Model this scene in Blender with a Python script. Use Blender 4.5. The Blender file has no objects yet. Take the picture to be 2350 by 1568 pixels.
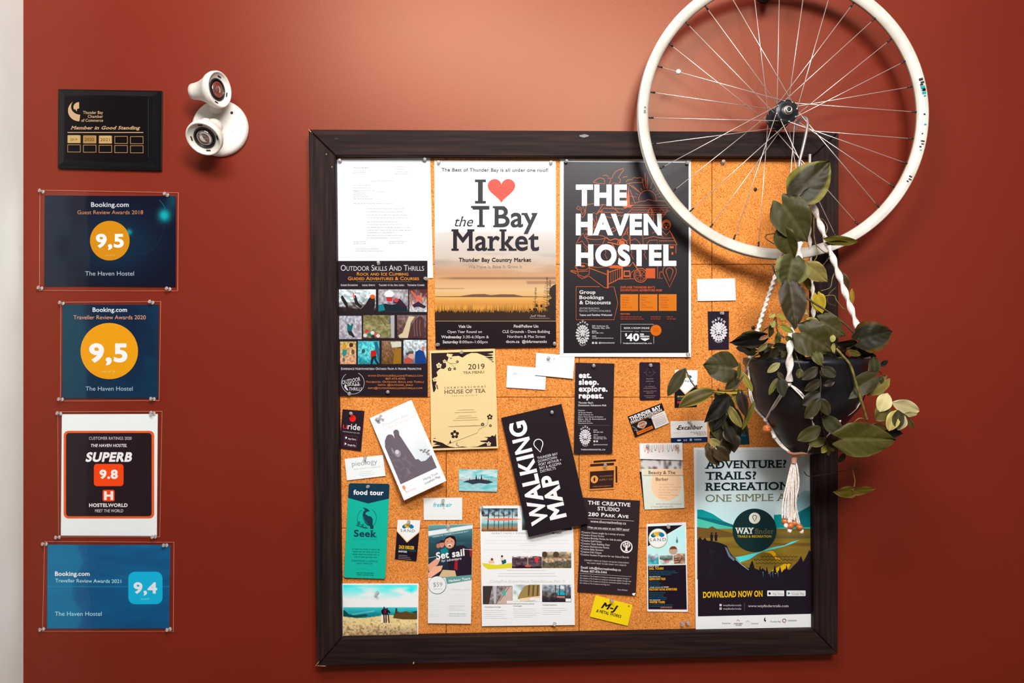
import bpy, math, random
import numpy as np
from mathutils import Vector, Matrix

# ------------------------------------------------------------------ camera, light, exposure
SC = bpy.context.scene
COL = SC.collection
D = 1.9            # camera distance from the red wall (m); 1 px of the 2350 px frame = 1 mm on the wall
CZ = 1.5           # camera height
cam_data = bpy.data.cameras.new('camera')
cam_data.sensor_width = 36.0
cam_data.lens = 36.0 * D / 2.35
cam_data.clip_start = 0.05
cam = bpy.data.objects.new('camera', cam_data)
cam.location = (0, -D, CZ)
cam.rotation_euler = (math.pi / 2, 0, 0)
COL.objects.link(cam)
SC.camera = cam
SC.view_settings.view_transform = 'Standard'
SC.view_settings.look = 'None'
SC.view_settings.exposure = -0.10
SC.view_settings.gamma = 1.0
SC.view_settings.use_curve_mapping = False
world = bpy.data.worlds.new('room_light'); SC.world = world
world.use_nodes = True
world.node_tree.nodes['Background'].inputs[0].default_value = (0.94, 0.98, 1.0, 1)
world.node_tree.nodes['Background'].inputs[1].default_value = 0.20


def area_light(name, loc, target, sx, sy, power, color):
    l = bpy.data.lights.new(name, 'AREA'); l.shape = 'RECTANGLE'
    l.size = sx; l.size_y = sy; l.energy = power; l.color = color
    o = bpy.data.objects.new(name, l); o.location = loc
    o.rotation_euler = (Vector(target) - Vector(loc)).to_track_quat('-Z', 'Y').to_euler()
    COL.objects.link(o)
    return o


area_light('ceiling_panel_light', (-0.30, -1.50, 2.82), (-0.12, 0.0, 1.95), 0.80, 0.45, 44, (1.0, 0.985, 0.97))
area_light('ceiling_panel_light', (0.55, -2.40, 2.82), (0.15, 0.0, 1.60), 0.70, 0.60, 98, (1.0, 0.985, 0.97))


# ------------------------------------------------------------------ helpers
def W(px, py, d=0.0):
    s = (1 - d / D) / 1000.0
    return Vector(((px - 1175) * s, -d, CZ + (784 - py) * s))


def lin1(c):
    c = max(0.0, min(1.0, c / 255.0))
    return c / 12.92 if c <= 0.04045 else ((c + 0.055) / 1.055) ** 2.4


def L(c):
    return (lin1(c[0]), lin1(c[1]), lin1(c[2]))


def illum(py):
    for (y0, v0), (y1, v1) in (((300, 1.95), (800, 1.34)), ((800, 1.34), (1250, 0.90)), ((1250, 0.90), (1500, 0.66))):
        if py <= y1: return v0 + (v1 - v0) * (max(py, y0) - y0) / (y1 - y0)
    return 0.66


def alb(c, py, k=0.97):
    i = illum(py)
    if min(c) > 242: return tuple(0.85 * v for v in L(c))
    return tuple(min(0.84, max(0.004, v * k - 0.006) / i) for v in L(c))


def tag(o, label=None, cat=None, group=None, kind=None):
    if label: o['label'] = label
    if cat: o['category'] = cat
    if group: o['group'] = group
    if kind: o['kind'] = kind
    return o


def thing(name, loc, label, cat, group=None):
    o = bpy.data.objects.new(name, None); COL.objects.link(o)
    o.location = loc; o.empty_display_size = 0.02
    return tag(o, label, cat, group)


def mk(name, verts, faces, mat, parent=None, smooth=False, cols=None, origin=None):
    """ONE mesh object; verts are world coordinates, stored relative to its origin"""
    if origin is None:
        if parent is not None:
            origin = Vector((0, 0, 0))
            p = parent
            while p is not None:
                origin += Vector(p.location); p = p.parent
        else:
            n = max(1, len(verts))
            origin = Vector((sum(v[0] for v in verts) / n, max(v[1] for v in verts) if verts else 0, min(v[2] for v in verts) if verts else 0))
    origin = Vector(origin)
    me = bpy.data.meshes.new(name)
    me.from_pydata([(v[0] - origin[0], v[1] - origin[1], v[2] - origin[2]) for v in verts], [], faces)
    me.update()
    if smooth:
        me.polygons.foreach_set('use_smooth', [True] * len(me.polygons))
    if cols is not None:
        a = me.color_attributes.new('ink', 'FLOAT_COLOR', 'POINT')
        a.data.foreach_set('color', [x for c in cols for x in (c[0], c[1], c[2], 1.0)])
    if isinstance(mat, (list, tuple)):
        for m in mat: me.materials.append(m)
    else:
        me.materials.append(mat)
    o = bpy.data.objects.new(name, me); COL.objects.link(o)
    if parent is not None:
        o.parent = parent
        po = Vector((0, 0, 0)); p = parent
        while p is not None:
            po += Vector(p.location); p = p.parent
        o.location = origin - po
    else:
        o.location = origin
    return o


# value noise
_rng = np.random.RandomState(7)
_NT = _rng.rand(64, 64)


def vn(x, y, seed=0):
    x += seed * 7.31; y += seed * 3.77
    xi = math.floor(x); yi = math.floor(y); fx = x - xi; fy = y - yi
    fx = fx * fx * (3 - 2 * fx); fy = fy * fy * (3 - 2 * fy)
    a = _NT[xi % 64, yi % 64]; b = _NT[(xi + 1) % 64, yi % 64]; c = _NT[xi % 64, (yi + 1) % 64]; d = _NT[(xi + 1) % 64, (yi + 1) % 64]
    return (a * (1 - fx) + b * fx) * (1 - fy) + (c * (1 - fx) + d * fx) * fy


def fbm(x, y, seed=0):
    return 0.55 * vn(x, y, seed) + 0.3 * vn(x * 2.1, y * 2.1, seed + 1) + 0.15 * vn(x * 4.3, y * 4.3, seed + 2)


def mix(a, b, t):
    t = max(0.0, min(1.0, t))
    return tuple(a[i] * (1 - t) + b[i] * t for i in range(3))


def ramp(stops, t):
    if t <= stops[0][0]: return stops[0][1]
    for (t0, c0), (t1, c1) in zip(stops, stops[1:]):
        if t <= t1:
            return mix(c0, c1, (t - t0) / max(1e-6, t1 - t0))
    return stops[-1][1]


# ------------------------------------------------------------------ materials
def mat(name, base=(0.5, 0.5, 0.5), rough=0.5, metal=0.0, spec=0.5, trans=0.0, coat=0.0, ior=1.45):
    m = bpy.data.materials.new(name); m.use_nodes = True
    b = m.node_tree.nodes['Principled BSDF']
    b.inputs['Base Color'].default_value = (*base, 1)
    b.inputs['Roughness'].default_value = rough
    b.inputs['Metallic'].default_value = metal
    b.inputs['Specular IOR Level'].default_value = spec
    b.inputs['Transmission Weight'].default_value = trans
    b.inputs['Coat Weight'].default_value = coat
    b.inputs['IOR'].default_value = ior
    return m


def nodes(m):
    nt = m.node_tree
    return nt, nt.nodes, nt.links, nt.nodes['Principled BSDF']


def add_noise(m, scale, detail, c1, c2, p1=0.35, p2=0.65, coords='Object', stretch=None, bump=0.0, bscale=None, bdist=0.001):
    nt, N, K, b = nodes(m)
    tc = N.new('ShaderNodeTexCoord'); mp = N.new('ShaderNodeMapping')
    if stretch: mp.inputs['Scale'].default_value = stretch
    K.new(tc.outputs[coords], mp.inputs[0])
    nz = N.new('ShaderNodeTexNoise'); nz.inputs['Scale'].default_value = scale; nz.inputs['Detail'].default_value = detail
    K.new(mp.outputs[0], nz.inputs['Vector'])
    cr = N.new('ShaderNodeValToRGB'); cr.color_ramp.elements[0].position = p1; cr.color_ramp.elements[1].position = p2
    cr.color_ramp.elements[0].color = (*c1, 1); cr.color_ramp.elements[1].color = (*c2, 1)
    K.new(nz.outputs['Fac'], cr.inputs[0]); K.new(cr.outputs[0], b.inputs['Base Color'])
    if bump:
        n2 = N.new('ShaderNodeTexNoise'); n2.inputs['Scale'].default_value = bscale or scale; n2.inputs['Detail'].default_value = 3
        K.new(mp.outputs[0], n2.inputs['Vector'])
        bp = N.new('ShaderNodeBump'); bp.inputs['Strength'].default_value = bump; bp.inputs['Distance'].default_value = bdist
        K.new(n2.outputs['Fac'], bp.inputs['Height']); K.new(bp.outputs[0], b.inputs['Normal'])
    return cr


M = {}
M['wall'] = mat('terracotta_wall_paint', rough=0.40, spec=0.62)
M['wall'].node_tree.nodes['Principled BSDF'].inputs['Specular Tint'].default_value = (1.0, 0.66, 0.42, 1)
add_noise(M['wall'], 3.0, 4, (0.162, 0.0125, 0.0055), (0.176, 0.0145, 0.0065), bump=0.16, bscale=230, bdist=0.0006)
M['white_wall'] = mat('white_wall_paint', L((222, 214, 203)), 0.6)
add_noise(M['white_wall'], 6, 3, L((226, 230, 224)), L((232, 236, 230)), bump=0.10, bscale=160, bdist=0.0006)
M['ceiling'] = mat('ceiling_paint', (0.8, 0.78, 0.74), 0.8)
add_noise(M['ceiling'], 30, 3, (0.76, 0.74, 0.70), (0.82, 0.80, 0.76), bump=0.1)
M['floor'] = mat('floor_boards', (0.25, 0.16, 0.10), 0.45)
add_noise(M['floor'], 6, 6, (0.16, 0.09, 0.05), (0.30, 0.19, 0.11), stretch=(1, 12, 1), bump=0.1)

# stained wood: dark grain running along the rail
for nm, st in (('wood_h', (1.2, 8, 26)), ('wood_v', (26, 8, 1.2))):
    m = mat('dark_stained_' + nm, rough=0.6, spec=0.12)
    cr = add_noise(m, 5.5, 8, L((20, 13, 14)), L((56, 36, 31)), 0.25, 0.80, stretch=st, bump=0.25, bscale=9, bdist=0.001)
    cr.color_ramp.elements.new(0.5).color = (*L((36, 24, 23)), 1)
    M[nm] = m
M['raw_wood'] = mat('raw_chipped_wood', L((196, 140, 100)), 0.8)
add_noise(M['raw_wood'], 300, 3, L((150, 100, 70)), L((205, 160, 120)))

# cork: orange ground with dark and pale granules
m = mat('cork', rough=0.85, spec=0.2)
nt, N, K, b = nodes(m)
tc = N.new('ShaderNodeTexCoord')
v1 = N.new('ShaderNodeTexVoronoi'); v1.inputs['Scale'].default_value = 420
v2 = N.new('ShaderNodeTexNoise'); v2.inputs['Scale'].default_value = 400; v2.inputs['Detail'].default_value = 3
v3 = N.new('ShaderNodeTexNoise'); v3.inputs['Scale'].default_value = 14; v3.inputs['Detail'].default_value = 3
for v in (v1, v2, v3): K.new(tc.outputs['Object'], v.inputs['Vector'])
c1 = N.new('ShaderNodeValToRGB')
e = c1.color_ramp.elements; e[0].position = 0.28; e[0].color = (*L((128, 64, 26)), 1); e[1].position = 0.72; e[1].color = (*L((238, 170, 98)), 1)
x = e.new(0.40); x.color = (*L((206, 122, 52)), 1)
x = e.new(0.56); x.color = (*L((224, 143, 68)), 1)
K.new(v2.outputs['Fac'], c1.inputs[0])
c2 = N.new('ShaderNodeValToRGB')
e = c2.color_ramp.elements; e[0].position = 0.0; e[0].color = (0.30, 0.22, 0.2, 1); e[1].position = 0.10; e[1].color = (1, 1, 1, 1)
K.new(v1.outputs['Color'], c2.inputs[0])
mx = N.new('ShaderNodeMix'); mx.data_type = 'RGBA'; mx.blend_type = 'MULTIPLY'; mx.inputs[0].default_value = 0.38
K.new(c1.outputs[0], mx.inputs[6]); K.new(c2.outputs[0], mx.inputs[7])
c3 = N.new('ShaderNodeValToRGB'); e = c3.color_ramp.elements
e[0].position = 0.3; e[0].color = (0.90, 0.88, 0.85, 1); e[1].position = 0.7; e[1].color = (1.05, 1.03, 1.0, 1)
K.new(v3.outputs['Fac'], c3.inputs[0])
m2 = N.new('ShaderNodeMix'); m2.data_type = 'RGBA'; m2.blend_type = 'MULTIPLY'; m2.inputs[0].default_value = 1
K.new(mx.outputs[2], m2.inputs[6]); K.new(c3.outputs[0], m2.inputs[7]); K.new(m2.outputs[2], b.inputs['Base Color'])
bp = N.new('ShaderNodeBump'); bp.inputs['Strength'].default_value = 0.5; bp.inputs['Distance'].default_value = 0.0008
K.new(v2.outputs['Fac'], bp.inputs['Height']); K.new(bp.outputs[0], b.inputs['Normal'])
M['cork'] = m


def ink_mat(name, rough, spec=0.5, coat=0.0):
    m = mat(name, rough=rough, spec=spec, coat=coat)
    nt, N, K, b = nodes(m)
    a = N.new('ShaderNodeAttribute'); a.attribute_name = 'ink'
    nz = N.new('ShaderNodeTexNoise'); nz.inputs['Scale'].default_value = 900
    tc = N.new('ShaderNodeTexCoord'); K.new(tc.outputs['Object'], nz.inputs['Vector'])
    cr = N.new('ShaderNodeValToRGB'); cr.color_ramp.elements[0].color = (0.96, 0.96, 0.96, 1); cr.color_ramp.elements[1].color = (1, 1, 1, 1)
    K.new(nz.outputs['Fac'], cr.inputs[0])
    x = N.new('ShaderNodeMix'); x.data_type = 'RGBA'; x.blend_type = 'MULTIPLY'; x.inputs[0].default_value = 1
    K.new(a.outputs['Color'], x.inputs[6]); K.new(cr.outputs[0], x.inputs[7]); K.new(x.outputs[2], b.inputs['Base Color'])
    return m


M['ink'] = ink_mat('printed_paper', 0.6, 0.13)
M['gloss'] = ink_mat('glossy_print', 0.32, 0.18)
M['leafmat'] = ink_mat('leaf_surface', 0.48, 0.28)
m = M['leafmat']; nt, N, K, b = nodes(m)
b.inputs['Sheen Weight'].default_value = 0.0

# clear film of the laminating pouches
m = bpy.data.materials.new('clear_pouch_film'); m.use_nodes = True
nt = m.node_tree; N = nt.nodes; K = nt.links; N.remove(N['Principled BSDF'])
tr = N.new('ShaderNodeBsdfTransparent'); gl = N.new('ShaderNodeBsdfGlossy'); gl.inputs['Roughness'].default_value = 0.06
fr = N.new('ShaderNodeFresnel'); fr.inputs['IOR'].default_value = 1.30
mxs = N.new('ShaderNodeMixShader'); K.new(fr.outputs[0], mxs.inputs[0]); K.new(tr.outputs[0], mxs.inputs[1]); K.new(gl.outputs[0], mxs.inputs[2])
K.new(mxs.outputs[0], N['Material Output'].inputs[0])
M['film'] = m
M['film_edge'] = mat('pouch_edge', L((225, 150, 125)), 0.3)  # salmon paints the bevel highlight of the clear film over the red wall
M['pin'] = mat('clear_plastic_pin', (0.93, 0.92, 0.90), 0.10, trans=0.82)
M['pin_needle'] = mat('pin_steel', (0.6, 0.6, 0.6), 0.3, 1.0)
M['black_pin'] = mat('black_plastic', (0.02, 0.018, 0.018), 0.3)
M['white_plastic'] = mat('white_plastic', L((236, 226, 215)), 0.42)
add_noise(M['white_plastic'], 40, 2, L((216, 210, 200)), L((224, 218, 209)))
M['bezel'] = mat('grey_bezel', L((200, 192, 180)), 0.4)
M['lamp_black'] = mat('lamp_black', (0.015, 0.013, 0.015), 0.35)
M['reflector'] = mat('lamp_reflector', (0.75, 0.70, 0.68), 0.15, 1.0)
M['lens'] = mat('lamp_lens', (0.75, 0.70, 0.66), 0.05, trans=0.7)
M['plaque'] = mat('black_lacquered_wood', L((14, 14, 18)), 0.22, spec=0.2)
M['plaque_face'] = mat('black_metal_plate', L((30, 24, 27)), 0.35)
M['gold'] = mat('gold_foil', L((240, 196, 140)), 0.45)
M['rim'] = mat('white_rim_paint', L((232, 224, 212)), 0.28)
M['rim_in'] = mat('worn_rim_channel', L((150, 128, 108)), 0.4)
add_noise(M['rim'], 25, 3, L((196, 189, 176)), L((212, 206, 194)))
M['spoke'] = mat('stainless_spoke', (0.92, 0.84, 0.80), 0.35, 0.75)
M['black_metal'] = mat('black_anodised', (0.012, 0.012, 0.015), 0.33)
M['steel'] = mat('brushed_steel', (0.42, 0.37, 0.35), 0.4, 0.7)
M['axle'] = mat('axle_steel', (0.6, 0.58, 0.55), 0.3, 1.0)
M['pot'] = mat('black_plastic_pot', L((20, 18, 24)), 0.38)
add_noise(M['pot'], 30, 3, L((16, 15, 20)), L((26, 24, 30)))
M['soil'] = mat('dark_soil', (0.02, 0.014, 0.01), 0.95)
add_noise(M['soil'], 160, 4, (0.008, 0.006, 0.004), (0.05, 0.035, 0.022), bump=0.6)
m = mat('cotton_cord', L((238, 226, 214)), 0.85, spec=0.2)
nt, N, K, b = nodes(m)
add_noise(m, 260, 3, L((214, 200, 188)), L((244, 236, 228)), bump=0.5, bscale=420, bdist=0.001)
M['cord'] = m
m = mat('wooden_bead', L((190, 100, 45)), 0.32)
add_noise(m, 60, 4, L((160, 74, 28)), L((214, 126, 62)), stretch=(1, 1, 4))
M['bead'] = m
M['tan_cord'] = mat('tan_cord_wrap', L((196, 142, 112)), 0.8)
M['stem'] = mat('green_stem', L((112, 98, 42)), 0.5)
add_noise(M['stem'], 90, 2, L((88, 74, 34)), L((134, 118, 56)))
M['vine'] = mat('dark_vine', L((64, 54, 34)), 0.5)
add_noise(M['vine'], 90, 2, L((48, 40, 26)), L((84, 70, 42)))
M['decal_black'] = mat('decal_black', (0.02, 0.02, 0.02), 0.4)
M['decal_teal'] = mat('decal_teal', L((20, 150, 150)), 0.4)
# ------------------------------------------------------------------ room shell
def quad_slab(name, x0, x1, y0, y1, z0, z1, m, kind='structure', parent=None):
    v = [(x, y, z) for x in (x0, x1) for y in (y0, y1) for z in (z0, z1)]
    f = [(0, 1, 3, 2), (4, 6, 7, 5), (0, 4, 5, 1), (2, 3, 7, 6), (0, 2, 6, 4), (1, 5, 7, 3)]
    o = mk(name, v, f, m, parent=parent, origin=((x0 + x1) / 2, (y0 + y1) / 2, z0))
    if kind: o['kind'] = kind
    return o


XL = (53.5 - 1175) / 1000.0
quad_slab('wall_back', XL, 3.2, 0.0, 0.12, 0.0, 2.9, M['wall'])
quad_slab('wall_left', XL - 0.14, XL, -0.30, 0.12, 0.0, 2.9, M['white_wall'])
quad_slab('floor', -3.2, 3.2, -3.4, 0.12, -0.06, 0.0, M['floor'])
quad_slab('ceiling', -3.2, 3.2, -3.4, 0.12, 2.9, 2.96, M['ceiling'])

# ------------------------------------------------------------------ cork board
DC, DF = 0.014, 0.036        # cork surface and frame front, metres off the wall
board = thing('cork_board', W(1317, 1517, 0.0), 'large square cork pin board in a dark stained mitred wood frame', 'pin board')
EX = [772, 1024, 1329, 1634, 1864]
EY = [358, 607, 912, 1213, 1466]
OX = [(708, 297), (1925, 303), (1923, 1503), (727, 1530)]
IX = [(769, 357), (1864, 361), (1868, 1446), (783, 1466)]
rnd = random.Random(3)


def slab_poly(pts, d_front, d_back, bev=0.0):
    """closed polygon extruded from d_back to d_front, with a small bevel on the front edge"""
    n = len(pts)
    P = [W(x, y, 0) for x, y in pts]
    c = sum(P, Vector()) / n
    v = []; f = []
    def at(d, inset):
        for i in range(n):
            a, b_, c_ = P[i - 1], P[i], P[(i + 1) % n]
            e1 = (b_ - a).normalized(); e2 = (c_ - b_).normalized()
            n1 = Vector((-e1.z, 0, e1.x)); n2 = Vector((-e2.z, 0, e2.x))
            if n1.dot(c - b_) < 0: n1 = -n1
            if n2.dot(c - b_) < 0: n2 = -n2
            k = (n1 + n2); k = k / max(0.4, k.dot(n1)) if k.length > 1e-6 else n1
            q = b_ + k * inset
            v.append((q.x, -d, q.z))
    at(d_back, 0)
    if bev > 0:
        at(d_front - bev, 0); at(d_front, bev)
        rings = 3
    else:
        at(d_front, 0); rings = 2
    for r in range(rings - 1):
        for i in range(n):
            j = (i + 1) % n
            f.append((r * n + i, r * n + j, (r + 1) * n + j, (r + 1) * n + i))
    f.append(tuple(range((rings - 1) * n, rings * n)))
    f.append(tuple(reversed(range(n))))
    return v, f


def persp(pts, d):
    """front-plane picture coordinates of a thing whose face stands d off the wall -> same silhouette on the wall plane"""
    s = 1 - d / D
    return [(1175 + (x - 1175) * s, 784 + (y - 784) * s) for x, y in pts]


def edge_y(x, top):
    a, b_ = (IX[0], IX[1]) if top else (IX[3], IX[2])
    return a[1] + (b_[1] - a[1]) * (x - a[0]) / (b_[0] - a[0])


for i in range(4):
    for j in range(4):
        g = 0.6
        pts = [(EX[i] + g, EY[j] + g), (EX[i + 1] - g, EY[j] + g), (EX[i + 1] - g, EY[j + 1] - g), (EX[i] + g, EY[j + 1] - g)]
        if i == 3: pts[1] = (1875, pts[1][1]); pts[2] = (1875, pts[2][1])
        if i == 0: pts[0] = (762, pts[0][1]); pts[3] = (776, pts[3][1])
        if j == 0: pts[0] = (pts[0][0], 350); pts[1] = (pts[1][0], 350)
        if j == 3: pts[2] = (pts[2][0], 1472); pts[3] = (pts[3][0], 1474)
        v, f = slab_poly(persp(pts, DC), DC + rnd.uniform(0, 0.0004), 0.004, 0.0006)
        mk('cork_tile', v, f, M['cork'], parent=board)
v, f = slab_poly(persp([(730, 320), (1905, 325), (1903, 1485), (745, 1505)], 0), 0.0045, 0.0005)
mk('backing_board', v, f, M['soil'], parent=board)
for k, nm in enumerate(('wood_h', 'wood_v', 'wood_h', 'wood_v')):
    a, b_ = k, (k + 1) % 4
    o1, o2, i2, i1 = OX[a], OX[b_], IX[b_], IX[a]
    def sh(p, q, t):
        l = math.hypot(q[0] - p[0], q[1] - p[1]); return (p[0] + (q[0] - p[0]) * t / l, p[1] + (q[1] - p[1]) * t / l)
    t = 0.9
    pts = [sh(o1, o2, t), sh(o2, o1, t), sh(i2, i1, t * 0.6), sh(i1, i2, t * 0.6)]
    dd = DF + (0.0, 0.0012, 0.0004, 0.0008)[k]
    v, f = slab_poly(persp(pts, dd), dd, 0.001, 0.0022)
    mk('frame_rail', v, f, M[nm], parent=board)
# chipped corners and knots
for (x, y, w_, h_, a_) in ((711, 300, 9, 2.2, 0.8), (749, 354, 3, 3, 0.3), (762, 383, 2.5, 4, 0.2), (728, 1524, 14, 1.5, -0.9), (738, 1529, 20, 1.2, 0.05), (949, 1522, 3, 6, 0.3)):
    pts = []
    for q in range(7):
        th = q / 7 * 2 * math.pi
        r = 1 + 0.25 * math.sin(q * 2.3)
        dx = math.cos(th) * w_ / 2 * r; dy = math.sin(th) * h_ / 2 * r
        pts.append((x + dx * math.cos(a_) - dy * math.sin(a_), y + dx * math.sin(a_) + dy * math.cos(a_)))
    v, f = slab_poly(persp(pts, DF + 0.0013), DF + 0.0015, DF - 0.001)
    mk('wood_chip', v, f, M['raw_wood'], parent=board)
for (x, y, w_, h_) in ((1340, 312, 22, 7), (1345, 1485, 30, 9), (772, 319, 12, 2)):
    pts = [(x + math.cos(q / 12 * 6.283) * w_ / 2 * (1 + .2 * math.sin(q * 3)), y + math.sin(q / 12 * 6.283) * h_ / 2 * (1 + .2 * math.cos(q * 2))) for q in range(12)]
    v, f = slab_poly(persp(pts, DF + 0.0013), DF + 0.00145, DF - 0.001)
    mk('wood_knot', v, f, M['plaque_face'], parent=board)

# ------------------------------------------------------------------ lettering
_font = None
_tc = {}
_cap = None


def _raw(s, res, sp, sc):
    cu = bpy.data.curves.new('t', 'FONT')
    cu.body = s; cu.size = 1.0; cu.space_character = sp
    cu.resolution_u = res
    cu.fill_mode = 'FRONT'
    if sc:
        cu.small_caps_scale = 0.78
        for i in range(len(s)):
            cu.body_format[i].use_small_caps = True
    ob = bpy.data.objects.new('t', cu)
    me = bpy.data.meshes.new_from_object(ob)
    vs = [(v.co.x, v.co.y) for v in me.vertices]
    fs = [tuple(p.vertices) for p in me.polygons]
    bpy.data.objects.remove(ob); bpy.data.meshes.remove(me); bpy.data.curves.remove(cu)
    return vs, fs


_XH = None


def glyphs(s, bold=0.0, shear=0.0, sp=1.0, sc=False, slab=0.0, res=3):
    """filled letters of the built-in font as flat polygons; bold adds a mitred rim, slab adds serif bars.
    returns points, sub-layer of each point, faces and the x extent"""
    global _cap, _XH
    key = (s, bold, shear, sp, sc, slab, res)
    if key in _tc: return _tc[key]
    if _cap is None:
        v, _ = _raw('H', 2, 1, False); _cap = max(q[1] for q in v) - min(q[1] for q in v)
        v, _ = _raw('x', 2, 1, False); _XH = max(q[1] for q in v)
    vs, fs = _raw(s, res, sp * (1 + max(0, bold) * 2.4), sc)
    zs = [0.0] * len(vs)
    de = {}
    for f in fs:
        for i in range(len(f)):
            de[(f[i], f[(i + 1) % len(f)])] = 1
    bd = [(a_, b_) for (a_, b_) in de if (b_, a_) not in de]
    nv, nz, nf = [], [], []
    if bold > 0:
        nxt = {}; prv = {}
        for a_, b_ in bd: nxt[a_] = b_; prv[b_] = a_
        def nrm(a_, b_):
            dx = vs[b_][0] - vs[a_][0]; dy = vs[b_][1] - vs[a_][1]; l = math.hypot(dx, dy) or 1e-9
            return dy / l, -dx / l
        off = {}
        for a_ in nxt:
            if a_ not in prv: continue
            n1 = nrm(prv[a_], a_); n2 = nrm(a_, nxt[a_])
            mx_, my_ = n1[0] + n2[0], n1[1] + n2[1]; d_ = mx_ * n1[0] + my_ * n1[1]
            k = bold / max(0.55, d_) if d_ > 0 else bold
            off[a_] = (vs[a_][0] + mx_ * k, vs[a_][1] + my_ * k)
        for q, (a_, b_) in enumerate(bd):
            if a_ in off and b_ in off:
                n = len(nv); z = -0.12 - 0.7 * ((q * 0.618) % 1)
                nv += [vs[a_], vs[b_], off[b_], off[a_]]; nz += [z] * 4; nf.append((n, n + 3, n + 2, n + 1))
    if slab:
        xs = _XH; asc = max(q[1] for q in vs) if vs else 1
        th = 0.055 + bold * 0.8
        for q, (a_, b_) in enumerate(bd):
            p, r = vs[a_], vs[b_]
            if abs(p[1] - r[1]) > 0.004 or abs(p[0] - r[0]) < 0.03: continue
            x0, x1, y = min(p[0], r[0]), max(p[0], r[0]), p[1]
            lv = None
            for lev, sg in ((0, 1), (_cap, -1), (xs, -1), (asc, -1)):
                if abs(y - lev) < 0.02: lv = (lev, sg)
            if lv is None: continue
            wdt = x1 - x0
            if wdt < 0.20: a0, a1 = x0 - slab - bold, x1 + slab + bold
            elif wdt < 0.62 and abs(y - xs) > 0.03: a0, a1 = x0 - slab * 0.8 - bold, x0 + 0.02
            else: continue
            if lv[1] < 0 and abs(lv[0] - _cap) > 0.02: a1 = x1
            y0 = y - bold * lv[1]; y2 = y0 + th * lv[1]
            n = len(nv); nv += [(a0, y0), (a1, y0), (a1, y2), (a0, y2)]; nz += [0.15 + 0.3 * ((q * .37) % 1)] * 4; nf.append((n, n + 1, n + 2, n + 3))
    n = len(vs)
    vs = vs + nv; zs = zs + nz; fs = fs + [tuple(i + n for i in f) for f in nf]
    if shear: vs = [(x + y * shear, y) for x, y in vs]
    xs_ = [q[0] for q in vs] or [0, 1]
    r = (vs, zs, fs, min(xs_), max(xs_))
    _tc[key] = r
    return r


# ------------------------------------------------------------------ printed sheets
STEP = 2.0e-5
ALLPINS = []


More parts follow.
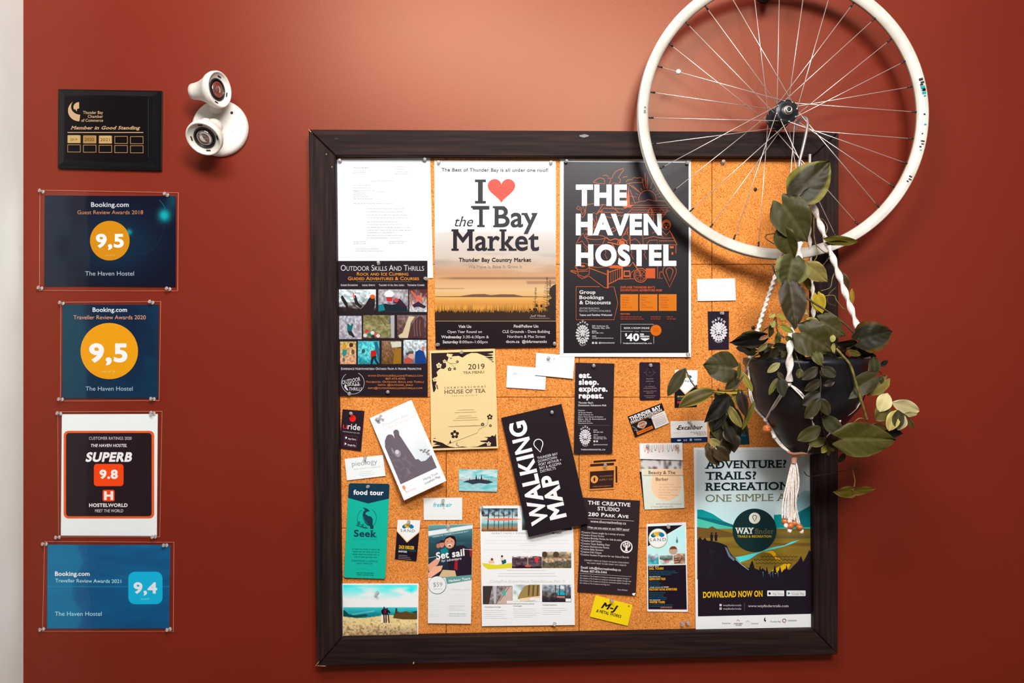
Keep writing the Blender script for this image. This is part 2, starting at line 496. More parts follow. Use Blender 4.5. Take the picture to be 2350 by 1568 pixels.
class Sheet:
    """a pinned paper: a thin slab (top-level) with its printed picture / lettering as children.
    px mode: artwork is given in wall millimetres; local mode (loc=(W,H)): in the sheet's own frame"""
    def __init__(s, name, label, cat, c, dt, db=None, step=None, paper=(248, 246, 244), gloss=False, th=0.0003, loc=None, rnd_=0.0, group=None, outline=None, parent=None):
        db = dt if db is None else db
        s.c = c; s.loc = loc; s.k = 0; s.step = step or STEP
        (x0, y0), (x1, y1), (x3, y3) = c[0], c[1], c[3]
        s.A = W(x0, y0, dt); s.N = (W(x1, y1, dt) - s.A).cross(W(x3, y3, db) - s.A).normalized()
        s.mat = M['gloss'] if gloss else M['ink']
        s.cy = (c[0][1] + c[2][1]) / 2
        if outline is None:
            if rnd_ and loc:
                w_, h_ = loc; o = []
                for cx, cy, a0 in ((rnd_, rnd_, 180), (w_ - rnd_, rnd_, 270), (w_ - rnd_, h_ - rnd_, 0), (rnd_, h_ - rnd_, 90)):
                    for q in range(6):
                        a = math.radians(a0 + q * 18); o.append((cx + rnd_ * math.cos(a), cy + rnd_ * math.sin(a)))
                outline = [s.px(*p) for p in o]
            else:
                outline = c
        fr = [s.lift(x, y, 0) for x, y in outline]
        n = len(fr)
        bk = [v + Vector((0, th, 0)) for v in fr]
        faces = [tuple(range(n)), tuple(range(2 * n - 1, n - 1, -1))] + [(i, n + i, n + (i + 1) % n, (i + 1) % n) for i in range(n)]
        org = s.lift((c[0][0] + c[1][0]) / 2, (c[0][1] + c[1][1]) / 2, 0)
        s.root = mk(name, fr + bk, faces, s.mat, cols=[s.col(paper)] * (2 * n), origin=org if parent is None else None, parent=parent)
        if parent is None: tag(s.root, label, cat, group)
        s.label = label
        s.pic = [[], [], []]; s.let = [[], [], []]

    def px(s, u, v):
        w_, h_ = s.loc; a = u / w_; b_ = v / h_; c = s.c
        x = (c[0][0] * (1 - a) + c[1][0] * a) * (1 - b_) + (c[3][0] * (1 - a) + c[2][0] * a) * b_
        y = (c[0][1] * (1 - a) + c[1][1] * a) * (1 - b_) + (c[3][1] * (1 - a) + c[2][1] * a) * b_
        return x, y

    def lift(s, x, y, k):
        """point of the sheet's plane seen at (x, y) on the wall scale, raised by k ink layers"""
        O = Vector((0, -D, CZ)); dr = W(x, y, 0) - O
        t = (s.A - O).dot(s.N) / dr.dot(s.N)
        return O + dr * t + s.N * (k * s.step * (1 if s.N.y < 0 else -1))

    def col(s, c, py=None): return alb(c, s.cy if py is None else py)

    def _put(s, buf, pts, faces, cols, zs=None):
        n = len(buf[0])
        for i, (x, y) in enumerate(pts):
            if s.loc: x, y = s.px(x, y)
            buf[0].append(s.lift(x, y, s.k + (zs[i] if zs else 0)))
        buf[1].extend(tuple(i + n for i in f) for f in faces)
        buf[2].extend(cols)

    def poly(s, pts, c, let=False):
        s.k += 0.4
        s._put(s.let if let else s.pic, pts, [tuple(range(len(pts)))], [s.col(c)] * len(pts))
        return s

    def rect(s, x0, y0, x1, y1, c, r=0, let=False):
        if r:
            o = []
            for cx, cy, a0 in ((x0 + r, y0 + r, 180), (x1 - r, y0 + r, 270), (x1 - r, y1 - r, 0), (x0 + r, y1 - r, 90)):
                for q in range(6):
                    a = math.radians(a0 + q * 18); o.append((cx + r * math.cos(a), cy + r * math.sin(a)))
            return s.poly(o, c, let)
        return s.poly([(x0, y0), (x1, y0), (x1, y1), (x0, y1)], c, let)

    def ell(s, cx, cy, rx, ry, c, n=36, let=False):
        return s.poly([(cx + rx * math.cos(i / n * 6.28318), cy + ry * math.sin(i / n * 6.28318)) for i in range(n)], c, let)

    def ring(s, cx, cy, rx, ry, w_, c, n=40, a0=0, a1=360, let=False):
        pts = [(cx + rx * math.cos(math.radians(a0 + (a1 - a0) * i / n)), cy + ry * math.sin(math.radians(a0 + (a1 - a0) * i / n))) for i in range(n + 1)]
        return s.line(pts, w_, c, let=let)

    def line(s, pts, w_, c, close=False, let=False):
        if close: pts = list(pts) + [pts[0]]
        s.k += 0.25
        vs = []; fs = []
        n = len(pts)
        for i in range(n):
            a = pts[max(0, i - 1)]; b_ = pts[min(n - 1, i + 1)]
            if close and i in (0, n - 1): a, b_ = pts[-2], pts[1]
            dx, dy = b_[0] - a[0], b_[1] - a[1]; l = math.hypot(dx, dy) or 1
            nx, ny = -dy / l * w_ / 2, dx / l * w_ / 2
            vs += [(pts[i][0] + nx, pts[i][1] + ny), (pts[i][0] - nx, pts[i][1] - ny)]
        for i in range(n - 1): fs.append((2 * i, 2 * i + 1, 2 * i + 3, 2 * i + 2))
        s._put(s.let if let else s.pic, vs, fs, [s.col(c)] * len(vs))
        return s

    def grid(s, x0, y0, x1, y1, nx, ny, fn):
        s.k += 1
        vs = []; cs = []
        for j in range(ny + 1):
            for i in range(nx + 1):
                u, v = i / nx, j / ny
                vs.append((x0 + (x1 - x0) * u, y0 + (y1 - y0) * v)); cs.append(s.col(fn(u, v)))
        fs = [(j * (nx + 1) + i, j * (nx + 1) + i + 1, (j + 1) * (nx + 1) + i + 1, (j + 1) * (nx + 1) + i) for j in range(ny) for i in range(nx)]
        s._put(s.pic, vs, fs, cs)
        return s

    def text(s, t, x, yb, h, c, w=None, al='l', bold=0.0, shear=0.0, sp=1.0, sc=False, slab=0.0, ang=0.0, up=True, slope=0.0):
        """t: words; x: left/centre/right; yb: baseline; h: cap height; w: fitted width"""
        bold = max(0.0, bold)
        vs, zs, fs, a0, a1 = glyphs(t, bold, shear, sp, sc, slab, 8 if h > 17 else (5 if h > 9 else 3))
        sy = h / _cap; sx = sy if w is None else w / (a1 - a0)
        W_ = (a1 - a0) * sx
        off = {'l': 0, 'c': -W_ / 2, 'r': -W_}[al]
        ca, sa = math.cos(math.radians(ang)), math.sin(math.radians(ang))
        pts = []
        for gx, gy in vs:
            lx = (gx - a0) * sx + off; ly = -gy * sy + slope * lx
            pts.append((x + lx * ca - ly * sa, yb + lx * sa + ly * ca))
        if up: s.k += 1.05 if bold > 0 else 0.5
        s._put(s.let, pts, fs, [s.col(c)] * len(pts), zs)
        return s

    def arc(s, t, cx, cy, rx, ry, a0, a1, h, c, bold=0.02, flip=False):
        n = len(t)
        s.k += 1
        for i, ch in enumerate(t):
            a = a0 + (a1 - a0) * (i / (n - 1))
            r = math.radians(a)
            x = cx + rx * math.cos(r); y = cy + ry * math.sin(r)
            s.text(ch, x, y, h, c, al='c', bold=bold, ang=(a + 90) if not flip else (a - 90), up=False)
        return s

    def greek(s, x0, x1, y0, dy, n, h, c, seed=0, al='l', cols=1, fill=0.85):
        """rows of small type too fine to read: word-length dashes"""
        R = random.Random(seed + 11)
        s.k += 1
        vs = []; fs = []
        for i in range(n):
            full = x1 - x0
            ln = full * (R.uniform(fill - 0.25, fill + 0.13) if n > 1 else 1.0)
            st = x0 if al == 'l' else (x0 + (full - ln) / 2 if al == 'c' else x1 - ln)
            x = st; y = y0 + i * dy
            while x < st + ln - h * 0.6:
                w_ = min(R.uniform(1.4, 5.5) * h, st + ln - x)
                k = len(vs); vs += [(x, y - h), (x + w_, y - h), (x + w_, y), (x, y)]; fs.append((k, k + 1, k + 2, k + 3))
                x += w_ + h * 0.7
        s._put(s.let, vs, fs, [s.col(c)] * len(vs))
        return s

    def done(s):
        if s.pic[0]: mk('printed_picture', s.pic[0], s.pic[1], s.mat, parent=s.root, cols=s.pic[2])
        if s.let[0]: mk('printed_lettering', s.let[0], s.let[1], s.mat, parent=s.root, cols=s.let[2])
        return s


# ------------------------------------------------------------------ push pins
def lathe(profile, n=16):
    v = []; f = []
    for r, z in profile:
        for i in range(n):
            a = i / n * 2 * math.pi; v.append((r * math.cos(a), r * math.sin(a), z))
    for j in range(len(profile) - 1):
        for i in range(n):
            k = (i + 1) % n
            f.append((j * n + i, j * n + k, (j + 1) * n + k, (j + 1) * n + i))
    f.append(tuple(reversed(range(n)))); f.append(tuple(range((len(profile) - 1) * n, len(profile) * n)))
    return v, f


def base_mesh(name, v, f, m, smooth=True):
    me = bpy.data.meshes.new(name); me.from_pydata(v, [], f); me.update()
    if smooth: me.polygons.foreach_set('use_smooth', [True] * len(me.polygons))
    me.materials.append(m)
    return me


pv, pf = lathe([(0.0012, 0), (0.0044, 0.0004), (0.0046, 0.0014), (0.0028, 0.0026), (0.0021, 0.0050), (0.0022, 0.0080), (0.0034, 0.0096), (0.0042, 0.0104), (0.0042, 0.0114), (0.0032, 0.0121)], 14)
PIN_MESH = base_mesh('pin_head', pv, pf, M['pin'])
pv, pf = lathe([(0.0004, -0.006), (0.0005, 0.0), (0.0005, 0.004)], 6)
NEEDLE_MESH = base_mesh('pin_needle', pv, pf, M['pin_needle'])
pinrnd = random.Random(5)


def pin(px, py, d, label, black=False, tilt=None, small=1.0, group='clear push pins'):
    root = bpy.data.objects.new('push_pin', None); COL.objects.link(root); root.empty_display_size = 0.01
    root.location = W(px, py, d)
    a = Vector((pinrnd.uniform(-.15, .15), -1, pinrnd.uniform(-.10, .22))) if tilt is None else Vector((tilt[0], -1, tilt[1]))
    root.rotation_euler = a.to_track_quat('Z', 'Y').to_euler(); root.scale = (small,) * 3
    tag(root, label, 'push pin', group)
    for nm, me in (('pin_head', PIN_MESH), ('needle', NEEDLE_MESH)):
        if black and nm == 'pin_head':
            me = BLACK_PIN
        o = bpy.data.objects.new(nm, me); COL.objects.link(o); o.parent = root
    return root


pv, pf = lathe([(0.001, 0), (0.0036, 0.0004), (0.0040, 0.002), (0.003, 0.0036), (0.0012, 0.0044)], 12)
BLACK_PIN = base_mesh('black_head', pv, pf, M['black_pin'])
# ------------------------------------------------------------------ wall plaque
pl = thing('wall_plaque', W(250, 388, 0), 'black award plaque with gold lettering, above the laminated certificates', 'plaque')
v, f = slab_poly(persp([(131, 203), (369, 207), (367, 390), (130, 385)], 0.014), 0.010, 0.001, 0.001)
mk('plaque_back', v, f, M['plaque'], parent=pl)
out = [(135, 207), (365, 211), (363, 386), (134, 381)]; inn = [(147, 217), (350, 221), (348, 374), (146, 371)]
vv = [W(x, y, 0.010) for x, y in out] + [W(x, y, 0.020) for x, y in inn]
mk('bevelled_board', vv, [(0, 1, 5, 4), (1, 2, 6, 5), (2, 3, 7, 6), (3, 0, 4, 7), (4, 5, 6, 7)], M['plaque'], parent=pl)
ps = Sheet('metal_plate', None, None, [(149, 222), (342, 225), (340, 368), (149, 366)], 0.0206, paper=(32, 26, 29), gloss=True, parent=pl)
G = (244, 202, 156); G2 = (228, 178, 118)
ps.ring(173, 256, 17.5, 23, 1, (32, 26, 29))
# crescent emblem
def arcpts(cx, cy, rx, ry, a0, a1, n=14): return [(cx + rx * math.cos(math.radians(a0 + (a1 - a0) * i / n)), cy + ry * math.sin(math.radians(a0 + (a1 - a0) * i / n))) for i in range(n + 1)]
ps.poly(arcpts(182, 254, 26, 24.5, 90, 232) + arcpts(185, 245, 22, 18.5, 215, 92)[::1], G)
ps.poly(arcpts(181.5, 246, 13, 11.5, 270, 150) + [(172, 250), (176, 256), (177, 250), (181.5, 249)], G)
for i, t in enumerate(('Thunder Bay', 'Chamber', 'of Commerce')):
    ps.text(t, 236.5, 261.5 + i * 9, 6.6, G, al='r', w=(46, 35, 50)[i], bold=0.01)
ps.text('Member in Good Standing', 162, 297, 7.4, G, w=160, bold=0.02, shear=0.3, slab=0.05)
ps.rect(155, 303.2, 329, 305, G)
for r in range(2):
    for c_ in range(5):
        x0 = 155 + c_ * 36; y0 = 311 + r * 21 + c_ * 0.5; x1 = x0 + 30; y1 = y0 + 17.5
        ps.rect(x0, y0, x1, y1, G2)
        if r == 0 and c_ < 3:
            ps.rect(x0 + .6, y0 - .6, x1 - 2.5, y1 - 1, (240, 200, 132) if c_ != 1 else (206, 158, 92))
            ps.text(('2019', '2020', '2021')[c_], (x0 + x1) / 2 - 1, y1 - 5.2, 7 if c_ else 5.6, (70, 50, 35), al='c', w=22 if c_ else 16)
        else:
            ps.rect(x0 + 1.1, y0 + 1.1, x1 - 1.1, y1 - 1.1, (30, 24, 28))
ps.rect(340, 226, 340.6, 362, (90, 86, 90))
ps.done()


# ------------------------------------------------------------------ laminated certificates
def film(parent, c, d, card, seed):
    """clear pouch: wavy film over the card with a welded margin and rounded corners"""
    NX, NY = 22, 16
    v = []; f = []
    for j in range(NY + 1):
        for i in range(NX + 1):
            a, b_ = i / NX, j / NY
            x = (c[0][0] * (1 - a) + c[1][0] * a) * (1 - b_) + (c[3][0] * (1 - a) + c[2][0] * a) * b_
            y = (c[0][1] * (1 - a) + c[1][1] * a) * (1 - b_) + (c[3][1] * (1 - a) + c[2][1] * a) * b_
            e = min(a, 1 - a, b_, 1 - b_)
            z = 0.0010 * (fbm(a * 4, b_ * 4, seed) - 0.5) * min(1, e * 12) + (0.0006 if e > 0.03 else 0)
            v.append(W(x, y, d + 0.0012 + z))
    for j in range(NY):
        for i in range(NX):
            if (i in (0, NX - 1)) and (j in (0, NY - 1)):
                q = [j * (NX + 1) + i, j * (NX + 1) + i + 1, (j + 1) * (NX + 1) + i + 1, (j + 1) * (NX + 1) + i]
                k = {(0, 0): 0, (NX - 1, 0): 1, (NX - 1, NY - 1): 2, (0, NY - 1): 3}[(i, j)]
                f.append(tuple(q[t] for t in range(4) if t != k)); continue
            f.append((j * (NX + 1) + i, j * (NX + 1) + i + 1, (j + 1) * (NX + 1) + i + 1, (j + 1) * (NX + 1) + i))
    mk('plastic_pouch', v, f, M['film'], parent=parent, smooth=True)
    # cut edge of the pouch
    P = [W(x, y, d + 0.0012) for x, y in c]; w_ = 0.0005
    cc = sum(P, Vector()) / 4
    v = []; f = []
    for p in P:
        q = p + (cc - p).normalized() * w_ * 1.6
        v += [p, q, p + Vector((0, 0.0009, 0)), q + Vector((0, 0.0009, 0))]
    for i in range(4):
        a = i * 4; b_ = ((i + 1) % 4) * 4
        f += [(a, b_, b_ + 1, a + 1), (a, a + 2, b_ + 2, b_)]
    mk('pouch_rim', v, f, M['film_edge'], parent=parent)


def wave_bg(c1, c2, c3, seed):
    return lambda u, v: mix(mix(c1, c2, fbm(u * 3, v * 2.5, seed)), c3, max(0, fbm(u * 2 + 3, v * 2, seed + 5) - 0.45) * 1.6)


D0 = 0.003
# 2018 certificate
a = Sheet('laminated_certificate', 'dark blue laminated certificate dated 2018 with glowing cyan spots, directly under the black plaque', 'certificate', [(102.4, 448.4), (403.7, 451), (403, 658.5), (101.5, 656.7)], D0, paper=(16, 24, 44), gloss=True, group='laminated certificates on the left')
def bg18(u, v):
    c = mix((22, 26, 46), (6, 52, 76), 1.25 * math.exp(-((u - .55) ** 2 / .09 + (v - .52) ** 2 / .12)))
    if u < 0.33:
        t = fbm(u * 7, v * 5, 4); c = mix(c, (44, 56, 74), max(0, min(1, (0.22 - u + 0.25 * (t - .5)) * 9)) * 0.7)  # paler left band: reflection of the white side wall, painted into the print
    c = mix(c, (16, 196, 205), 1.15 * math.exp(-((u - .915) ** 2 / .0019 + (v - .215) ** 2 / .0046)))
    c = mix(c, (10, 110, 130), .6 * math.exp(-((u - .98) ** 2 / .003 + (v - .05) ** 2 / .012)))
    c = mix(c, (10, 170, 190), 1.2 * math.exp(-((u - .645) ** 2 / .0004 + (v - .40) ** 2 / .0009)))
    return c
a.grid(102.6, 449.6, 403, 657, 90, 62, bg18)
a.ring(320, 505, 58, 78, 0.5, (24, 84, 94), a0=10, a1=110)
a.ring(330, 505, 55, 60, 0.8, (20, 150, 160), a0=-50, a1=-5, n=14)
a.ell(252, 552.5, 45.5, 45.5, (246, 164, 24), 48)
a.text('9,5', 252, 567, 28.5, (250, 246, 250), w=64, al='c', bold=0.035)
a.text('out of 10', 252, 587.5, 3, (250, 222, 170), al='c', w=22)
a.text('Booking.com', 209, 474.8, 10.2, (236, 240, 246), w=86.5, bold=0.022)
a.text('Guest Review Awards 2018', 177.5, 491.8, 8.8, (236, 160, 104), w=151)
a.text('The Haven Hostel', 195.5, 632.5, 9.6, (205, 222, 232), w=112)
a.done(); film(a.root, [(91, 436), (409.5, 442), (408, 668), (90, 667)], D0, None, 1)
# 2020 certificate
a = Sheet('laminated_certificate', 'square petrol blue laminated certificate dated 2020 with a large orange disc', 'certificate', [(143.8, 698.8), (364.6, 700), (362, 913.6), (142.2, 914.4)], D0, paper=(5, 55, 84), gloss=True, group='laminated certificates on the left')
a.grid(144, 699.4, 363, 914, 40, 40, lambda u, v: mix(wave_bg((2, 46, 74), (6, 68, 98), (2, 36, 60), 3)(u, v), (18, 76, 96), max(0, min(1, (0.24 + .03 * v - u) * 30)) * .75))  # left quarter lightened to paint in the side wall's reflection
a.ell(250.8, 806, 66, 64.5, (253, 172, 8), 56)
a.text('9,5', 248.5, 829.5, 39, (250, 246, 250), w=88, al='c', bold=0.038)
a.text('out of 10', 249, 854.5, 3.6, (252, 226, 170), al='c', w=31)
a.text('Booking.com', 212.5, 715.8, 9.6, (234, 240, 246), w=79, bold=0.022)
a.text('Traveller Review Awards 2020', 168.5, 733, 9.2, (240, 172, 130), w=166)
a.text('The Haven Hostel', 196.5, 896.8, 9.4, (190, 214, 228), w=108)
a.done(); film(a.root, [(139, 693.5), (369, 692), (365.5, 920), (138, 920.7)], D0, None, 2)
# hostel rating certificate
a = Sheet('laminated_certificate', 'white laminated certificate with a black rounded panel outlined in orange', 'certificate', [(142, 951), (362, 950.4), (360, 1230.4), (139.6, 1229.6)], D0, paper=(244, 250, 250), gloss=True, group='laminated certificates on the left')
O = (232, 88, 40)
a.rect(146, 989, 354, 1190.5, (228, 96, 46), r=11); a.rect(151.5, 994, 348, 1185.3, (42, 30, 36), r=7)
a.text('CUSTOMER RATINGS 2020', 204, 1009.6, 6.8, (214, 206, 206), w=98)
a.text('THE HAVEN HOSTEL', 208.5, 1026, 6.6, (240, 236, 236), w=83, bold=0.02, shear=0.25)
a.text('SUPERB', 196, 1059, 19.5, (252, 250, 250), w=107, bold=0.045, shear=0.22)
a.rect(215.5, 1065, 283.5, 1116, (250, 74, 18), r=7)
a.text('9.8', 249.5, 1098, 18.5, (252, 250, 246), w=42, al='c', bold=0.045)
a.rect(235.5, 1124.5, 263, 1151, (240, 74, 22), r=3.5)
a.text('H', 249.3, 1146.5, 17.5, (250, 246, 244), al='c', w=21, bold=0.05)
a.text('HOSTELWORLD', 204.5, 1163.5, 7.4, (248, 244, 244), w=88.5, bold=0.035)
a.text('MEET THE WORLD', 218, 1176, 6.8, (225, 220, 220), w=65, shear=0.1)
a.done(); film(a.root, [(132, 945), (372, 944), (366.7, 1232.5), (134, 1232.5)], D0, None, 3)
# 2021 certificate
a = Sheet('laminated_certificate', 'bright blue laminated certificate dated 2021 with a turquoise rounded square, lowest of the column', 'certificate', [(109, 1250), (391, 1252), (388, 1443), (107.6, 1443)], D0, paper=(0, 84, 126), gloss=True, group='laminated certificates on the left')
def bg21(u, v):
    t = fbm(u * 3, v * 9, 12)
    c = mix((0, 70, 110), (0, 96, 142), t)
    e = 0.24 + 0.04 * math.sin(v * 9) + .05 * fbm(1, v * 6, 3)
    c = mix(c, (0, 112, 148), max(0, min(1, (e - u) * 25)) * 0.7)  # painted reflection of the white wall along the left side
    if abs(v - .50) < 0.008: c = mix(c, (10, 130, 160), .6)
    return mix(c, (0, 60, 100), max(0, v - .5) * .6 if u > .3 else 0)
a.grid(109.5, 1251, 389, 1442.6, 64, 80, bg21)
a.rect(294.5, 1312.5, 373, 1387.2, (4, 164, 202), r=15)
a.text('9,4', 333.5, 1361.5, 23.5, (246, 250, 252), w=54, al='c', bold=0.035)
a.text('out of 10', 332.5, 1376.5, 3, (160, 226, 240), al='c', w=19)
a.text('Booking.com', 126.2, 1321.8, 9.6, (230, 244, 250), w=79.5, bold=0.022)
a.text('Traveller Review Awards 2021', 127, 1336.6, 8, (176, 216, 228), w=151, slope=0.012)
a.text('The Haven Hostel', 125.8, 1413.6, 9.4, (160, 210, 224), w=107.5)
a.done(); film(a.root, [(102, 1243), (399.4, 1244.6), (398, 1450), (97, 1450)], D0, None, 4)
# clear pins of the four certificates
for (nm, pts) in (('the certificate with cyan spots', ((100, 441), (385, 448), (97, 662), (390, 664))), ('the square certificate with orange disc', ((146, 697), (351, 695), (144, 917), (354, 916))),
                  ('the white and orange certificate', ((140, 950), (354, 949), (137, 1233), (357, 1232))), ('the bright blue lowest certificate', ((107, 1249), (383, 1252), (101, 1444), (391, 1444)))):
    for (x, y), w_ in zip(pts, ('top left', 'top right', 'bottom left', 'bottom right')):
        pin(x, y, D0 + 0.0013, 'clear push pin in the %s corner of %s' % (w_, nm), tilt=(-0.45 * (1 if 'left' in w_ else .8), 0.25 if 'top' in w_ else .15))

# ------------------------------------------------------------------ emergency light
em = thing('emergency_light', W(507, 357, 0), 'white wall mounted emergency light with two swivel lamp heads', 'emergency light')


def orient(v, origin, axis, roll=0):
    q = Vector(axis).normalized().to_track_quat('Z', 'Y')
    return [Vector(origin) + q @ Vector(p) for p in v]


bp_ = W(507.4, 296, 0.016)
v, f = lathe([(0.064, 0.0), (0.0645, 0.004), (0.0635, 0.010), (0.060, 0.0145), (0.054, 0.0165), (0.0, 0.0170)], 48)
mk('mounting_plate', orient(v, W(507.4, 296, 0.0015), (0, -1, 0)), f, M['white_plastic'], parent=em, smooth=True)
for (x, y, r) in ((532, 259, .0032), (535, 300, .0022), (546, 296, .0015)):
    v, f = lathe([(r, 0), (r, 0.0006), (r * .5, 0.0007)], 10)
    mk('screw_recess', orient(v, W(x, y, 0.0185), (0, -1, 0)), f, M['lamp_black' if r > .003 else 'bezel'], parent=em)


def head(cpx, cpy, d, axis, r, Ln, back_r, name='lamp_head'):
    """cpx,cpy,d: centre of the front rim"""
    ax = Vector(axis).normalized(); c = W(cpx, cpy, d)
    k = r
    prof = [(0.0, -Ln), (back_r * .72, -Ln), (back_r * 0.96, -Ln + 0.003), (back_r, -Ln + 0.012), (back_r * 1.15, -Ln + 0.026), (k * .80, -0.024), (k * .93, -0.018), (k, -0.010), (k * 1.0, -0.001), (k * .97, 0.001), (k * .90, 0.0012), (k * .88, -0.001), (k * .80, -0.0045), (k * .60, -0.007)]
    v, f = lathe(prof[1:], 40)
    h = mk(name, orient(v, c, ax), f[:-1], M['white_plastic'], parent=em, smooth=True)
    v, f = lathe([(k * .62, -0.0072), (k * .60, -0.0045), (k * .54, -0.004), (k * .50, -0.007), (k * .2, -0.009)], 32)
    mk('lamp_ring', orient(v, c, ax), f, M['lamp_black'], parent=h, smooth=False)
    v, f = lathe([(k * .50, -0.0056), (k * .36, -0.0040), (k * .33, -0.0052), (k * .16, -0.0042), (k * .14, -0.003), (k * .02, -0.0026)], 24)
    mk('lamp_reflector', orient(v, c, ax), f, M['reflector'], parent=h, smooth=True)
    u = ax.orthogonal().normalized(); w_ = ax.cross(u)
    for q in range(4):
        a = q * math.pi / 2 + 0.7; p = c + (u * math.cos(a) + w_ * math.sin(a)) * k * .74 - ax * 0.004
        t = (-u * math.sin(a) + w_ * math.cos(a)); n = (u * math.cos(a) + w_ * math.sin(a))
        vs = [p + t * 0.005 * s1 + n * 0.0014 * s2 for s1, s2 in ((-1, -1), (1, -1), (1, 1), (-1, 1))]
        vs += [q_ - ax * 0.001 for q_ in vs]
        mk('vent_slot', vs, [(0, 1, 2, 3), (0, 4, 5, 1), (1, 5, 6, 2), (2, 6, 7, 3), (3, 7, 4, 0), (7, 6, 5, 4)], M['lamp_black'], parent=h)
    return h


head(504, 205, 0.085, (0.93, -0.34, -0.03), 0.0395, 0.074, 0.0185)
head(467, 319, 0.092, (-0.10, -0.72, -0.60), 0.0400, 0.070, 0.0185)
for (p0, p1, r) in ((W(497, 250, 0.016), W(483, 213, 0.055), 0.013), (W(487, 285, 0.016), W(471, 283, 0.050), 0.012)):
    ax = (p1 - p0); v, f = lathe([(r * 1.3, 0), (r, 0.006), (r * .95, ax.length)], 20)
    mk('swivel_arm', orient(v, p0, ax), f, M['white_plastic'], parent=em, smooth=True)
# ------------------------------------------------------------------ papers on the cork board
DP = DC + 0.0008
WHT = (250, 250, 250); BLK = (40, 30, 34)


def thumb(s, x0, y0, x1, y1, stops, seed=0, n=(14, 10), amp=0.35, sc=4.0):
    """a small photograph: colour bands down the frame broken up by grain"""
    def fn(u, v):
        c = ramp(stops, v + amp * (fbm(u * sc, v * sc, seed) - 0.5) * 2)
        g = 1 + 0.55 * (vn(u * n[0] * .45, v * n[1] * .45, seed + 9) - .5)
        return tuple(min(255, q * g) for q in c)
    s.grid(x0, y0, x1, y1, n[0], n[1], fn)


# A letter
a = Sheet('letter_sheet', 'plain white typed letter in the top left corner of the cork board', 'paper', [(770, 365), (987, 361), (994, 638), (776, 645)], DP, DP + .002, paper=(254, 255, 255))
a.text('THUNDER BAY', 811, 387, 3.4, (130, 134, 138), w=35, bold=0.02)
GR = (204, 210, 212)
for (x0, x1, y, n, dy) in ((812, 852, 393, 2, 4), (905, 940, 384, 4, 5.5), (852, 906, 416, 1, 5), (811, 858, 426, 3, 6), (811, 842, 440, 3, 4), (868, 884, 441, 1, 4), (811, 862, 452, 2, 5), (811, 902, 468, 1, 4), (842, 945, 480, 4, 7), (842, 945, 510, 4, 6.5), (842, 945, 535, 3, 6), (811, 852, 556, 2, 4), (892, 935, 555, 2, 4), (815, 880, 572, 2, 5)):
    a.greek(x0, x1, y, dy, n, 1.5, GR, int(y), fill=.9)
a.done()

# B outdoor skills flyer
a = Sheet('climbing_flyer', 'black climbing school flyer with ten small outdoor photos, under the white letter', 'flyer', [(773, 599), (981, 598.5), (981.6, 910), (776, 908)], DP + .003, DP + .004, paper=(44, 33, 40))
a.text('Outdoor Skills And Thrills', 782, 621.5, 13, (224, 218, 224), w=191, sc=True)
a.text('Rock and Ice Climbing', 819, 632.4, 7.4, (236, 150, 52), w=118, sc=True, bold=0.012)
a.text('Guided Adventures & Courses', 798.5, 643, 7.6, (236, 150, 52), w=163, sc=True, bold=0.012)
a.rect(819, 646, 943, 646.6, (140, 130, 130))
for t, x0, w_ in (('Guided Excursions', 782, 39), ('Local Events', 831.5, 29), ('Tailored to All Skill Levels', 869.5, 58), ('Technical Courses', 935, 39)):
    a.text(t, x0, 656.5, 4.2, (222, 214, 218), w=w_, sc=True, bold=0.02)
ice = [(0, (226, 238, 240)), (.5, (208, 228, 232)), (.8, (70, 52, 48)), (1, (44, 34, 34))]
T_ = [((778, 664.5, 862.5, 718.5), ice, 1), ((868.5, 664.5, 936.5, 716), [(0, (190, 186, 190)), (.6, (160, 156, 166)), (1, (60, 60, 76))], 2), ((939.5, 664.5, 979.5, 716), [(0, (92, 44, 46)), (.5, (188, 150, 140)), (1, (200, 210, 214))], 3),
      ((778.5, 725, 830, 778.5), [(0, (182, 180, 192)), (.5, (196, 190, 202)), (1, (176, 172, 180))], 4), ((833.5, 723.5, 905.5, 776), [(0, (120, 112, 70)), (.5, (150, 146, 96)), (1, (128, 120, 84))], 5), ((911.5, 723.5, 978.5, 776), [(0, (134, 110, 112)), (.5, (112, 78, 72)), (1, (88, 58, 58))], 6),
      ((780.5, 784, 817.5, 836), [(0, (206, 176, 96)), (.5, (226, 176, 136)), (1, (216, 158, 118))], 7), ((821.5, 783, 870.5, 836), [(0, (76, 190, 204)), (.5, (110, 214, 218)), (1, (34, 150, 170))], 8), ((876, 782.5, 921, 836), [(0, (150, 116, 88)), (.5, (128, 92, 62)), (1, (112, 78, 46))], 9), ((926, 780.5, 978.5, 835), [(0, (214, 230, 234)), (.6, (190, 200, 208)), (1, (120, 110, 110))], 10)]
for (b_, st, sd) in T_: thumb(a, *b_, st, sd, n=(40, 32), amp=.34, sc=9)
DK = (46, 36, 38)
a.poly([(782, 681), (786, 678), (797, 695), (800, 706), (825, 712), (838, 700), (845, 688), (851, 679), (860, 682), (861, 700), (856, 718), (797, 718), (794, 705), (784, 688)], DK)
a.poly([(811, 679), (816, 677), (822, 694), (832, 704), (828, 708), (815, 698)], DK); a.ell(855, 681, 6, 5, (236, 100, 30), 14); a.poly([(808, 667), (812, 672), (815, 684), (811, 686)], (230, 120, 110))
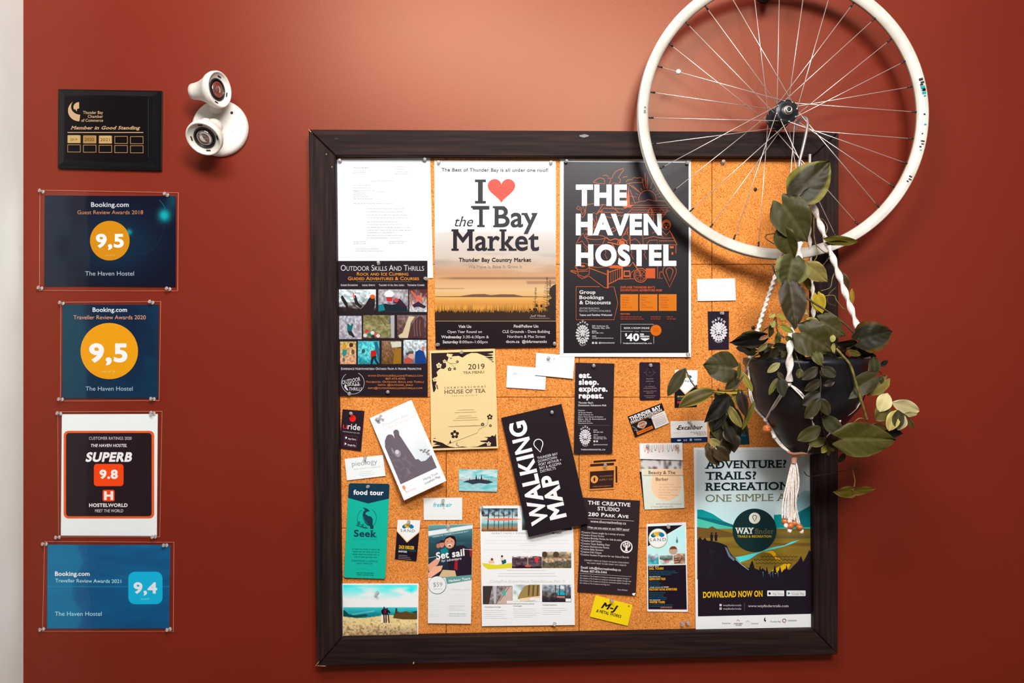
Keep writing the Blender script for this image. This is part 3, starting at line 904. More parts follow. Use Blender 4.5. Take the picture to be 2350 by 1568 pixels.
a.ell(893, 675, 11, 8, (240, 246, 248), 16); a.poly([(886, 682), (901, 682), (900, 692), (888, 692)], (206, 50, 56)); a.poly([(868.5, 700), (885, 697), (900, 700), (918, 694), (934, 705), (934, 715), (868.5, 715)], (30, 40, 52)); a.poly([(868.5, 700), (880, 699), (884, 712), (868.5, 715)], (20, 130, 146)); a.poly([(902, 688), (918, 686), (934, 704), (925, 706), (910, 696), (903, 697)], (60, 34, 46)); a.ell(909, 689, 6, 5, (206, 70, 84), 10)
a.ell(961, 686, 7, 8, (232, 112, 90), 14); a.poly([(946, 700), (960, 692), (978, 704), (974, 708), (960, 704), (950, 706)], (56, 40, 66)); a.line([(944, 668), (954, 682), (970, 690)], 4, (206, 110, 90))
a.poly([(797, 743), (801, 744), (804, 748), (809, 742), (811, 744), (808, 756), (807, 762), (814, 773), (811, 775), (800, 766), (797, 760)], (20, 110, 112)); a.poly([(798, 760), (807, 760), (815, 773), (812, 775), (800, 767)], (50, 44, 56)); a.ell(822, 752, 4, 8, (156, 142, 152), 10)
for i, (x, y, c_) in enumerate(((838, 770, (226, 226, 226)), (842, 760, (216, 60, 76)), (848, 768, (54, 120, 96)), (855, 764, (232, 232, 226)), (863, 769, (226, 80, 90)), (856, 773, (30, 60, 56)), (868, 771, (230, 220, 214)))): a.ell(x, y, 4.6, 4.2, c_, 9)
a.poly([(895, 728), (901, 730), (899, 742), (894, 741)], (50, 74, 160)); a.line([(876, 734), (885, 748)], 1, (50, 50, 50)); a.poly([(896, 725), (905, 723.5), (905, 776), (898, 776)], (184, 182, 184))
a.poly([(938, 726), (952, 727), (943, 740), (941, 752), (936, 776), (917, 776), (914, 770), (924, 764)], (222, 204, 166)); a.poly([(961, 727), (969, 727), (973, 736), (974, 772), (939, 776), (942, 752), (952, 735)], (86, 54, 56))
for x in (951, 957, 964): a.line([(x, 734), (x - 1, 752), (x + 1, 772)], 1.4, (140, 104, 100))
a.poly([(786, 802), (796, 803), (794, 815), (788, 820), (786, 812)], (40, 150, 150)); a.poly([(787, 790), (797, 792), (794, 803), (787, 802)], (222, 160, 40)); a.ell(806, 792, 5, 5, (70, 50, 44), 9); a.ell(810, 808, 4, 6, (120, 84, 66), 9); a.ell(789, 826, 3, 5, (110, 110, 110), 8)
a.poly([(852, 806), (862, 804), (864, 814), (863, 824), (871, 836), (865, 836), (858, 824), (855, 836), (850, 836), (852, 822)], (30, 46, 60)); a.poly([(851, 806), (862, 803), (864, 816), (851, 820)], (206, 36, 30)); a.poly([(859, 784), (866, 785), (870, 800), (870.5, 830), (862, 806)], (22, 110, 136)); a.ell(834, 806, 4, 5, (50, 90, 106), 9)
a.poly([(896, 785), (921, 784), (921, 796), (900, 798)], (222, 220, 200)); a.poly([(906, 802), (921, 800), (921, 834), (902, 836)], (160, 116, 34))
a.poly([(953, 808), (962, 803), (972, 806), (978, 824), (978, 835), (952, 834)], (18, 66, 140)); a.ell(971, 800, 4, 5.5, (214, 120, 110), 10); a.poly([(930, 812), (940, 806), (950, 806), (948, 812), (936, 818)], (96, 80, 84)); a.ell(943, 818, 7, 6, (228, 170, 160), 12); a.poly([(928, 824), (938, 820), (948, 826), (944, 834), (928, 834)], (196, 84, 70))
a.text('Experience Northwestern Ontario From A Higher Perspective', 783, 849, 5.2, (214, 206, 212), w=184, sc=True, bold=0.02)
a.ring(810, 879, 26, 25.5, 1.1, (206, 202, 204), a0=-62, a1=232)
for i, t in enumerate(('OUTDOOR', 'SKILLS', 'AND', 'THRILLS')):
    a.text(t, (786, 797, 813, 801)[i], (882, 886.5, 887, 896.5)[i], (8.4, 7, 4.4, 7)[i], (232, 230, 230), w=(42, 28, 14, 30)[i], bold=0.01, shear=0.15, ang=(-11, -6, -6, 0)[i])
a.poly([(792, 881), (797, 887), (794, 887), (800, 896), (796, 896), (790, 889)], (236, 232, 232))
for i, (t, x0, w_) in enumerate((('www.OutdoorSkillsandThrills.com', 844, 126), ('807-473-4742', 885, 45), ('Facebook: Outdoor Skills and Thrills', 841, 132), ('Insta: @outdoor_skills', 868, 80), ('info@outdoorskillsandthrills.com', 845, 124))):
    a.text(t, x0, 864.5 + i * 7.1, 4.5, (222, 132, 70), w=w_, sc=True, bold=0.01)
a.done()

# C market poster
a = Sheet('market_poster', 'tall white market poster with red heart over an orange sunset lake photo', 'poster', [(996.4, 368), (1275.8, 369.5), (1276.4, 796.6), (1000, 801)], DP, DP + .004, paper=(252, 251, 250), gloss=True)
def sunset(u, v):
    # v 0..1 from y=440 to y=738
    n = fbm(u * 2.2, v * 16, 21); n2 = fbm(u * 3 + 5, v * 22, 31)
    base = ramp([(0, (252, 251, 250)), (.30, (251, 247, 243)), (.42, (236, 224, 214)), (.50, (232, 218, 206)), (.58, (226, 186, 152)), (.63, (222, 170, 128)), (.66, (236, 178, 124)), (.76, (250, 208, 156)), (.83, (252, 190, 100)), (.865, (236, 160, 80)), (.90, (250, 176, 74)), (1.0, (240, 150, 44))], v)
    if .30 < v < .66:
        k = min(1, (v - .30) * 8) * min(1, (.66 - v) * 12)
        base = mix(base, (172, 162, 158), max(0, n - .52) * 2.6 * k)
        base = mix(base, (250, 222, 196), max(0, n2 - .55) * 2.4 * k)
    if .655 < v < .68: base = mix(base, (116, 92, 84), .8 * (1 - abs(v - .667) / .0125) * min(1, u * 6))
    if .74 < v < .752 and u < .25: base = mix(base, (180, 120, 90), .6)
    if .69 < v < .71 and u > .75: base = mix(base, (150, 110, 90), .5)
    return base
a.grid(997.6, 440, 1276, 738, 60, 130, sunset)
a.poly([(998, 680.5), (1055, 680), (1068, 678), (1085, 675.5), (1112, 675), (1125, 677.5), (1150, 675.5), (1180, 676), (1200, 680), (1276, 681.5), (1276, 682.6), (998, 682)], (132, 96, 82))
R = random.Random(4)
pts = [(998, 737)]
x = 998.0
while x < 1276:
    k = 1.0 if x < 1215 else 1.25
    pts += [(x, 716 - R.uniform(-3, 3) * k), (x + 1.1, 704 - R.uniform(-7, 9) * k), (x + 2.0, 715 - R.uniform(-2, 4) * k)]; x += 3.0
a.poly(pts + [(1276, 737)], (66, 48, 38))
def tree(s, x, y0, y1, w_, c, seed):
    r = random.Random(seed); s.line([(x, y0), (x + r.uniform(-1, 1), (y0 + y1) / 2), (x + 1, y1)], 1.0, c)
    y = y1 + 4
    while y < y0 - 6:
        k = w_ * (y - y1) / (y0 - y1) + 1.5
        for q in (-1, 1): s.line([(x, y), (x + q * k, y - r.uniform(0, 5))], .7, c)
        y += r.uniform(3, 6)
for q in ((1229, 716, 660, 7, 1), (1255, 720, 636, 12, 2), (1262, 716, 642, 8, 3)): tree(a, q[0], q[1], q[2], q[3], (92, 66, 50), q[4])
a.poly([(1262, 662), (1268, 656), (1276, 652), (1276, 737), (1256, 737), (1252, 722), (1258, 712), (1250, 706), (1262, 700), (1258, 690), (1266, 684), (1260, 674)], (64, 48, 42))
for i in range(26):
    x = R.uniform(1214, 1272); y = R.uniform(700, 732); a.ell(x, y, R.uniform(2, 6), R.uniform(1.5, 4), (62, 46, 38), 7)
a.rect(998.8, 736.6, 1276.2, 737.8, (206, 170, 140)); a.poly([(998.8, 737.8), (1276.2, 737.8), (1276.4, 796.6), (1000, 801)], (44, 32, 36))
a.text('The Best of Thunder Bay is all under one roof!', 1013, 393.5, 7.6, (92, 96, 100), w=245, bold=0.022, slope=0.004)
SE = (62, 62, 68)
a.text('I', 1102.5, 465, 50.5, SE, al='c', w=25, bold=0.03, slab=0.10)
hp = []
for i in range(60):
    t = i / 60 * 2 * math.pi
    hp.append((1150.8 + 31.5 * math.sin(t) ** 3, 434 - (13 * math.cos(t) - 5 * math.cos(2 * t) - 2 * math.cos(3 * t) - math.cos(4 * t)) * 1.92))
a.poly(hp, (244, 98, 82))
a.text('the', 1044, 519.5, 22.5, (60, 60, 66), w=42, shear=0.3, bold=0.0, slab=0.03)
a.text('T', 1081, 520, 46, SE, w=42, bold=0.018, slab=0.07)
a.text('Bay', 1131, 520.5, 46, (66, 64, 70), w=103, bold=0.018, slab=0.06)
a.text('Market', 1036, 574.5, 47, (48, 42, 50), w=201, bold=0.016, slab=0.06)
a.text('Thunder Bay Country Market', 1053, 600.8, 8.6, (52, 48, 52), w=166, bold=0.03)
a.text('We Make It, Bake It, Grow It', 1075, 615.5, 7, (176, 160, 148), w=123)
a.text('Judi Vinnie', 1216, 727.5, 5, (214, 196, 178), w=36, shear=.4); a.greek(1216, 1262, 731, 2, 1, .8, (200, 180, 160), 3)
WT = (236, 232, 232)
for t, x0, y, w_, bo in (('Visit Us:', 1052, 752.6, 30, .03), ('Open Year Round on', 1027, 764.5, 79, .005), ('Wednesday', 1012.5, 776.5, 47, .03), ('3:30-6:30pm &', 1062, 776.5, 60, .005), ('Saturday', 1016, 788, 36, .03), ('8:00am-1:00pm', 1054, 788, 65, .005),
                         ('Find/Follow Us:', 1179, 752, 57, .03), ('CLE Grounds - Dove Building', 1153, 764.3, 109, .01), ('Northern & Mac Street', 1164.5, 775.7, 87, .005), ('tbcm.ca', 1161, 787.2, 31, .02), ('@tbfarmersmkt', 1198, 787.2, 57, .02)):
    a.text(t, x0, y, 6.2, WT, w=w_, bold=bo)
a.done()

# lion emblem -------------------------------------------------------
def lion(s, cx, cy, w_, h_, c, bg, words=True, name='HAVEN'):
    for ring, (n, rr, sz) in enumerate(((18, .88, .115), (15, .66, .105), (11, .48, .07))):
        for i in range(n):
            th = (i + (.5 if ring == 1 else 0)) / n * 2 * math.pi - math.pi / 2
            x = cx + w_ / 2 * rr * math.cos(th); y = cy + h_ / 2 * rr * math.sin(th) * (1.0 if math.sin(th) < 0 else 1.06)
            a_ = sz * w_ * 1.1; b2 = a_ * .72
            ux, uy = math.cos(th), math.sin(th)
            s.poly([(x + ux * a_, y + uy * a_), (x - uy * b2, y + ux * b2), (x - ux * a_ * .8, y - uy * a_ * .8), (x + uy * b2, y - ux * b2)], c)
    k = w_ / 40.0
    s.poly([(cx - 7.5 * k, cy - 9 * k), (cx - 4 * k, cy - 12 * k), (cx + 4 * k, cy - 12 * k), (cx + 7.5 * k, cy - 9 * k), (cx + 6.5 * k, cy + 3 * k), (cx + 3.6 * k, cy + 9 * k), (cx - 3.6 * k, cy + 9 * k), (cx - 6.5 * k, cy + 3 * k)], c)
    s.poly([(cx - 6 * k, cy - 5 * k), (cx - 2.2 * k, cy - 4 * k), (cx - 3 * k, cy - 2 * k)], bg)
    s.poly([(cx + 6 * k, cy - 5 * k), (cx + 2.2 * k, cy - 4 * k), (cx + 3 * k, cy - 2 * k)], bg)
    s.poly([(cx - 2.8 * k, cy + 2.5 * k), (cx + 2.8 * k, cy + 2.5 * k), (cx, cy + 5 * k)], bg)
    s.poly([(cx - 3.5 * k, cy + 7 * k), (cx, cy + 6 * k), (cx + 3.5 * k, cy + 7 * k), (cx + 2.4 * k, cy + 10 * k), (cx - 2.4 * k, cy + 10 * k)], bg)
    s.poly([(cx - 2 * k, cy + 11 * k), (cx + 2 * k, cy + 11 * k), (cx, cy + 15 * k)], c)
    if words:
        s.arc(name, cx, cy, w_ * .5, h_ * .62, -128, -52, 5.2 * k, c, bold=.05)
        s.arc('HOSTEL', cx, cy, w_ * .48, h_ * .66, 122, 58, 3.6 * k, c, bold=.02, flip=True)
        s.text('THE', cx, cy - h_ * .73, 2.4 * k, c, al='c')


# D hostel poster
OR = (226, 106, 48); DKG = (46, 40, 44)
a = Sheet('hostel_poster', 'big black poster with white capitals over orange line drawings and a white margin', 'poster', [(1285.5, 365), (1585.5, 367), (1586, 819.6), (1284.6, 818.8)], DP, DP + .005, step=1.3e-5, paper=(252, 252, 252), gloss=True)
a.poly([(1293.5, 371.5), (1580.5, 373.5), (1580.5, 810.3), (1293, 811)], DKG)
lw = 1.25
LN = lambda p, w_=lw, c=OR, close=False: a.line(p, w_, c, close=close)
# gull, sun, sails, waves
LN([(1397, 425), (1402, 412), (1394, 409), (1405, 409), (1407, 402), (1412, 395), (1420, 390), (1431, 386.5), (1431, 391), (1424, 400), (1419, 408), (1424, 411), (1423, 419), (1415, 422), (1409, 419), (1400, 426)], 1.2)
LN([(1361, 418), (1370, 411), (1377, 408), (1386, 411), (1388, 417), (1387, 422), (1372, 421), (1361, 418)]); LN([(1384, 403), (1391, 402), (1396, 406)]); LN([(1429, 408), (1434, 406), (1440, 405)])
LN([(1437, 418), (1440, 413), (1451, 412), (1455, 407), (1463, 409), (1470, 407), (1477, 412), (1475, 419), (1456, 419), (1437, 422)])
LN(arcpts(1486, 457, 20, 20, 170, 370, 24)); a.ell(1486, 456, 17, 16, (48, 42, 50), 28)
for i in range(11):
    t = math.radians(190 + i * 16); r0 = 23 if i % 2 else 25; r1 = (30 if i % 2 else 47) if i not in (5,) else 50
    LN([(1486 + r0 * math.cos(t), 457 + r0 * math.sin(t)), (1486 + r1 * math.cos(t), 457 + r1 * math.sin(t))], 1.0)
LN([(1480, 397), (1483, 433)]); LN([(1443, 423), (1470, 443)])
LN([(1526, 428), (1533, 424), (1536, 432), (1532, 438)], 1)
a.poly([(1443, 426), (1445.5, 472), (1436, 472)], OR); LN([(1446, 436), (1457, 466), (1448, 466)]); LN([(1438, 434), (1437, 470)])
LN([(1456, 467), (1470, 462), (1480, 462), (1487, 458), (1500, 461), (1520, 461), (1530, 464)])
for j in range(5):
    y = 470.5 + j * 5.4; x = 1446 + (j * 7) % 10; p = []
    while x < 1535 - j * 3:
        p += [(x, y), (x + 2.6, y + 1.4), (x + 5.2, y)]; x += 5.2
    LN(p, 1)
LN([(1323, 479), (1326, 473), (1332, 476), (1329, 482), (1323, 479)]); LN([(1333, 482), (1338, 474), (1342, 484), (1337, 494), (1333, 482)]); LN([(1345, 470), (1343, 490), (1338, 500), (1331, 494)]); LN([(1345, 470), (1365, 467), (1378, 472)])
LN([(1378, 470), (1400, 471), (1418, 486), (1424, 494), (1400, 500), (1385, 495), (1378, 484), (1386, 478), (1430, 480), (1452, 471)]); LN([(1370, 490), (1380, 475), (1384, 468)]); LN([(1372, 487), (1430, 488)]); LN([(1420, 470), (1436, 474), (1452, 478), (1440, 490), (1424, 497)]); LN([(1356, 495), (1362, 488), (1370, 492), (1375, 485), (1384, 484)])
a.poly([(1425, 470), (1455, 470), (1447, 476), (1432, 477)], OR)
LN([(1489, 495), (1487, 485), (1492, 477), (1498, 485), (1500, 510)]); LN([(1494, 500), (1496, 478)]); LN([(1524, 488), (1518, 476), (1512, 490), (1528, 492)]); LN([(1520, 500), (1530, 485), (1538, 484)])
# animals, bowls, lion between the words
for i in range(16):
    x = 1342 + (i % 8) * 3.2; y = 540 - (i // 8) * 11; LN([(x, y), (x + 2, y - 5), (x + 4, y)], 1)
LN([(1322, 560), (1330, 545), (1338, 535), (1344, 548)]); LN([(1326, 558), (1336, 553), (1340, 560)]); LN([(1360, 500), (1366, 512), (1362, 524), (1370, 532)], 1.6); LN([(1368, 496), (1370, 510), (1365, 520)])
LN(arcpts(1367, 545, 22, 5, 0, 360, 26)); LN([(1345, 545), (1352, 562), (1382, 562), (1390, 545)]); LN([(1340, 560), (1352, 572)]); 
LN([(1391, 545), (1400, 552), (1412, 548), (1424, 552), (1432, 560), (1420, 562), (1404, 558), (1394, 556)], 2.4); LN([(1404, 560), (1410, 568)], 2.4); LN([(1395, 530), (1408, 522), (1414, 528), (1405, 533)], 2); LN([(1422, 542), (1428, 530), (1432, 540), (1442, 520), (1440, 536)], 2.4)
LN(arcpts(1436, 545, 8, 8, 0, 360, 18), 1); LN(arcpts(1428, 560, 11, 11, 180, 360, 14), 2); a.ell(1427, 558, 7, 6, OR, 12)
LN([(1446, 540), (1446, 562)], 2); LN([(1448, 552), (1458, 548), (1466, 555), (1472, 565)]); LN([(1450, 560), (1460, 562), (1465, 568)]); LN([(1448, 538), (1475, 541), (1476, 562)])
LN([(1478, 548), (1500, 543), (1520, 547), (1548, 546)]); LN([(1484, 560), (1490, 552), (1508, 551), (1508, 562), (1484, 562)]); LN([(1512, 553), (1548, 553), (1552, 562), (1512, 562)])
LN([(1497, 535), (1510, 530), (1522, 545)]); a.ell(1529, 516, 11, 12, OR, 20); a.ell(1529, 519, 7.5, 8.5, DKG, 16); LN([(1524, 517), (1527, 516)], 2); LN([(1531, 516), (1534, 517)], 2); a.ell(1529, 522, 2.4, 3, OR, 8); LN([(1520, 530), (1528, 540), (1538, 530)]); LN([(1536, 528), (1548, 552), (1554, 562)], 1.6)
LN([(1540, 534), (1552, 556)], 1); a.rect(1537, 565, 1546, 570, OR); LN([(1551, 562), (1551, 582)]); a.ell(1543, 582, 2.5, 3.5, OR, 8)
# cup, bed, bicycle, pin
LN(arcpts(1336, 612, 16, 8, 0, 360, 22)); a.ell(1337, 611, 6, 2.5, OR, 10); LN([(1323, 611), (1327, 630), (1340, 636), (1352, 630), (1353, 610)]); LN([(1325, 624), (1350, 622)]); LN([(1323, 628), (1309, 623), (1310, 621), (1324, 623)], 1.8); LN([(1324, 631), (1336, 640), (1351, 634)])
LN([(1352, 612), (1374, 614), (1392, 612), (1413, 616), (1425, 612)]); LN([(1354, 616), (1392, 630)], 1.8); LN([(1352, 634), (1366, 645), (1380, 655), (1387, 660), (1393, 661)]); a.rect(1393, 620, 1397, 662, OR); a.rect(1425.5, 610, 1429.5, 640, OR)
LN([(1397, 625), (1426, 615)], 2); LN([(1397, 652), (1412, 645), (1426, 636)], 2)
for x in (1402, 1407, 1412, 1417, 1422): LN([(x, 624 - (x - 1402) * .3), (x, 650 - (x - 1402) * .6)], .9)
a.poly([(1398, 609), (1428, 609), (1430, 615), (1400, 616)], OR)
LN([(1430, 612), (1446, 610), (1452, 602), (1470, 628)], 2.4); a.rect(1431, 621, 1446, 636, OR); a.rect(1433.5, 624, 1444, 632.5, DKG); LN([(1446, 640), (1448, 626), (1456, 620)]); LN([(1420, 641), (1455, 640)], 1.4)
LN(arcpts(1470, 632, 15, 16, 0, 360, 30), 1.8); LN(arcpts(1470, 632, 11.5, 12, 0, 360, 26), 1)
for i in range(8): t = i * math.pi / 4; LN([(1470, 632), (1470 + 11 * math.cos(t), 632 + 11 * math.sin(t))], .8)
a.rect(1482, 616, 1503.5, 639, (232, 100, 44)); LN([(1509, 606), (1509, 639), (1520, 639)]); LN([(1514, 638), (1514, 625), (1517, 623), (1519, 626)])
for (r_, yo) in ((15.5, 0), (8, 1)):
    LN([(1536.5 + r_ * math.cos(t_), 623 + r_ * math.sin(t_) * 1.0) for t_ in [math.radians(150 + i * 12) for i in range(21)]] + [(1536.5, 660 if r_ > 9 else 646)], 1.3, OR, True)
for i in range(12):
    x = 1340 + i * 15; LN([(x, 566 + (i % 3) * 5), (x + 6, 572 + (i % 2) * 8), (x + 3, 584), (x + 9, 596)], 1)
for (t, y, w_, h_) in (('THE', 469.5, 117.5, 42.5), ('HAVEN', 537, 197, 43), ('HOSTEL', 607.5, 230.5, 43)):
    a.text(t, 1321.5, y, h_, (254, 252, 252), w=w_, bold=0.052)
a.line([(1322, 658), (1376, 658)], 1.2, OR); a.line([(1398, 658.5), (1409, 658.5), (1418, 696), (1409, 734), (1322, 734), (1322, 658)], 1.2, OR)
for t, y, w_ in (('Group', 674.5, 37), ('Bookings', 686.5, 56), ('& Discounts', 698.3, 72)): a.text(t, 1329.5, y, 7.8, (240, 238, 238), w=w_, bold=0.03)
for t, y, w_, b_ in (('(ENTIRE BUILDING', 710, 46, 0), ('RENTAL OPTION AVAILABLE)', 715.8, 72, 0), ('Teams and Families Welcome!', 725, 75, .03)): a.text(t, 1329.5, y, 4, (200, 196, 198) if not b_ else (240, 238, 238), w=w_, bold=b_)
for t, y, w_ in (("EXPLORE THUNDER BAY'S", 662, 79), ('DOWNTOWN ADVENTURE HUB!', 668.8, 95)): a.text(t, 1424, y, 4.6, (226, 96, 44), w=w_, bold=0.035)
for i, ls in enumerate((('Private', 'Modern', 'Rooms', 'with', 'Smart TVs'), ('Room', 'Bunk', 'and POD', 'Style', 'Dormitories'), ('Female', 'Male and', 'Co-ed', 'Options', 'Available'))):
    x0 = 1423.5 + i * 44; a.rect(x0, 675.5, x0 + 41, 713.8, (242, 134, 30))
    for j, t in enumerate(ls): a.text(t, x0 + 4.5, 684.5 + j * 5.7, 3.6, (186, 84, 18), bold=.01)
a.text('FEATURES:', 1424, 722.5, 3.4, OR, w=22, bold=.03)
for x0, x1, w_ in ((1424, 1486, 1), (1493, 1526, 2), (1530, 1552, 3)): a.greek(x0, x1, 728.6, 4.8, 2, 2, (176, 74, 50), w_)
lion(a, 1337, 767, 30, 42, (236, 234, 234), DKG)
for t, x0, y, w_, b_ in (('205 Ambrose St.', 1358.5, 750, 38, .02), ('Thunder Bay, ON', 1358.5, 754.6, 40, .02), ('phone', 1358.5, 761.5, 10, .03), ('807-286-1442', 1358.5, 766, 26, 0), ('email', 1358.5, 773, 9, .03), ('info@thehavenhostel.ca', 1358.5, 777.5, 49, 0), ('@thehavenhostel', 1374, 788.5, 36, .03)): a.text(t, x0, y, 3.3, (222, 218, 220), w=w_, bold=b_)
a.rect(1358.5, 785, 1363, 789.5, (236, 234, 234)); a.rect(1365.5, 785, 1370.5, 789.5, (236, 234, 234)); a.ring(1368, 787.2, 1.1, 1.1, .5, DKG, 12)
a.line([(1500, 750), (1500, 744.5), (1424.5, 744.5), (1424.5, 789)], .9, (226, 222, 222)); a.line([(1500, 772), (1500, 789)], .9, (226, 222, 222)); a.line([(1425, 760.5), (1453, 760.5)], .7, (226, 222, 222)); a.line([(1471, 760.5), (1492, 760.5)], .7, (226, 222, 222))
a.text('BOOK A ROOM ONLINE', 1432, 755, 3.8, (240, 236, 236), w=58, bold=.03); a.text('from', 1457.5, 762, 2.6, (220, 216, 216), w=8); a.text('$', 1434.5, 771.5, 6, WHT, bold=.03); a.text('40', 1437.5, 782, 15.5, WHT, w=29, bold=.035)
a.text('PER', 1469, 769.5, 3.6, WHT, w=9, bold=.03); a.text('PERSON', 1469, 774.3, 3.6, WHT, w=20.5, bold=.03); a.poly([(1470, 776.5), (1490, 776.5), (1490, 778), (1479.7, 783), (1470, 778)], WHT)
a.text('THEHAVENHOSTEL.CA', 1429, 789.8, 3, (232, 228, 228), w=67, bold=.03)
a.poly([(1505 + (13.6 if i % 2 else 11.8) * math.cos(i * math.pi / 22), 758.5 + (13.6 if i % 2 else 11.8) * math.sin(i * math.pi / 22)) for i in range(44)], (246, 122, 22)); a.greek(1498, 1512, 755, 3.4, 3, 1.3, (210, 90, 20), 3, 'c')
a.done()

# E tea menu
a = Sheet('tea_menu', 'cream tea menu with black blossom corners, pinned below the market poster', 'menu', [(985.8, 805), (1135.8, 800), (1143.3, 1029), (990, 1034)], DP + .002, DP + .010, paper=(244, 216, 158), th=.0012, loc=(360, 550))
TB = (52, 36, 38); CR = (248, 222, 168)
def edgeblob(xs, ys, jag, seed):
    r = random.Random(seed); return [(x + r.uniform(-jag, jag), y + r.uniform(-jag, jag)) for x, y in zip(xs, ys)]
a.poly([(8, 14), (100, 14), (92, 30), (104, 40), (98, 58), (88, 66), (90, 92), (76, 104), (60, 100), (48, 108), (36, 120), (42, 140), (30, 150), (36, 172), (28, 196), (32, 208), (24, 226), (16, 230), (10, 180)], TB)
a.poly([(100, 14), (350, 14), (350, 24), (318, 28), (350, 34), (342, 40), (310, 42), (290, 34), (262, 22), (230, 20), (206, 28), (180, 44), (160, 34), (120, 36), (128, 24), (100, 20)], TB)
for q in (((304, 46), (340, 44), (352, 52), (330, 56)), ((318, 58), (350, 60), (340, 66)), ((334, 70), (352, 70), (348, 76)), ((108, 44), (124, 44), (118, 50)), ((33, 190), (38, 188), (44, 216), (38, 212))): a.poly(q, TB)
a.poly([(8, 540), (8, 530), (50, 524), (12, 518), (30, 510), (10, 506), (10, 494), (28, 500), (60, 510), (78, 522), (100, 532), (130, 538), (150, 536), (168, 534), (200, 540), (250, 536), (300, 516), (270, 512), (262, 506), (300, 504), (306, 492), (286, 486), (320, 486), (330, 478), (342, 484), (350, 470), (352, 540)], TB)
a.poly([(10, 484), (26, 482), (20, 488)], TB)
def blossom(x, y, r, c, n=5, hollow=False):
    for i in range(n):
        t = i / n * 6.283 - 1.57; a.ell(x + r * .62 * math.cos(t), y + r * .62 * math.sin(t), r * .36, r * .36, c, 14)
    a.ell(x, y, r * (.16 if not hollow else .3), r * .16, CR, 8)
for q in ((50, 84, 16, CR), (82, 62, 11, CR), (26, 160, 13, CR), (108, 106, 11, TB), (136, 104, 8, TB), (152, 66, 8, TB), (128, 466, 24, TB), (320, 376, 16, TB), (322, 424, 8, TB), (280, 416, 10, TB), (310, 524, 13, CR)): blossom(*q)
a.line([(86, 520), (250, 462), (262, 440), (302, 424), (312, 390)], 1.2, TB); a.line([(90, 60), (112, 74), (150, 76)], 1, TB); a.line([(86, 56), (120, 80), (140, 102)], 1, TB); a.poly([(96, 512), (104, 496), (108, 514)], TB); a.line([(140, 510), (136, 524), (150, 532)], 3, TB)
a.text('2019', 210, 110, 28, TB, w=90); a.text('TEA MENU', 180, 134, 13, (110, 84, 60), w=118, slab=.06)
a.text('international', 78, 212, 13, (140, 112, 76), w=224, sp=1.6, slab=.05); a.text('HOUSE OF TEA', 76, 240, 20, (96, 74, 54), w=226, slab=.06); a.text('HEALTH STUDIO', 116, 256, 5, (160, 134, 94), w=140, sp=1.6)
for i, (x0, x1, y) in enumerate(((146, 236, 334), (130, 248, 347), (150, 220, 367), (136, 252, 378), (122, 258, 390))): a.greek(x0, x1, y, 5, 1, 2.4, (184, 156, 108), i)
a.text('www.internationalhouseoftea.com', 96, 424, 6, (120, 96, 60), w=182, bold=.01)
a.done()

# F, G blank white cards
a = Sheet('business_card', 'white business card touching the bottom of the big black poster, overlapping a second white card', 'business card', [(1230.4, 810), (1319, 817), (1315, 869.6), (1227.9, 861)], DP + .004, DP + .005, paper=(254, 254, 255), loc=(90, 55), group='white business cards')
a.ell(42, 11, 3, 3.4, (226, 228, 232), 12); a.text('Thunder Bay', 56, 8, 3, (200, 204, 208)); a.text('Little Bit Northern Care', 10, 23, 3.4, (214, 216, 222), w=60, slab=.05); a.greek(20, 66, 32, 5, 2, 1, (226, 228, 232), 3); a.done()
a = Sheet('business_card', 'white business card tucked lower left under another white card, right of the tea menu', 'business card', [(1164, 839), (1254, 846), (1251, 895), (1162, 889.5)], DP + .001, DP + .003, paper=(252, 252, 254), loc=(90, 50), group='white business cards')
a.text('Northland Studio', 24, 8, 3, (216, 218, 222), w=36); a.ell(18, 18, 4, 4, (226, 230, 232), 12); a.ring(18, 20, 6, 5, .8, (214, 220, 222)); a.text('Jo Whatley', 64, 19, 3.4, (150, 150, 156), w=20); a.greek(20, 44, 18, 4, 1, 1, (214, 216, 220), 2); a.done()

# H eat sleep explore
DB = (50, 40, 44)
a = Sheet('rack_card', 'black rack card with four lowercase bold lines and a lion emblem', 'flyer', [(1320.5, 832.5), (1410, 834.7), (1405, 1040.8), (1317, 1041.5)], DP + .001, DP + .006, paper=DB, gloss=True, th=.0006)
for t, y, w_ in (('eat.', 867.2, 29), ('sleep.', 882.8, 46), ('explore.', 898.5, 66), ('repeat.', 914.2, 57)): a.text(t, 1328.2, y, 12.2, (250, 246, 246), w=w_, bold=0.045)
for t, y, w_, h_ in (("Thunder Bay's", 926.5, 34, 4), ('Downtown Adventure Hub', 932.5, 64, 4)): a.text(t, 1327.3, y, h_, (226, 222, 222), w=w_, bold=.02)
for t, y, w_ in (('Features:', 943.5, 15), ('26 Room Hostel', 948.5, 31), ('Self Check-in', 953.5, 34), ('Short Term Room & Kitchen', 958.5, 57), ('Bike, Ski & Snowboard', 963.5, 63), ('Safe and Fun', 968, 28), ('Downtown & Area', 972.8, 33)): a.text(t, 1327, y, 3, (216, 210, 212), w=w_, bold=.01)
a.rect(1327, 976.2, 1399, 976.7, (120, 112, 114)); lion(a, 1343, 1003, 26, 34, (230, 226, 228), DB)
for t, y, w_ in (('phone', 988.5, 9), ('807-286-1442', 993.5, 22), ('address', 999.5, 10), ('205 Ambrose St.', 1004.5, 28), ('Thunder Bay, ON', 1008.3, 30), ('@thehavenhostel', 1022, 32)): a.text(t, 1361.8, y, 3, (214, 208, 210), w=w_, bold=.01)
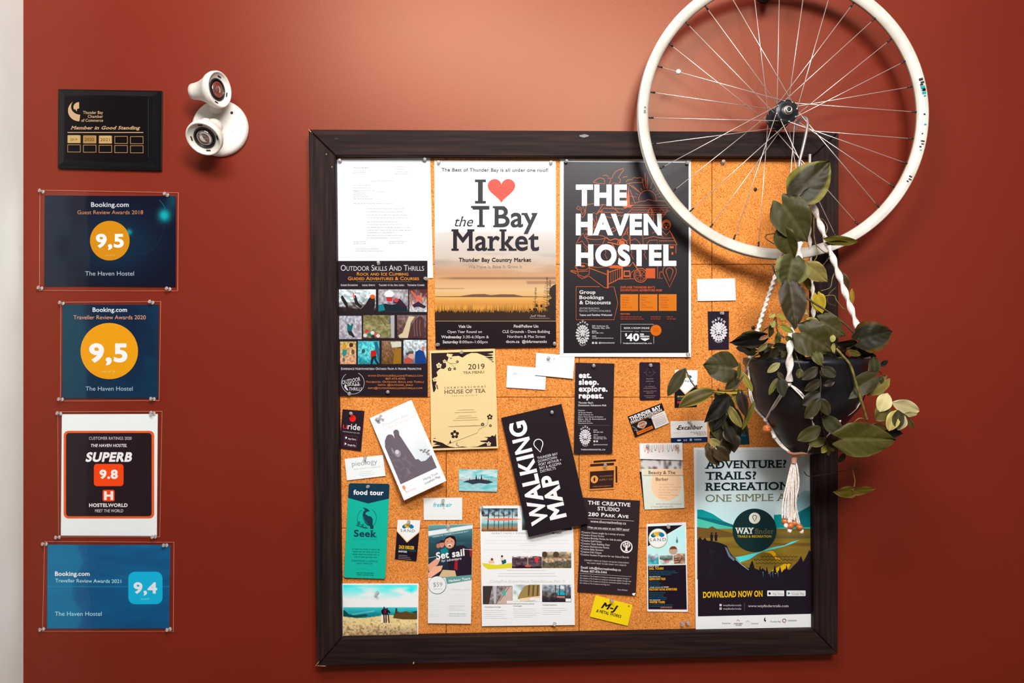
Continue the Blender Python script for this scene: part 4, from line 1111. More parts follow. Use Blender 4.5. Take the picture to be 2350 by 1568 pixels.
a.rect(1361.8, 1011, 1366, 1015, (226, 222, 222)); a.rect(1368, 1011, 1372, 1015, (226, 222, 222)); a.text('THEHAVENHOSTEL.CA', 1333, 1033.6, 3, (230, 226, 226), w=56, bold=.03, sp=1.2); a.done()

# I dark tag
a = Sheet('dark_tag', 'small rounded dark purple card with faint gold lettering, right of the black rack card', 'business card', [(1467, 831.7), (1515, 831.7), (1515, 918), (1468, 919)], DP, DP + .002, paper=(46, 32, 46), loc=(48, 87), rnd_=4)
a.ring(24, 23, 9, 9, .7, (110, 84, 92)); a.text('the', 24, 24, 2.5, (126, 98, 100), al='c')
a.poly([(9, 23.5), (13, 22.3), (13, 24.7)], (110, 84, 92)); a.poly([(39, 23.5), (35, 22.3), (35, 24.7)], (110, 84, 92))
for t, y, w_ in (('Beautiful', 39, 16), ('SOMETHING', 45, 18), ('&', 50.5, 2), ('our clothing &', 56.5, 22), ('consignment boutique', 60.5, 31), ('something a little extra', 67.5, 31), ('special', 71.5, 16), ('downtown thunder bay', 78, 26), ('ontario', 82, 18)): a.text(t, 24, y, 2.6, (170, 140, 124), w=w_, al='c', shear=.1)
a.done()

# J motorcycle dealer card
a = Sheet('business_card', 'tilted black and orange business card with a shield emblem', 'business card', [(1440, 956.4), (1518.6, 925), (1535.4, 971), (1457.7, 1004)], DP, DP + .003, paper=(36, 26, 26), loc=(88, 50))
a.text('THUNDER BAY', 2.5, 11, 7.5, (240, 236, 234), w=80, bold=.05, slab=.05); a.text('HARLEY-DAVIDSON', 2.5, 17.5, 4.8, (236, 232, 230), w=80, bold=.04); a.rect(0, 18.6, 88, 19.6, (214, 120, 60))
a.rect(52, 19.6, 88, 50, (244, 238, 230)); a.text('Travis', 56, 25, 3.2, (60, 90, 170), w=26, shear=.2)
for q in range(6): a.greek(56, 84, 29 + q * 3.4, 3, 1, 1, (150, 150, 160) if q % 3 else (206, 130, 100), q)
a.poly([(15, 27), (20, 22), (32, 22), (38, 27), (36, 33), (30, 37), (26, 39), (22, 37), (16, 33)], (190, 184, 176)); a.poly([(17, 27.5), (21, 24), (31, 24), (36, 27.5), (34, 32), (26, 37), (18, 32)], (204, 96, 36)); a.rect(14, 27.8, 38, 31.6, (214, 206, 200)); a.text('SINCE', 18, 31, 2.4, (60, 40, 34), w=16, bold=.02)
a.line([(2, 24), (10, 34), (8, 40)], 2, (120, 120, 124)); a.line([(4, 34), (12, 38)], 1.2, (160, 160, 164)); a.rect(7, 40, 48, 47.5, (236, 120, 30)); a.text('PARTS & SERVICE', 10, 45.5, 3.6, (120, 40, 20), w=34, bold=.02); a.done()

# sand logo helper
def sandlogo(s, cx, cy, k, letters=True, dark=(60, 60, 66)):
    for i, (t, c_) in enumerate(((200, (40, 40, 50)), (222, (20, 130, 150)), (250, (240, 170, 40)), (290, (240, 150, 40)), (318, (30, 140, 140)), (340, (20, 110, 160)))):
        r = math.radians(t); s.ell(cx + 5.2 * k * math.cos(r), cy + 3.0 * k * math.sin(r), 2.9 * k, 2.4 * k, c_, 12)
    s.ell(cx, cy - .4 * k, 1.6 * k, 1.4 * k, (246, 190, 60), 10)
    if letters: s.text('SAND', cx, cy + 6 * k, 3.6 * k, dark, w=19 * k, al='c', sp=1.3)


# K sand card behind leaves
a = Sheet('business_card', 'black card with white diamond and colour stripes, half hidden by leaves', 'business card', [(1549, 849), (1600.8, 850), (1599, 934), (1548, 936)], DP, DP + .001, paper=(28, 22, 30), loc=(51, 86))
a.poly([(0, 0), (51, 0), (51, 34), (48, 36), (24, 57), (3, 34), (0, 30)], (238, 190, 140)); a.poly([(0, 0), (51, 0), (51, 33), (47, 34), (24, 54), (3, 33), (0, 28)], (248, 250, 250)); sandlogo(a, 29, 17, 1.2, False)
a.text('SAND', 6, 28, 4.6, (60, 66, 74), w=36, sp=1.2); a.text('SEA KAYAK  REAL FUN', 6, 62.5, 3.4, (232, 180, 50), w=40, bold=.03); a.text('THUNDER BAY TOURS', 6, 68, 3.2, (20, 130, 140), w=40, bold=.02); a.rect(6, 71, 44, 77, (196, 30, 60)); a.done()

# L long white card
a = Sheet('business_card', 'white card with slanted black lettering and a navy band along its foot', 'business card', [(1538.5, 967), (1622, 965.5), (1624, 1014), (1540, 1017)], DP + .001, DP + .002, paper=(238, 234, 228), loc=(86, 50))
a.rect(0, 38.5, 86, 50, (22, 42, 84)); a.text('Excalibur', 16, 20, 9.5, (30, 26, 34), w=60, bold=.03, shear=.35); a.poly([(12, 18), (20, 14), (18, 20)], (60, 56, 60)); a.text('motorsports', 6, 28, 2.4, (150, 146, 150), w=18)
for q in range(3): a.greek(46 + q * 8, 84, 27.5 + q * 3.4, 3, 1, 1.4, (130, 120, 110), q)
a.ell(19, 44.5, 5, 1.8, (214, 226, 240), 12); a.text('E-Z', 30, 46.3, 3.4, (210, 222, 236), w=8, bold=.03); a.ell(46.5, 44.3, 3.2, 3, (150, 190, 220), 14); a.text('YAMAHA', 54, 46, 3.2, (210, 222, 236), w=18, bold=.03); a.done()

# M small lion card
a = Sheet('business_card', 'small black card with a white lion head emblem and curved lettering', 'business card', [(1624, 715), (1672.7, 714.4), (1672.7, 802), (1626, 803)], DP, DP + .001, paper=(46, 34, 48), loc=(48, 88))
lion(a, 24.5, 46, 37, 41, (244, 240, 244), (46, 34, 48)); a.done()

# N white card right
a = Sheet('business_card', 'blank looking white card alone on the cork, under the wheel', 'business card', [(1599.8, 640.8), (1686.5, 638.8), (1689, 689.7), (1601, 691)], DP + .001, DP + .003, paper=(254, 254, 252), loc=(88, 51), group='white business cards')
a.line([(2, 38), (14, 22), (26, 6)], 1, (226, 230, 224)); a.ring(44, 32, 4, 5, .8, (230, 232, 236), a0=60, a1=300); a.greek(32, 66, 20, 4, 1, 1.2, (232, 234, 238), 2); a.done()

# O ride card
a = Sheet('business_card', 'narrow black card with red circle and two red framed store badges, beside the left rail', 'business card', [(786.3, 939.5), (836.5, 943.5), (828.5, 1035), (778.8, 1028)], DP, DP + .004, paper=(44, 32, 42), loc=(50, 89))
a.ell(24.5, 19, 7.4, 7.6, (238, 34, 30), 6 * 4); a.text('u', 4, 44, 13, (206, 50, 60), w=10); a.text('ride', 15, 44, 13, (242, 238, 240), w=29, bold=.01); a.text('DOWNLOAD OUR APP', 5, 52, 2.6, (200, 192, 198), w=38)
for y in (58, 72.5):
    a.rect(9, y, 39, y + 11, (150, 60, 66), r=1.5); a.rect(9.6, y + .6, 38.4, y + 10.4, (44, 32, 42), r=1.2)
a.ell(13.5, 64, 2.1, 2.5, WHT, 12); a.poly([(11.5, 75), (16, 78), (11.5, 81)], WHT)
a.text('App Store', 18, 67, 3.6, (226, 220, 224), w=18, bold=.02); a.text('Google Play', 18, 81, 3.6, (226, 220, 224), w=19, bold=.02); a.done()

# P hiking brochure
a = Sheet('hiking_brochure', 'tilted white brochure with a silhouette of a couple, corner lifting off the cork', 'brochure', [(848, 960), (944, 918), (1024.6, 1103.7), (927.4, 1149)], DP + .004, DP + .030, paper=(250, 250, 252), gloss=True, th=.0012, loc=(105, 205))
for (p_) in ([(11, 7), (15, 4), (18, 8), (26, 2), (30, 7), (24, 10), (31, 15), (26, 21), (21, 14), (18, 22), (12, 18), (14, 12), (8, 10)],): a.poly(p_, (176, 172, 178))
a.text('Thunder Bay', 20, 31, 7, (200, 206, 216), w=66, shear=.15); a.text('is for Outdoors', 20, 42, 9, (246, 214, 200), w=74, shear=.2)
a.grid(7, 48, 97, 168, 24, 30, lambda u, v: mix((250, 250, 252), (206, 220, 224), v * 1.1 * (.4 + .6 * u)))
a.poly([(7, 76), (12, 62), (20, 54), (28, 53), (34, 58), (35, 66), (36, 60), (38, 54), (45, 50), (50, 55), (48, 64), (50, 72), (54, 96), (58, 118), (60, 130), (66, 132), (70, 140), (80, 142), (97, 136), (97, 168), (7, 168)], (112, 100, 110))
a.ell(25, 61, 9.5, 8.5, (112, 100, 110), 20); a.ell(43.5, 55, 6.6, 6.8, (112, 100, 110), 20); a.ell(28, 100, 7, 9, (160, 150, 160), 14); a.ell(28, 97, 4, 5, (214, 208, 216), 10); a.ell(20, 90, 2, 8, (150, 142, 152), 8)
a.grid(8, 110, 50, 166, 14, 16, lambda u, v: mix((110, 98, 108), (140, 130, 134), max(0, fbm(u * 8, v * 10, 6) - .5) * 2.4))
a.line([(76, 112), (86, 122), (92, 132), (94, 140)], 1.4, (150, 146, 150)); [a.ell(x, y, 3.6, 2, (140, 134, 140), 8) for x, y in ((80, 116), (84, 122), (88, 119), (90, 126), (95, 124), (91, 131))]
a.text('Hiking Trails', 58, 183, 5.6, (120, 116, 122), w=36); a.text('Location Map', 58, 192, 5.6, (120, 116, 122), w=38, bold=.01); a.ell(11, 178, 3.5, 5.5, (236, 150, 120), 12); a.line([(10, 182), (13, 192)], 1, (226, 140, 110)); a.text('Kinsmen', 14, 192, 4, (214, 190, 160), w=22, shear=.2)
a.done()

# Q pieology card
a = Sheet('business_card', 'white business card with thin grey lowercase lettering, left of the tilted brochure', 'business card', [(791, 1053.5), (878.8, 1044.7), (885, 1092.5), (796, 1103)], DP + .001, DP + .003, paper=(246, 250, 250), loc=(88, 50), group='white business cards')
a.text('pieology', 15, 19, 11.5, (150, 156, 162), w=58, bold=-.004); a.text('YOUR CHOICE UP A BAKED PIE', 17, 28, 3, (170, 174, 180), w=62); a.greek(26, 68, 35, 4.4, 3, 1.2, (204, 212, 216), 3, 'c'); a.done()

# R food tour
a = Sheet('rack_card', 'teal green rack card with navy pointed top and a perched bird emblem', 'flyer', [(800.3, 1109), (894.3, 1110.7), (884, 1329), (788.8, 1326)], DP + .001, DP + .006, paper=(4, 172, 148), gloss=False, th=.0005, loc=(95, 217), rnd_=5)
NV = (0, 54, 74)
a.poly([(0.4, 34), (.2, 5), (2, 1.4), (5, .2), (90, .2), (93.6, 1.4), (94.8, 5), (94.6, 34), (47, 46)], NV)
a.text('food tour', 12, 26, 10.5, (246, 248, 248), w=70, bold=.035)
a.ring(46, 80, 22, 23, 1.1, (6, 84, 90), a0=-60, a1=60); a.ring(46, 80, 22, 23, 1.1, (6, 84, 90), a0=150, a1=235); a.ring(46, 80, 22, 23, 1.1, (6, 84, 90), a0=88, a1=130)
BD = (4, 62, 76)
a.poly([(35, 55), (43, 57), (46, 58), (50, 61), (52, 64), (48, 64), (44, 66), (42, 70), (48, 74), (56, 76), (60, 82), (60, 94), (63, 99), (62, 104), (55, 104), (54, 98), (48, 96), (42, 90), (38, 82), (36, 74), (37, 66), (41, 61)], BD)
a.line([(38, 76), (42, 86), (50, 94)], .8, (6, 150, 134)); a.ell(28, 92, 4, 5, (10, 110, 104), 10); a.ell(36, 96, 3, 3, (10, 110, 104), 8); a.line([(22, 96), (34, 100), (50, 102)], 1.6, BD); a.line([(44, 96), (46, 104)], 1, BD); a.line([(40, 92), (38, 100)], 1, BD)
a.text('Seek', 18, 122, 14.5, BD, w=53, bold=.03, slab=.06); a.text('CULINARY + ARTS', 18, 129.5, 3.2, (6, 120, 110), w=54, sp=1.2)
a.rect(34, 139, 56, 139.6, (6, 140, 126)); a.greek(18, 78, 152, 6, 4, 2.4, (6, 122, 112), 4, 'c', fill=.95); a.text('Experience a culinary', 16, 179, 4.4, (4, 90, 94), w=60, bold=.01); a.text('tour with us!', 28, 185, 4.4, (4, 90, 94), w=36, bold=.01); a.rect(34, 195, 56, 195.6, (6, 140, 126)); a.greek(22, 76, 206, 4.4, 2, 2, (6, 110, 104), 5, 'c'); a.done()

# S sand card 2
a = Sheet('business_card', 'black card with a white pointed top and yellow capitals, right of the teal rack card', 'business card', [(912.7, 1193.3), (964.8, 1194.4), (955.7, 1287.7), (906.3, 1283.2)], DP, DP + .003, paper=(34, 24, 34), loc=(51, 90))
a.poly([(0, 0), (51, 0), (51, 27), (25, 51), (0, 27)], (240, 180, 130)); a.poly([(0, 0), (51, 0), (51, 24.5), (25, 48), (0, 24.5)], (250, 250, 250)); sandlogo(a, 24.5, 17, 1.7, True)
a.text('ZACK KREUZER', 7, 65, 6.6, (236, 178, 40), w=36, bold=.04); a.text('OWNER / GUIDE', 7, 69.6, 3, (20, 100, 120), w=40, bold=.02); a.text('SANDTOURS', 7, 73.6, 3.4, (224, 222, 226), w=20, bold=.03); a.greek(8, 40, 81, 3.6, 3, 1, (150, 140, 150), 3); a.done()

# T fresh air
a = Sheet('business_card', 'white card with turquoise slanted lowercase words, right of the tilted brochure foot', 'business card', [(972, 1143.6), (1060.6, 1142.4), (1060.6, 1193.8), (972.6, 1193.8)], DP + .001, DP + .002, paper=(244, 246, 244), group='white business cards')
a.text('fresh air', 994.5, 1163.5, 9.2, (10, 182, 200), w=43, bold=.02, shear=.22); a.text('O', 1016.5, 1168.5, 3, (90, 90, 90), bold=.02); a.greek(984, 1052, 1185, 4, 1, 1, (228, 222, 214), 2); a.done()

# U painted island card
a = Sheet('picture_card', 'little painted card of dark firs on an island in turquoise water', 'postcard', [(1053, 1077.4), (1142.6, 1078.4), (1140.5, 1129), (1053, 1127)], DP, DP + .003, paper=(120, 190, 196))
def isl(u, v):
    n = fbm(u * 5, v * 9, 41); n2 = fbm(u * 4 + v * 3, v * 14, 47)
    if v < .42: c = mix((110, 196, 206), (214, 226, 222), n * 1.2 + .1); c = mix(c, (30, 176, 190), max(0, n2 - .55) * 3)
    elif v < .5: c = mix((226, 170, 146), (180, 170, 180), n2)
    else: c = mix((40, 180, 182), (206, 214, 216), n2 * 1.25); c = mix(c, (120, 150, 160), max(0, n - .6) * 2)
    return c
a.grid(1053.5, 1078, 1140.5, 1127, 40, 24, isl)
a.poly([(1062, 1107), (1072, 1103), (1084, 1101), (1100, 1100), (1114, 1102), (1124, 1104), (1132, 1107), (1118, 1111), (1100, 1109), (1084, 1112), (1074, 1108)], (52, 56, 74))
for x, y, h_ in ((1078, 1105, 10), (1093, 1104, 17), (1098, 1104, 9), (1105, 1104, 17), (1088, 1104, 6), (1116, 1106, 7), (1121, 1106, 7), (1110, 1104, 7), (1070, 1107, 4)):
    a.poly([(x - h_ * .15, y), (x, y - h_), (x + h_ * .15, y)], (44, 46, 58))
a.done()

# X expedition sheet (under the walking map)
a = Sheet('information_sheet', 'white information sheet with seven outdoor photos in three rows', 'flyer', [(1101.5, 1161.5), (1315, 1160), (1319.5, 1435), (1106, 1437.5)], DP, DP + .005, paper=(240, 243, 241), th=.0006)
def forest(u, v):
    c = ramp([(0, (60, 84, 96)), (.15, (140, 176, 186)), (.4, (190, 206, 206)), (.62, (150, 190, 196)), (.7, (80, 140, 146)), (.85, (176, 120, 74)), (1, (90, 60, 46))], v + .1 * (fbm(u * 9, v * 6, 3) - .5))
    if v < .34: c = mix(c, (44, 50, 60), max(0, fbm(u * 11, v * 9, 8) - .42) * 4)
    return c
a.grid(1105, 1167, 1188, 1220, 36, 24, forest)
for x in (1122, 1135, 1145, 1157, 1168, 1176): a.line([(x, 1167), (x - (3 if x == 1122 else 1), 1216)], 2.4 if x == 1122 else 1.4, (54, 50, 56))
a.poly([(1108, 1191), (1140, 1190), (1165, 1189), (1200, 1192), (1165, 1195), (1135, 1195)], (230, 112, 76))
thumb(a, 1198, 1167, 1312, 1217, [(0, (120, 150, 150)), (.6, (110, 170, 170)), (1, (60, 60, 60))], 9)
a.text('GREAT FAMILY EXPEDITIONS THUNDER BAY', 1128, 1226, 3.6, (150, 154, 156), w=162, bold=.01); a.text('BEST BOAT', 1267, 1225.5, 3.6, (60, 60, 64), w=22, bold=.03)
for y, x0, x1 in ((1232, 1124, 1292), (1241, 1110, 1305), (1248, 1110, 1306), (1253, 1190, 1230), (1263, 1110, 1306), (1268, 1205, 1218)): a.greek(x0, x1, y, 4, 1, 1.2, (206, 210, 210), int(y))
a.grid(1106, 1274, 1175, 1307, 20, 12, lambda u, v: mix((240, 238, 232), (206, 208, 196), max(0, v - .4 + .3 * (fbm(u * 6, v * 6, 2) - .5))))
a.poly([(1106, 1292), (1118, 1294), (1140, 1297), (1175, 1292), (1175, 1304), (1120, 1307), (1110, 1300)], (206, 196, 50)); a.poly([(1121, 1290), (1127, 1284), (1133, 1286), (1136, 1293), (1122, 1294)], (226, 176, 146)); a.ell(1129, 1284, 3, 3, (90, 60, 50), 10); a.poly([(1150, 1286), (1161, 1284), (1162, 1292), (1153, 1296)], (20, 84, 100)); a.poly([(1147, 1279), (1155, 1278), (1156, 1287), (1150, 1286)], (226, 196, 176)); a.ell(1152, 1277, 2.6, 2.6, (60, 46, 46), 9)
thumb(a, 1175, 1276.5, 1243.5, 1304.5, [(0, (206, 204, 196)), (.25, (60, 40, 48)), (.6, (100, 84, 92)), (1, (44, 26, 38))], 14, n=(40, 24), amp=.4, sc=8); a.poly([(1228, 1280), (1237, 1278), (1234, 1292), (1227, 1288)], (206, 50, 60)); a.ell(1212, 1299, 8, 3, (170, 84, 74), 12); a.rect(1210, 1277, 1212, 1298, (170, 140, 120))
thumb(a, 1244, 1266.5, 1311, 1304, [(0, (190, 176, 150)), (.35, (110, 92, 70)), (.5, (206, 170, 140)), (.62, (84, 84, 76)), (1, (96, 84, 60))], 15, n=(40, 24), amp=.2, sc=6); a.ell(1250, 1273, 6, 7, (70, 58, 44), 12); a.ell(1276, 1273, 7, 7, (74, 60, 46), 12)
for y, x0, x1 in ((1310, 1164, 1254), (1317, 1145, 1274), (1323, 1142, 1278)): a.greek(x0, x1, y, 4, 1, 1.4, (198, 196, 192), int(y))
a.text('Campfire Experience Expeditions No. 5', 1124, 1337, 6, (196, 198, 198), w=172, slab=.05)
thumb(a, 1108, 1345, 1176, 1387, [(0, (110, 100, 92)), (.5, (150, 142, 146)), (1, (110, 96, 80))], 21, n=(44, 28), amp=.5, sc=6); a.poly([(1163, 1348), (1175, 1346), (1175, 1387), (1140, 1386)], (190, 164, 156)); a.line([(1168, 1348), (1146, 1380)], 1.5, (110, 90, 84)); a.poly([(1153, 1358), (1161, 1357), (1160, 1368), (1154, 1366)], (60, 170, 150)); a.poly([(1108, 1346), (1130, 1345), (1122, 1387), (1108, 1387)], (60, 52, 50)); a.poly([(1131, 1345), (1140, 1345), (1138, 1386), (1134, 1386)], (176, 172, 184))
thumb(a, 1178, 1342, 1239, 1381, [(0, (206, 226, 228)), (.5, (196, 214, 214)), (.75, (200, 206, 200)), (1, (196, 200, 194))], 22); a.poly([(1188, 1374), (1194, 1360), (1204, 1345), (1216, 1342), (1239, 1342), (1239, 1370), (1200, 1380)], (150, 126, 74)); [a.poly([(x, 1344), (x + 5, 1343), (x + 3, 1368), (x - 1, 1368)], (96, 80, 50)) for x in (1212, 1222, 1232)]; a.poly([(1192, 1374), (1239, 1368), (1239, 1377), (1194, 1381)], (226, 196, 170))
thumb(a, 1244, 1342, 1310.5, 1382, [(0, (180, 196, 206)), (.35, (110, 116, 126)), (.6, (90, 76, 70)), (.8, (46, 44, 52)), (1, (44, 42, 50))], 23, n=(44, 28), amp=.35, sc=8); a.poly([(1278, 1359), (1290, 1356), (1303, 1366), (1280, 1366)], (20, 160, 176)); [a.line([(x, 1343), (x, 1372)], 2, (60, 64, 74)) for x in (1275, 1284, 1297, 1306)]; a.rect(1278, 1369, 1296, 1371.5, (226, 130, 100)); a.rect(1298, 1374, 1310, 1381, (236, 236, 234))
a.rect(1163, 1379, 1176, 1385, (236, 234, 232)); a.rect(1216, 1372.5, 1238, 1377.5, (240, 238, 234))
for t_, x0, x1, y in (('Climbing Beyond the Edge', 1112, 1149, 1394.5), ('Hiking & Kayaking Islands', 1178, 1226, 1387), ('Overnight', 1178, 1198, 1392), ('Camping Expeditions', 1245, 1278, 1389.5)): a.text(t_, x0, y, 2.6, (120, 120, 122), w=x1 - x0, bold=.01)
for x0, x1, y, n in ((1111, 1175, 1401, 5), (1178, 1240, 1398, 5), (1245, 1308, 1396, 4)): a.greek(x0, x1, y, 4.6, n, 1.1, (204, 206, 206), int(x0))
a.done()

# V walking map
a = Sheet('walking_map', 'large tilted black folded map with white vertical capitals', 'map', [(1150, 959.5), (1288.5, 927.3), (1351.5, 1201), (1213, 1233)], DP + .007, DP + .016, paper=(40, 32, 38), th=.0016, loc=(142, 281))
a.text('WALKING', 51, 259, 36, (252, 252, 252), w=242, bold=.038, ang=-90); a.text('MAP', 94, 255, 35, (252, 252, 252), w=102, bold=.038, ang=-90)
a.line([(70, 97)] + [(70 + 10.3 * math.cos(t_), 77 + 10.3 * math.sin(t_)) for t_ in [math.radians(150 + i * 12) for i in range(21)]], 2.0, (250, 250, 250), close=True)
for i, (t, w_) in enumerate((('THUNDER BAY', 48), ('DOWNTOWN', 44), ('PORT ARTHUR +', 53), ('BAY & ALGOMA', 51), ('DISTRICTS', 36))): a.text(t, 60, 112 + i * 7.8, 5.8, (226, 222, 224), w=w_)
a.done()

# W set sail
a = Sheet('rack_card', 'boat tour rack card with laughing passengers and a white price circle', 'flyer', [(983, 1205.5), (1084.8, 1203), (1080.7, 1432), (981.8, 1431)], DP, DP + .005, paper=(244, 246, 246), gloss=True, th=.0005, loc=(101, 228))
TL_ = (92, 142, 142)
def sea(u, v): return mix(ramp([(0, (100, 150, 150)), (.12, (70, 116, 120)), (.3, (44, 74, 84)), (.7, (40, 50, 62)), (1, (36, 36, 46))], v), (120, 170, 170), max(0, fbm(u * 5, v * 20, 5) - .62) * 1.6 if v < .4 else 0)
a.grid(0.3, .3, 100.6, 122, 30, 40, sea)
a.poly([(0, 14), (101, 2), (101, 10), (0, 25)], (244, 246, 246)); a.poly([(0, 25), (101, 10), (101, 11.4), (0, 28)], (90, 146, 146)); a.text('HARBOUR TOURS THUNDER BAY', 10, 29, 2.5, (214, 226, 226), w=82, ang=-8)
SKN = (206, 152, 124)
a.poly([(36, 36), (42, 28), (52, 25), (60, 27), (64, 36), (63, 50), (58, 50), (54, 36), (44, 34), (38, 44)], (36, 26, 28)); a.ell(49, 42, 11.5, 13, (200, 142, 112), 20); a.poly([(38, 34), (50, 29), (60, 36), (58, 32), (50, 27), (40, 29)], (36, 26, 28)); a.ell(49, 48, 5, 3.4, (236, 226, 220), 12); a.ell(49, 49, 3.6, 2.2, (120, 50, 46), 10)
a.line([(42, 39), (46, 38.6)], 1, (50, 34, 30)); a.line([(52, 38.4), (56, 38.6)], 1, (50, 34, 30)); a.ell(31, 45, 6, 8, (196, 120, 104), 14); a.poly([(25, 42), (28, 36), (35, 36), (37, 41)], (44, 34, 38)); a.ell(23, 48, 4.5, 6, (176, 110, 92), 12); a.poly([(18, 44), (22, 40), (27, 43)], (60, 40, 36))
a.poly([(28, 58), (40, 52), (46, 60), (42, 74), (30, 72)], (24, 120, 128)); a.poly([(50, 56), (62, 50), (80, 48), (97, 60), (100, 90), (98, 121), (56, 121), (46, 96), (44, 76)], (40, 34, 44)); a.poly([(62, 80), (68, 78), (68, 106), (60, 102)], (150, 34, 46)); a.poly([(94, 56), (101, 54), (101, 76), (96, 74)], (130, 44, 52)); a.poly([(0, 92), (18, 78), (28, 80), (22, 92), (2, 108)], SKN); a.poly([(0, 112), (14, 96), (34, 94), (30, 106), (8, 121), (0, 121)], (220, 160, 132)); a.poly([(24, 121), (34, 104), (62, 106), (66, 121)], (196, 168, 130)); a.line([(80, 57), (101, 59)], .8, (220, 226, 226)); a.line([(0, 76), (20, 73)], .8, (200, 210, 210))
a.text('Set sail', 19, 80, 15.5, (252, 252, 252), w=66, bold=.03, ang=-7.5, shear=.05); a.text('for adventure', 31, 86.5, 6.2, (232, 236, 236), w=46, ang=-7, shear=.1)
a.poly([(40, 121), (101, 116), (101, 128), (44, 137)], TL_); a.text('Harbour Tours', 48, 132.5, 5.4, (232, 240, 240), w=50, ang=-7, bold=.02, shear=.15)
a.ell(21.5, 139.5, 21, 21, (84, 100, 110), 40); a.ell(21.3, 139, 20, 20, (248, 249, 249), 40); a.text('$59', 12, 143, 10, (130, 134, 140), w=21); a.text('PERSON', 13, 150, 3.2, (150, 154, 158), w=20, sp=1.2)
a.text('THUNDER BAY HARBOUR', 52, 151.5, 3, (180, 180, 180), w=45, sp=1.2); a.greek(54, 96, 162, 5, 5, 1.2, (208, 212, 214), 4); a.greek(5, 44, 168, 4.6, 9, 1, (214, 220, 222), 6); a.greek(50, 92, 188, 4.6, 3, 1.4, (186, 190, 194), 8); a.greek(50, 92, 206, 5, 2, 1.6, (170, 176, 182), 9); a.greek(5, 34, 208, 4, 2, 1.2, (200, 204, 208), 10)
a.done()

# Y creative studio
a = Sheet('studio_flyer', 'dark brown studio flyer with white serif writing and a round tree emblem', 'flyer', [(1335.5, 1142), (1469, 1149.4), (1459, 1367.8), (1325.3, 1358.6)], DP + .001, DP + .004, paper=(50, 38, 42), th=.0005, loc=(134, 218))
a.text('THE CREATIVE', 14, 15, 8.2, (232, 226, 226), w=98, bold=.02, slab=.02); a.text('STUDIO', 37, 27.5, 8.2, (232, 226, 226), w=51, bold=.02); a.text('280 Park Ave', 16, 41.5, 8.2, (232, 226, 226), w=93, bold=.02, sc=True)
a.rect(14, 47, 122, 47.8, (196, 188, 188)); a.line([(2, 2), (15, 47.4)], .7, (196, 188, 188)); a.text('www.thecreativetbay.ca', 22, 56.5, 6, (222, 216, 216), w=82, slab=.04); a.text('What can you enjoy at our NEW space?', 15, 70, 4.6, (222, 216, 216), w=97, bold=.01, slab=.04); a.rect(15, 71.4, 112, 71.9, (180, 172, 172))
for i, (t, w_) in enumerate((('*Creative Classes taught by a variety of artists', 100), ('*Creative Private Parties', 53), ('*Creative Birthday Parties for kids & adults', 94), ('*Creative Staff Parties', 48), ('*Creative Team Building Days', 67), ('*Creative Bachelorette Parties', 66), ('*Creative Baby Showers', 53), ('*Creative Kids Classes', 49), ('*Creative Student Programs for our School Boards', 112))):
    a.text(t, 2, 82 + i * 6.4, 4, (206, 198, 198), w=w_, slab=.03, bold=.006)
a.ell(107.5, 107.5, 14, 14, (230, 224, 220), 30); a.ell(107.5, 107, 11.5, 11.3, (50, 38, 42), 28); a.ell(107.5, 103, 8.5, 6.5, (214, 206, 200), 16)
for x, y in ((102, 101), (107, 98), (112, 101), (104, 105), (111, 105), (107.5, 102)): a.ell(x, y, 1.6, 1.4, (50, 38, 42), 8)
a.poly([(106, 106), (109, 106), (110, 115), (112, 117), (103, 117), (105, 115)], (230, 224, 220))
a.text('CONNECT WITH US TODAY TO BOOK YOUR EVENT!', 12, 145.5, 3, (206, 200, 200), w=103, slab=.03); a.text("WE CAN'T WAIT TO SEE WHAT YOU CREATE!", 18, 151.5, 3, (206, 200, 200), w=91, slab=.03)
a.text('Email: info@thecreativetbay.ca', 5, 163.5, 5.2, (226, 220, 220), w=92, slab=.03, bold=.01); a.text('Phone: 807-476-5444', 5, 171.5, 5.2, (226, 220, 220), w=60, slab=.03, bold=.01); a.rect(3, 174.6, 122, 175.2, (196, 188, 188))
for i, w_ in enumerate((114, 118, 115, 70)): a.text('Our mission at The Creative is to bring our community together through creativity'[:int(w_ / 1.55)], 4, 181.5 + i * 5.6, 3.1, (206, 198, 198), w=w_, slab=.02)
a.text('Dona & Karen', 92, 208, 3.2, (206, 198, 198), w=22); a.poly([(125, 213), (133.5, 211), (131, 218), (127, 217)], (240, 236, 234)); a.done()

# Z yellow card
a = Sheet('business_card', 'bright yellow tilted card with black brush lettering near the bottom of the board', 'business card', [(1366.7, 1366.7), (1451.8, 1389), (1440.6, 1437), (1353.5, 1415.7)], DP, DP + .003, paper=(244, 184, 14), loc=(88, 50))
a.text('M-J', 19, 24, 13, (40, 28, 26), w=38, bold=.045, shear=.3); a.text('& METAL WORKS', 11, 36, 6.6, (40, 28, 26), w=58, bold=.03, shear=.2); a.rect(78, 3, 82, 7, (150, 110, 20)); a.done()

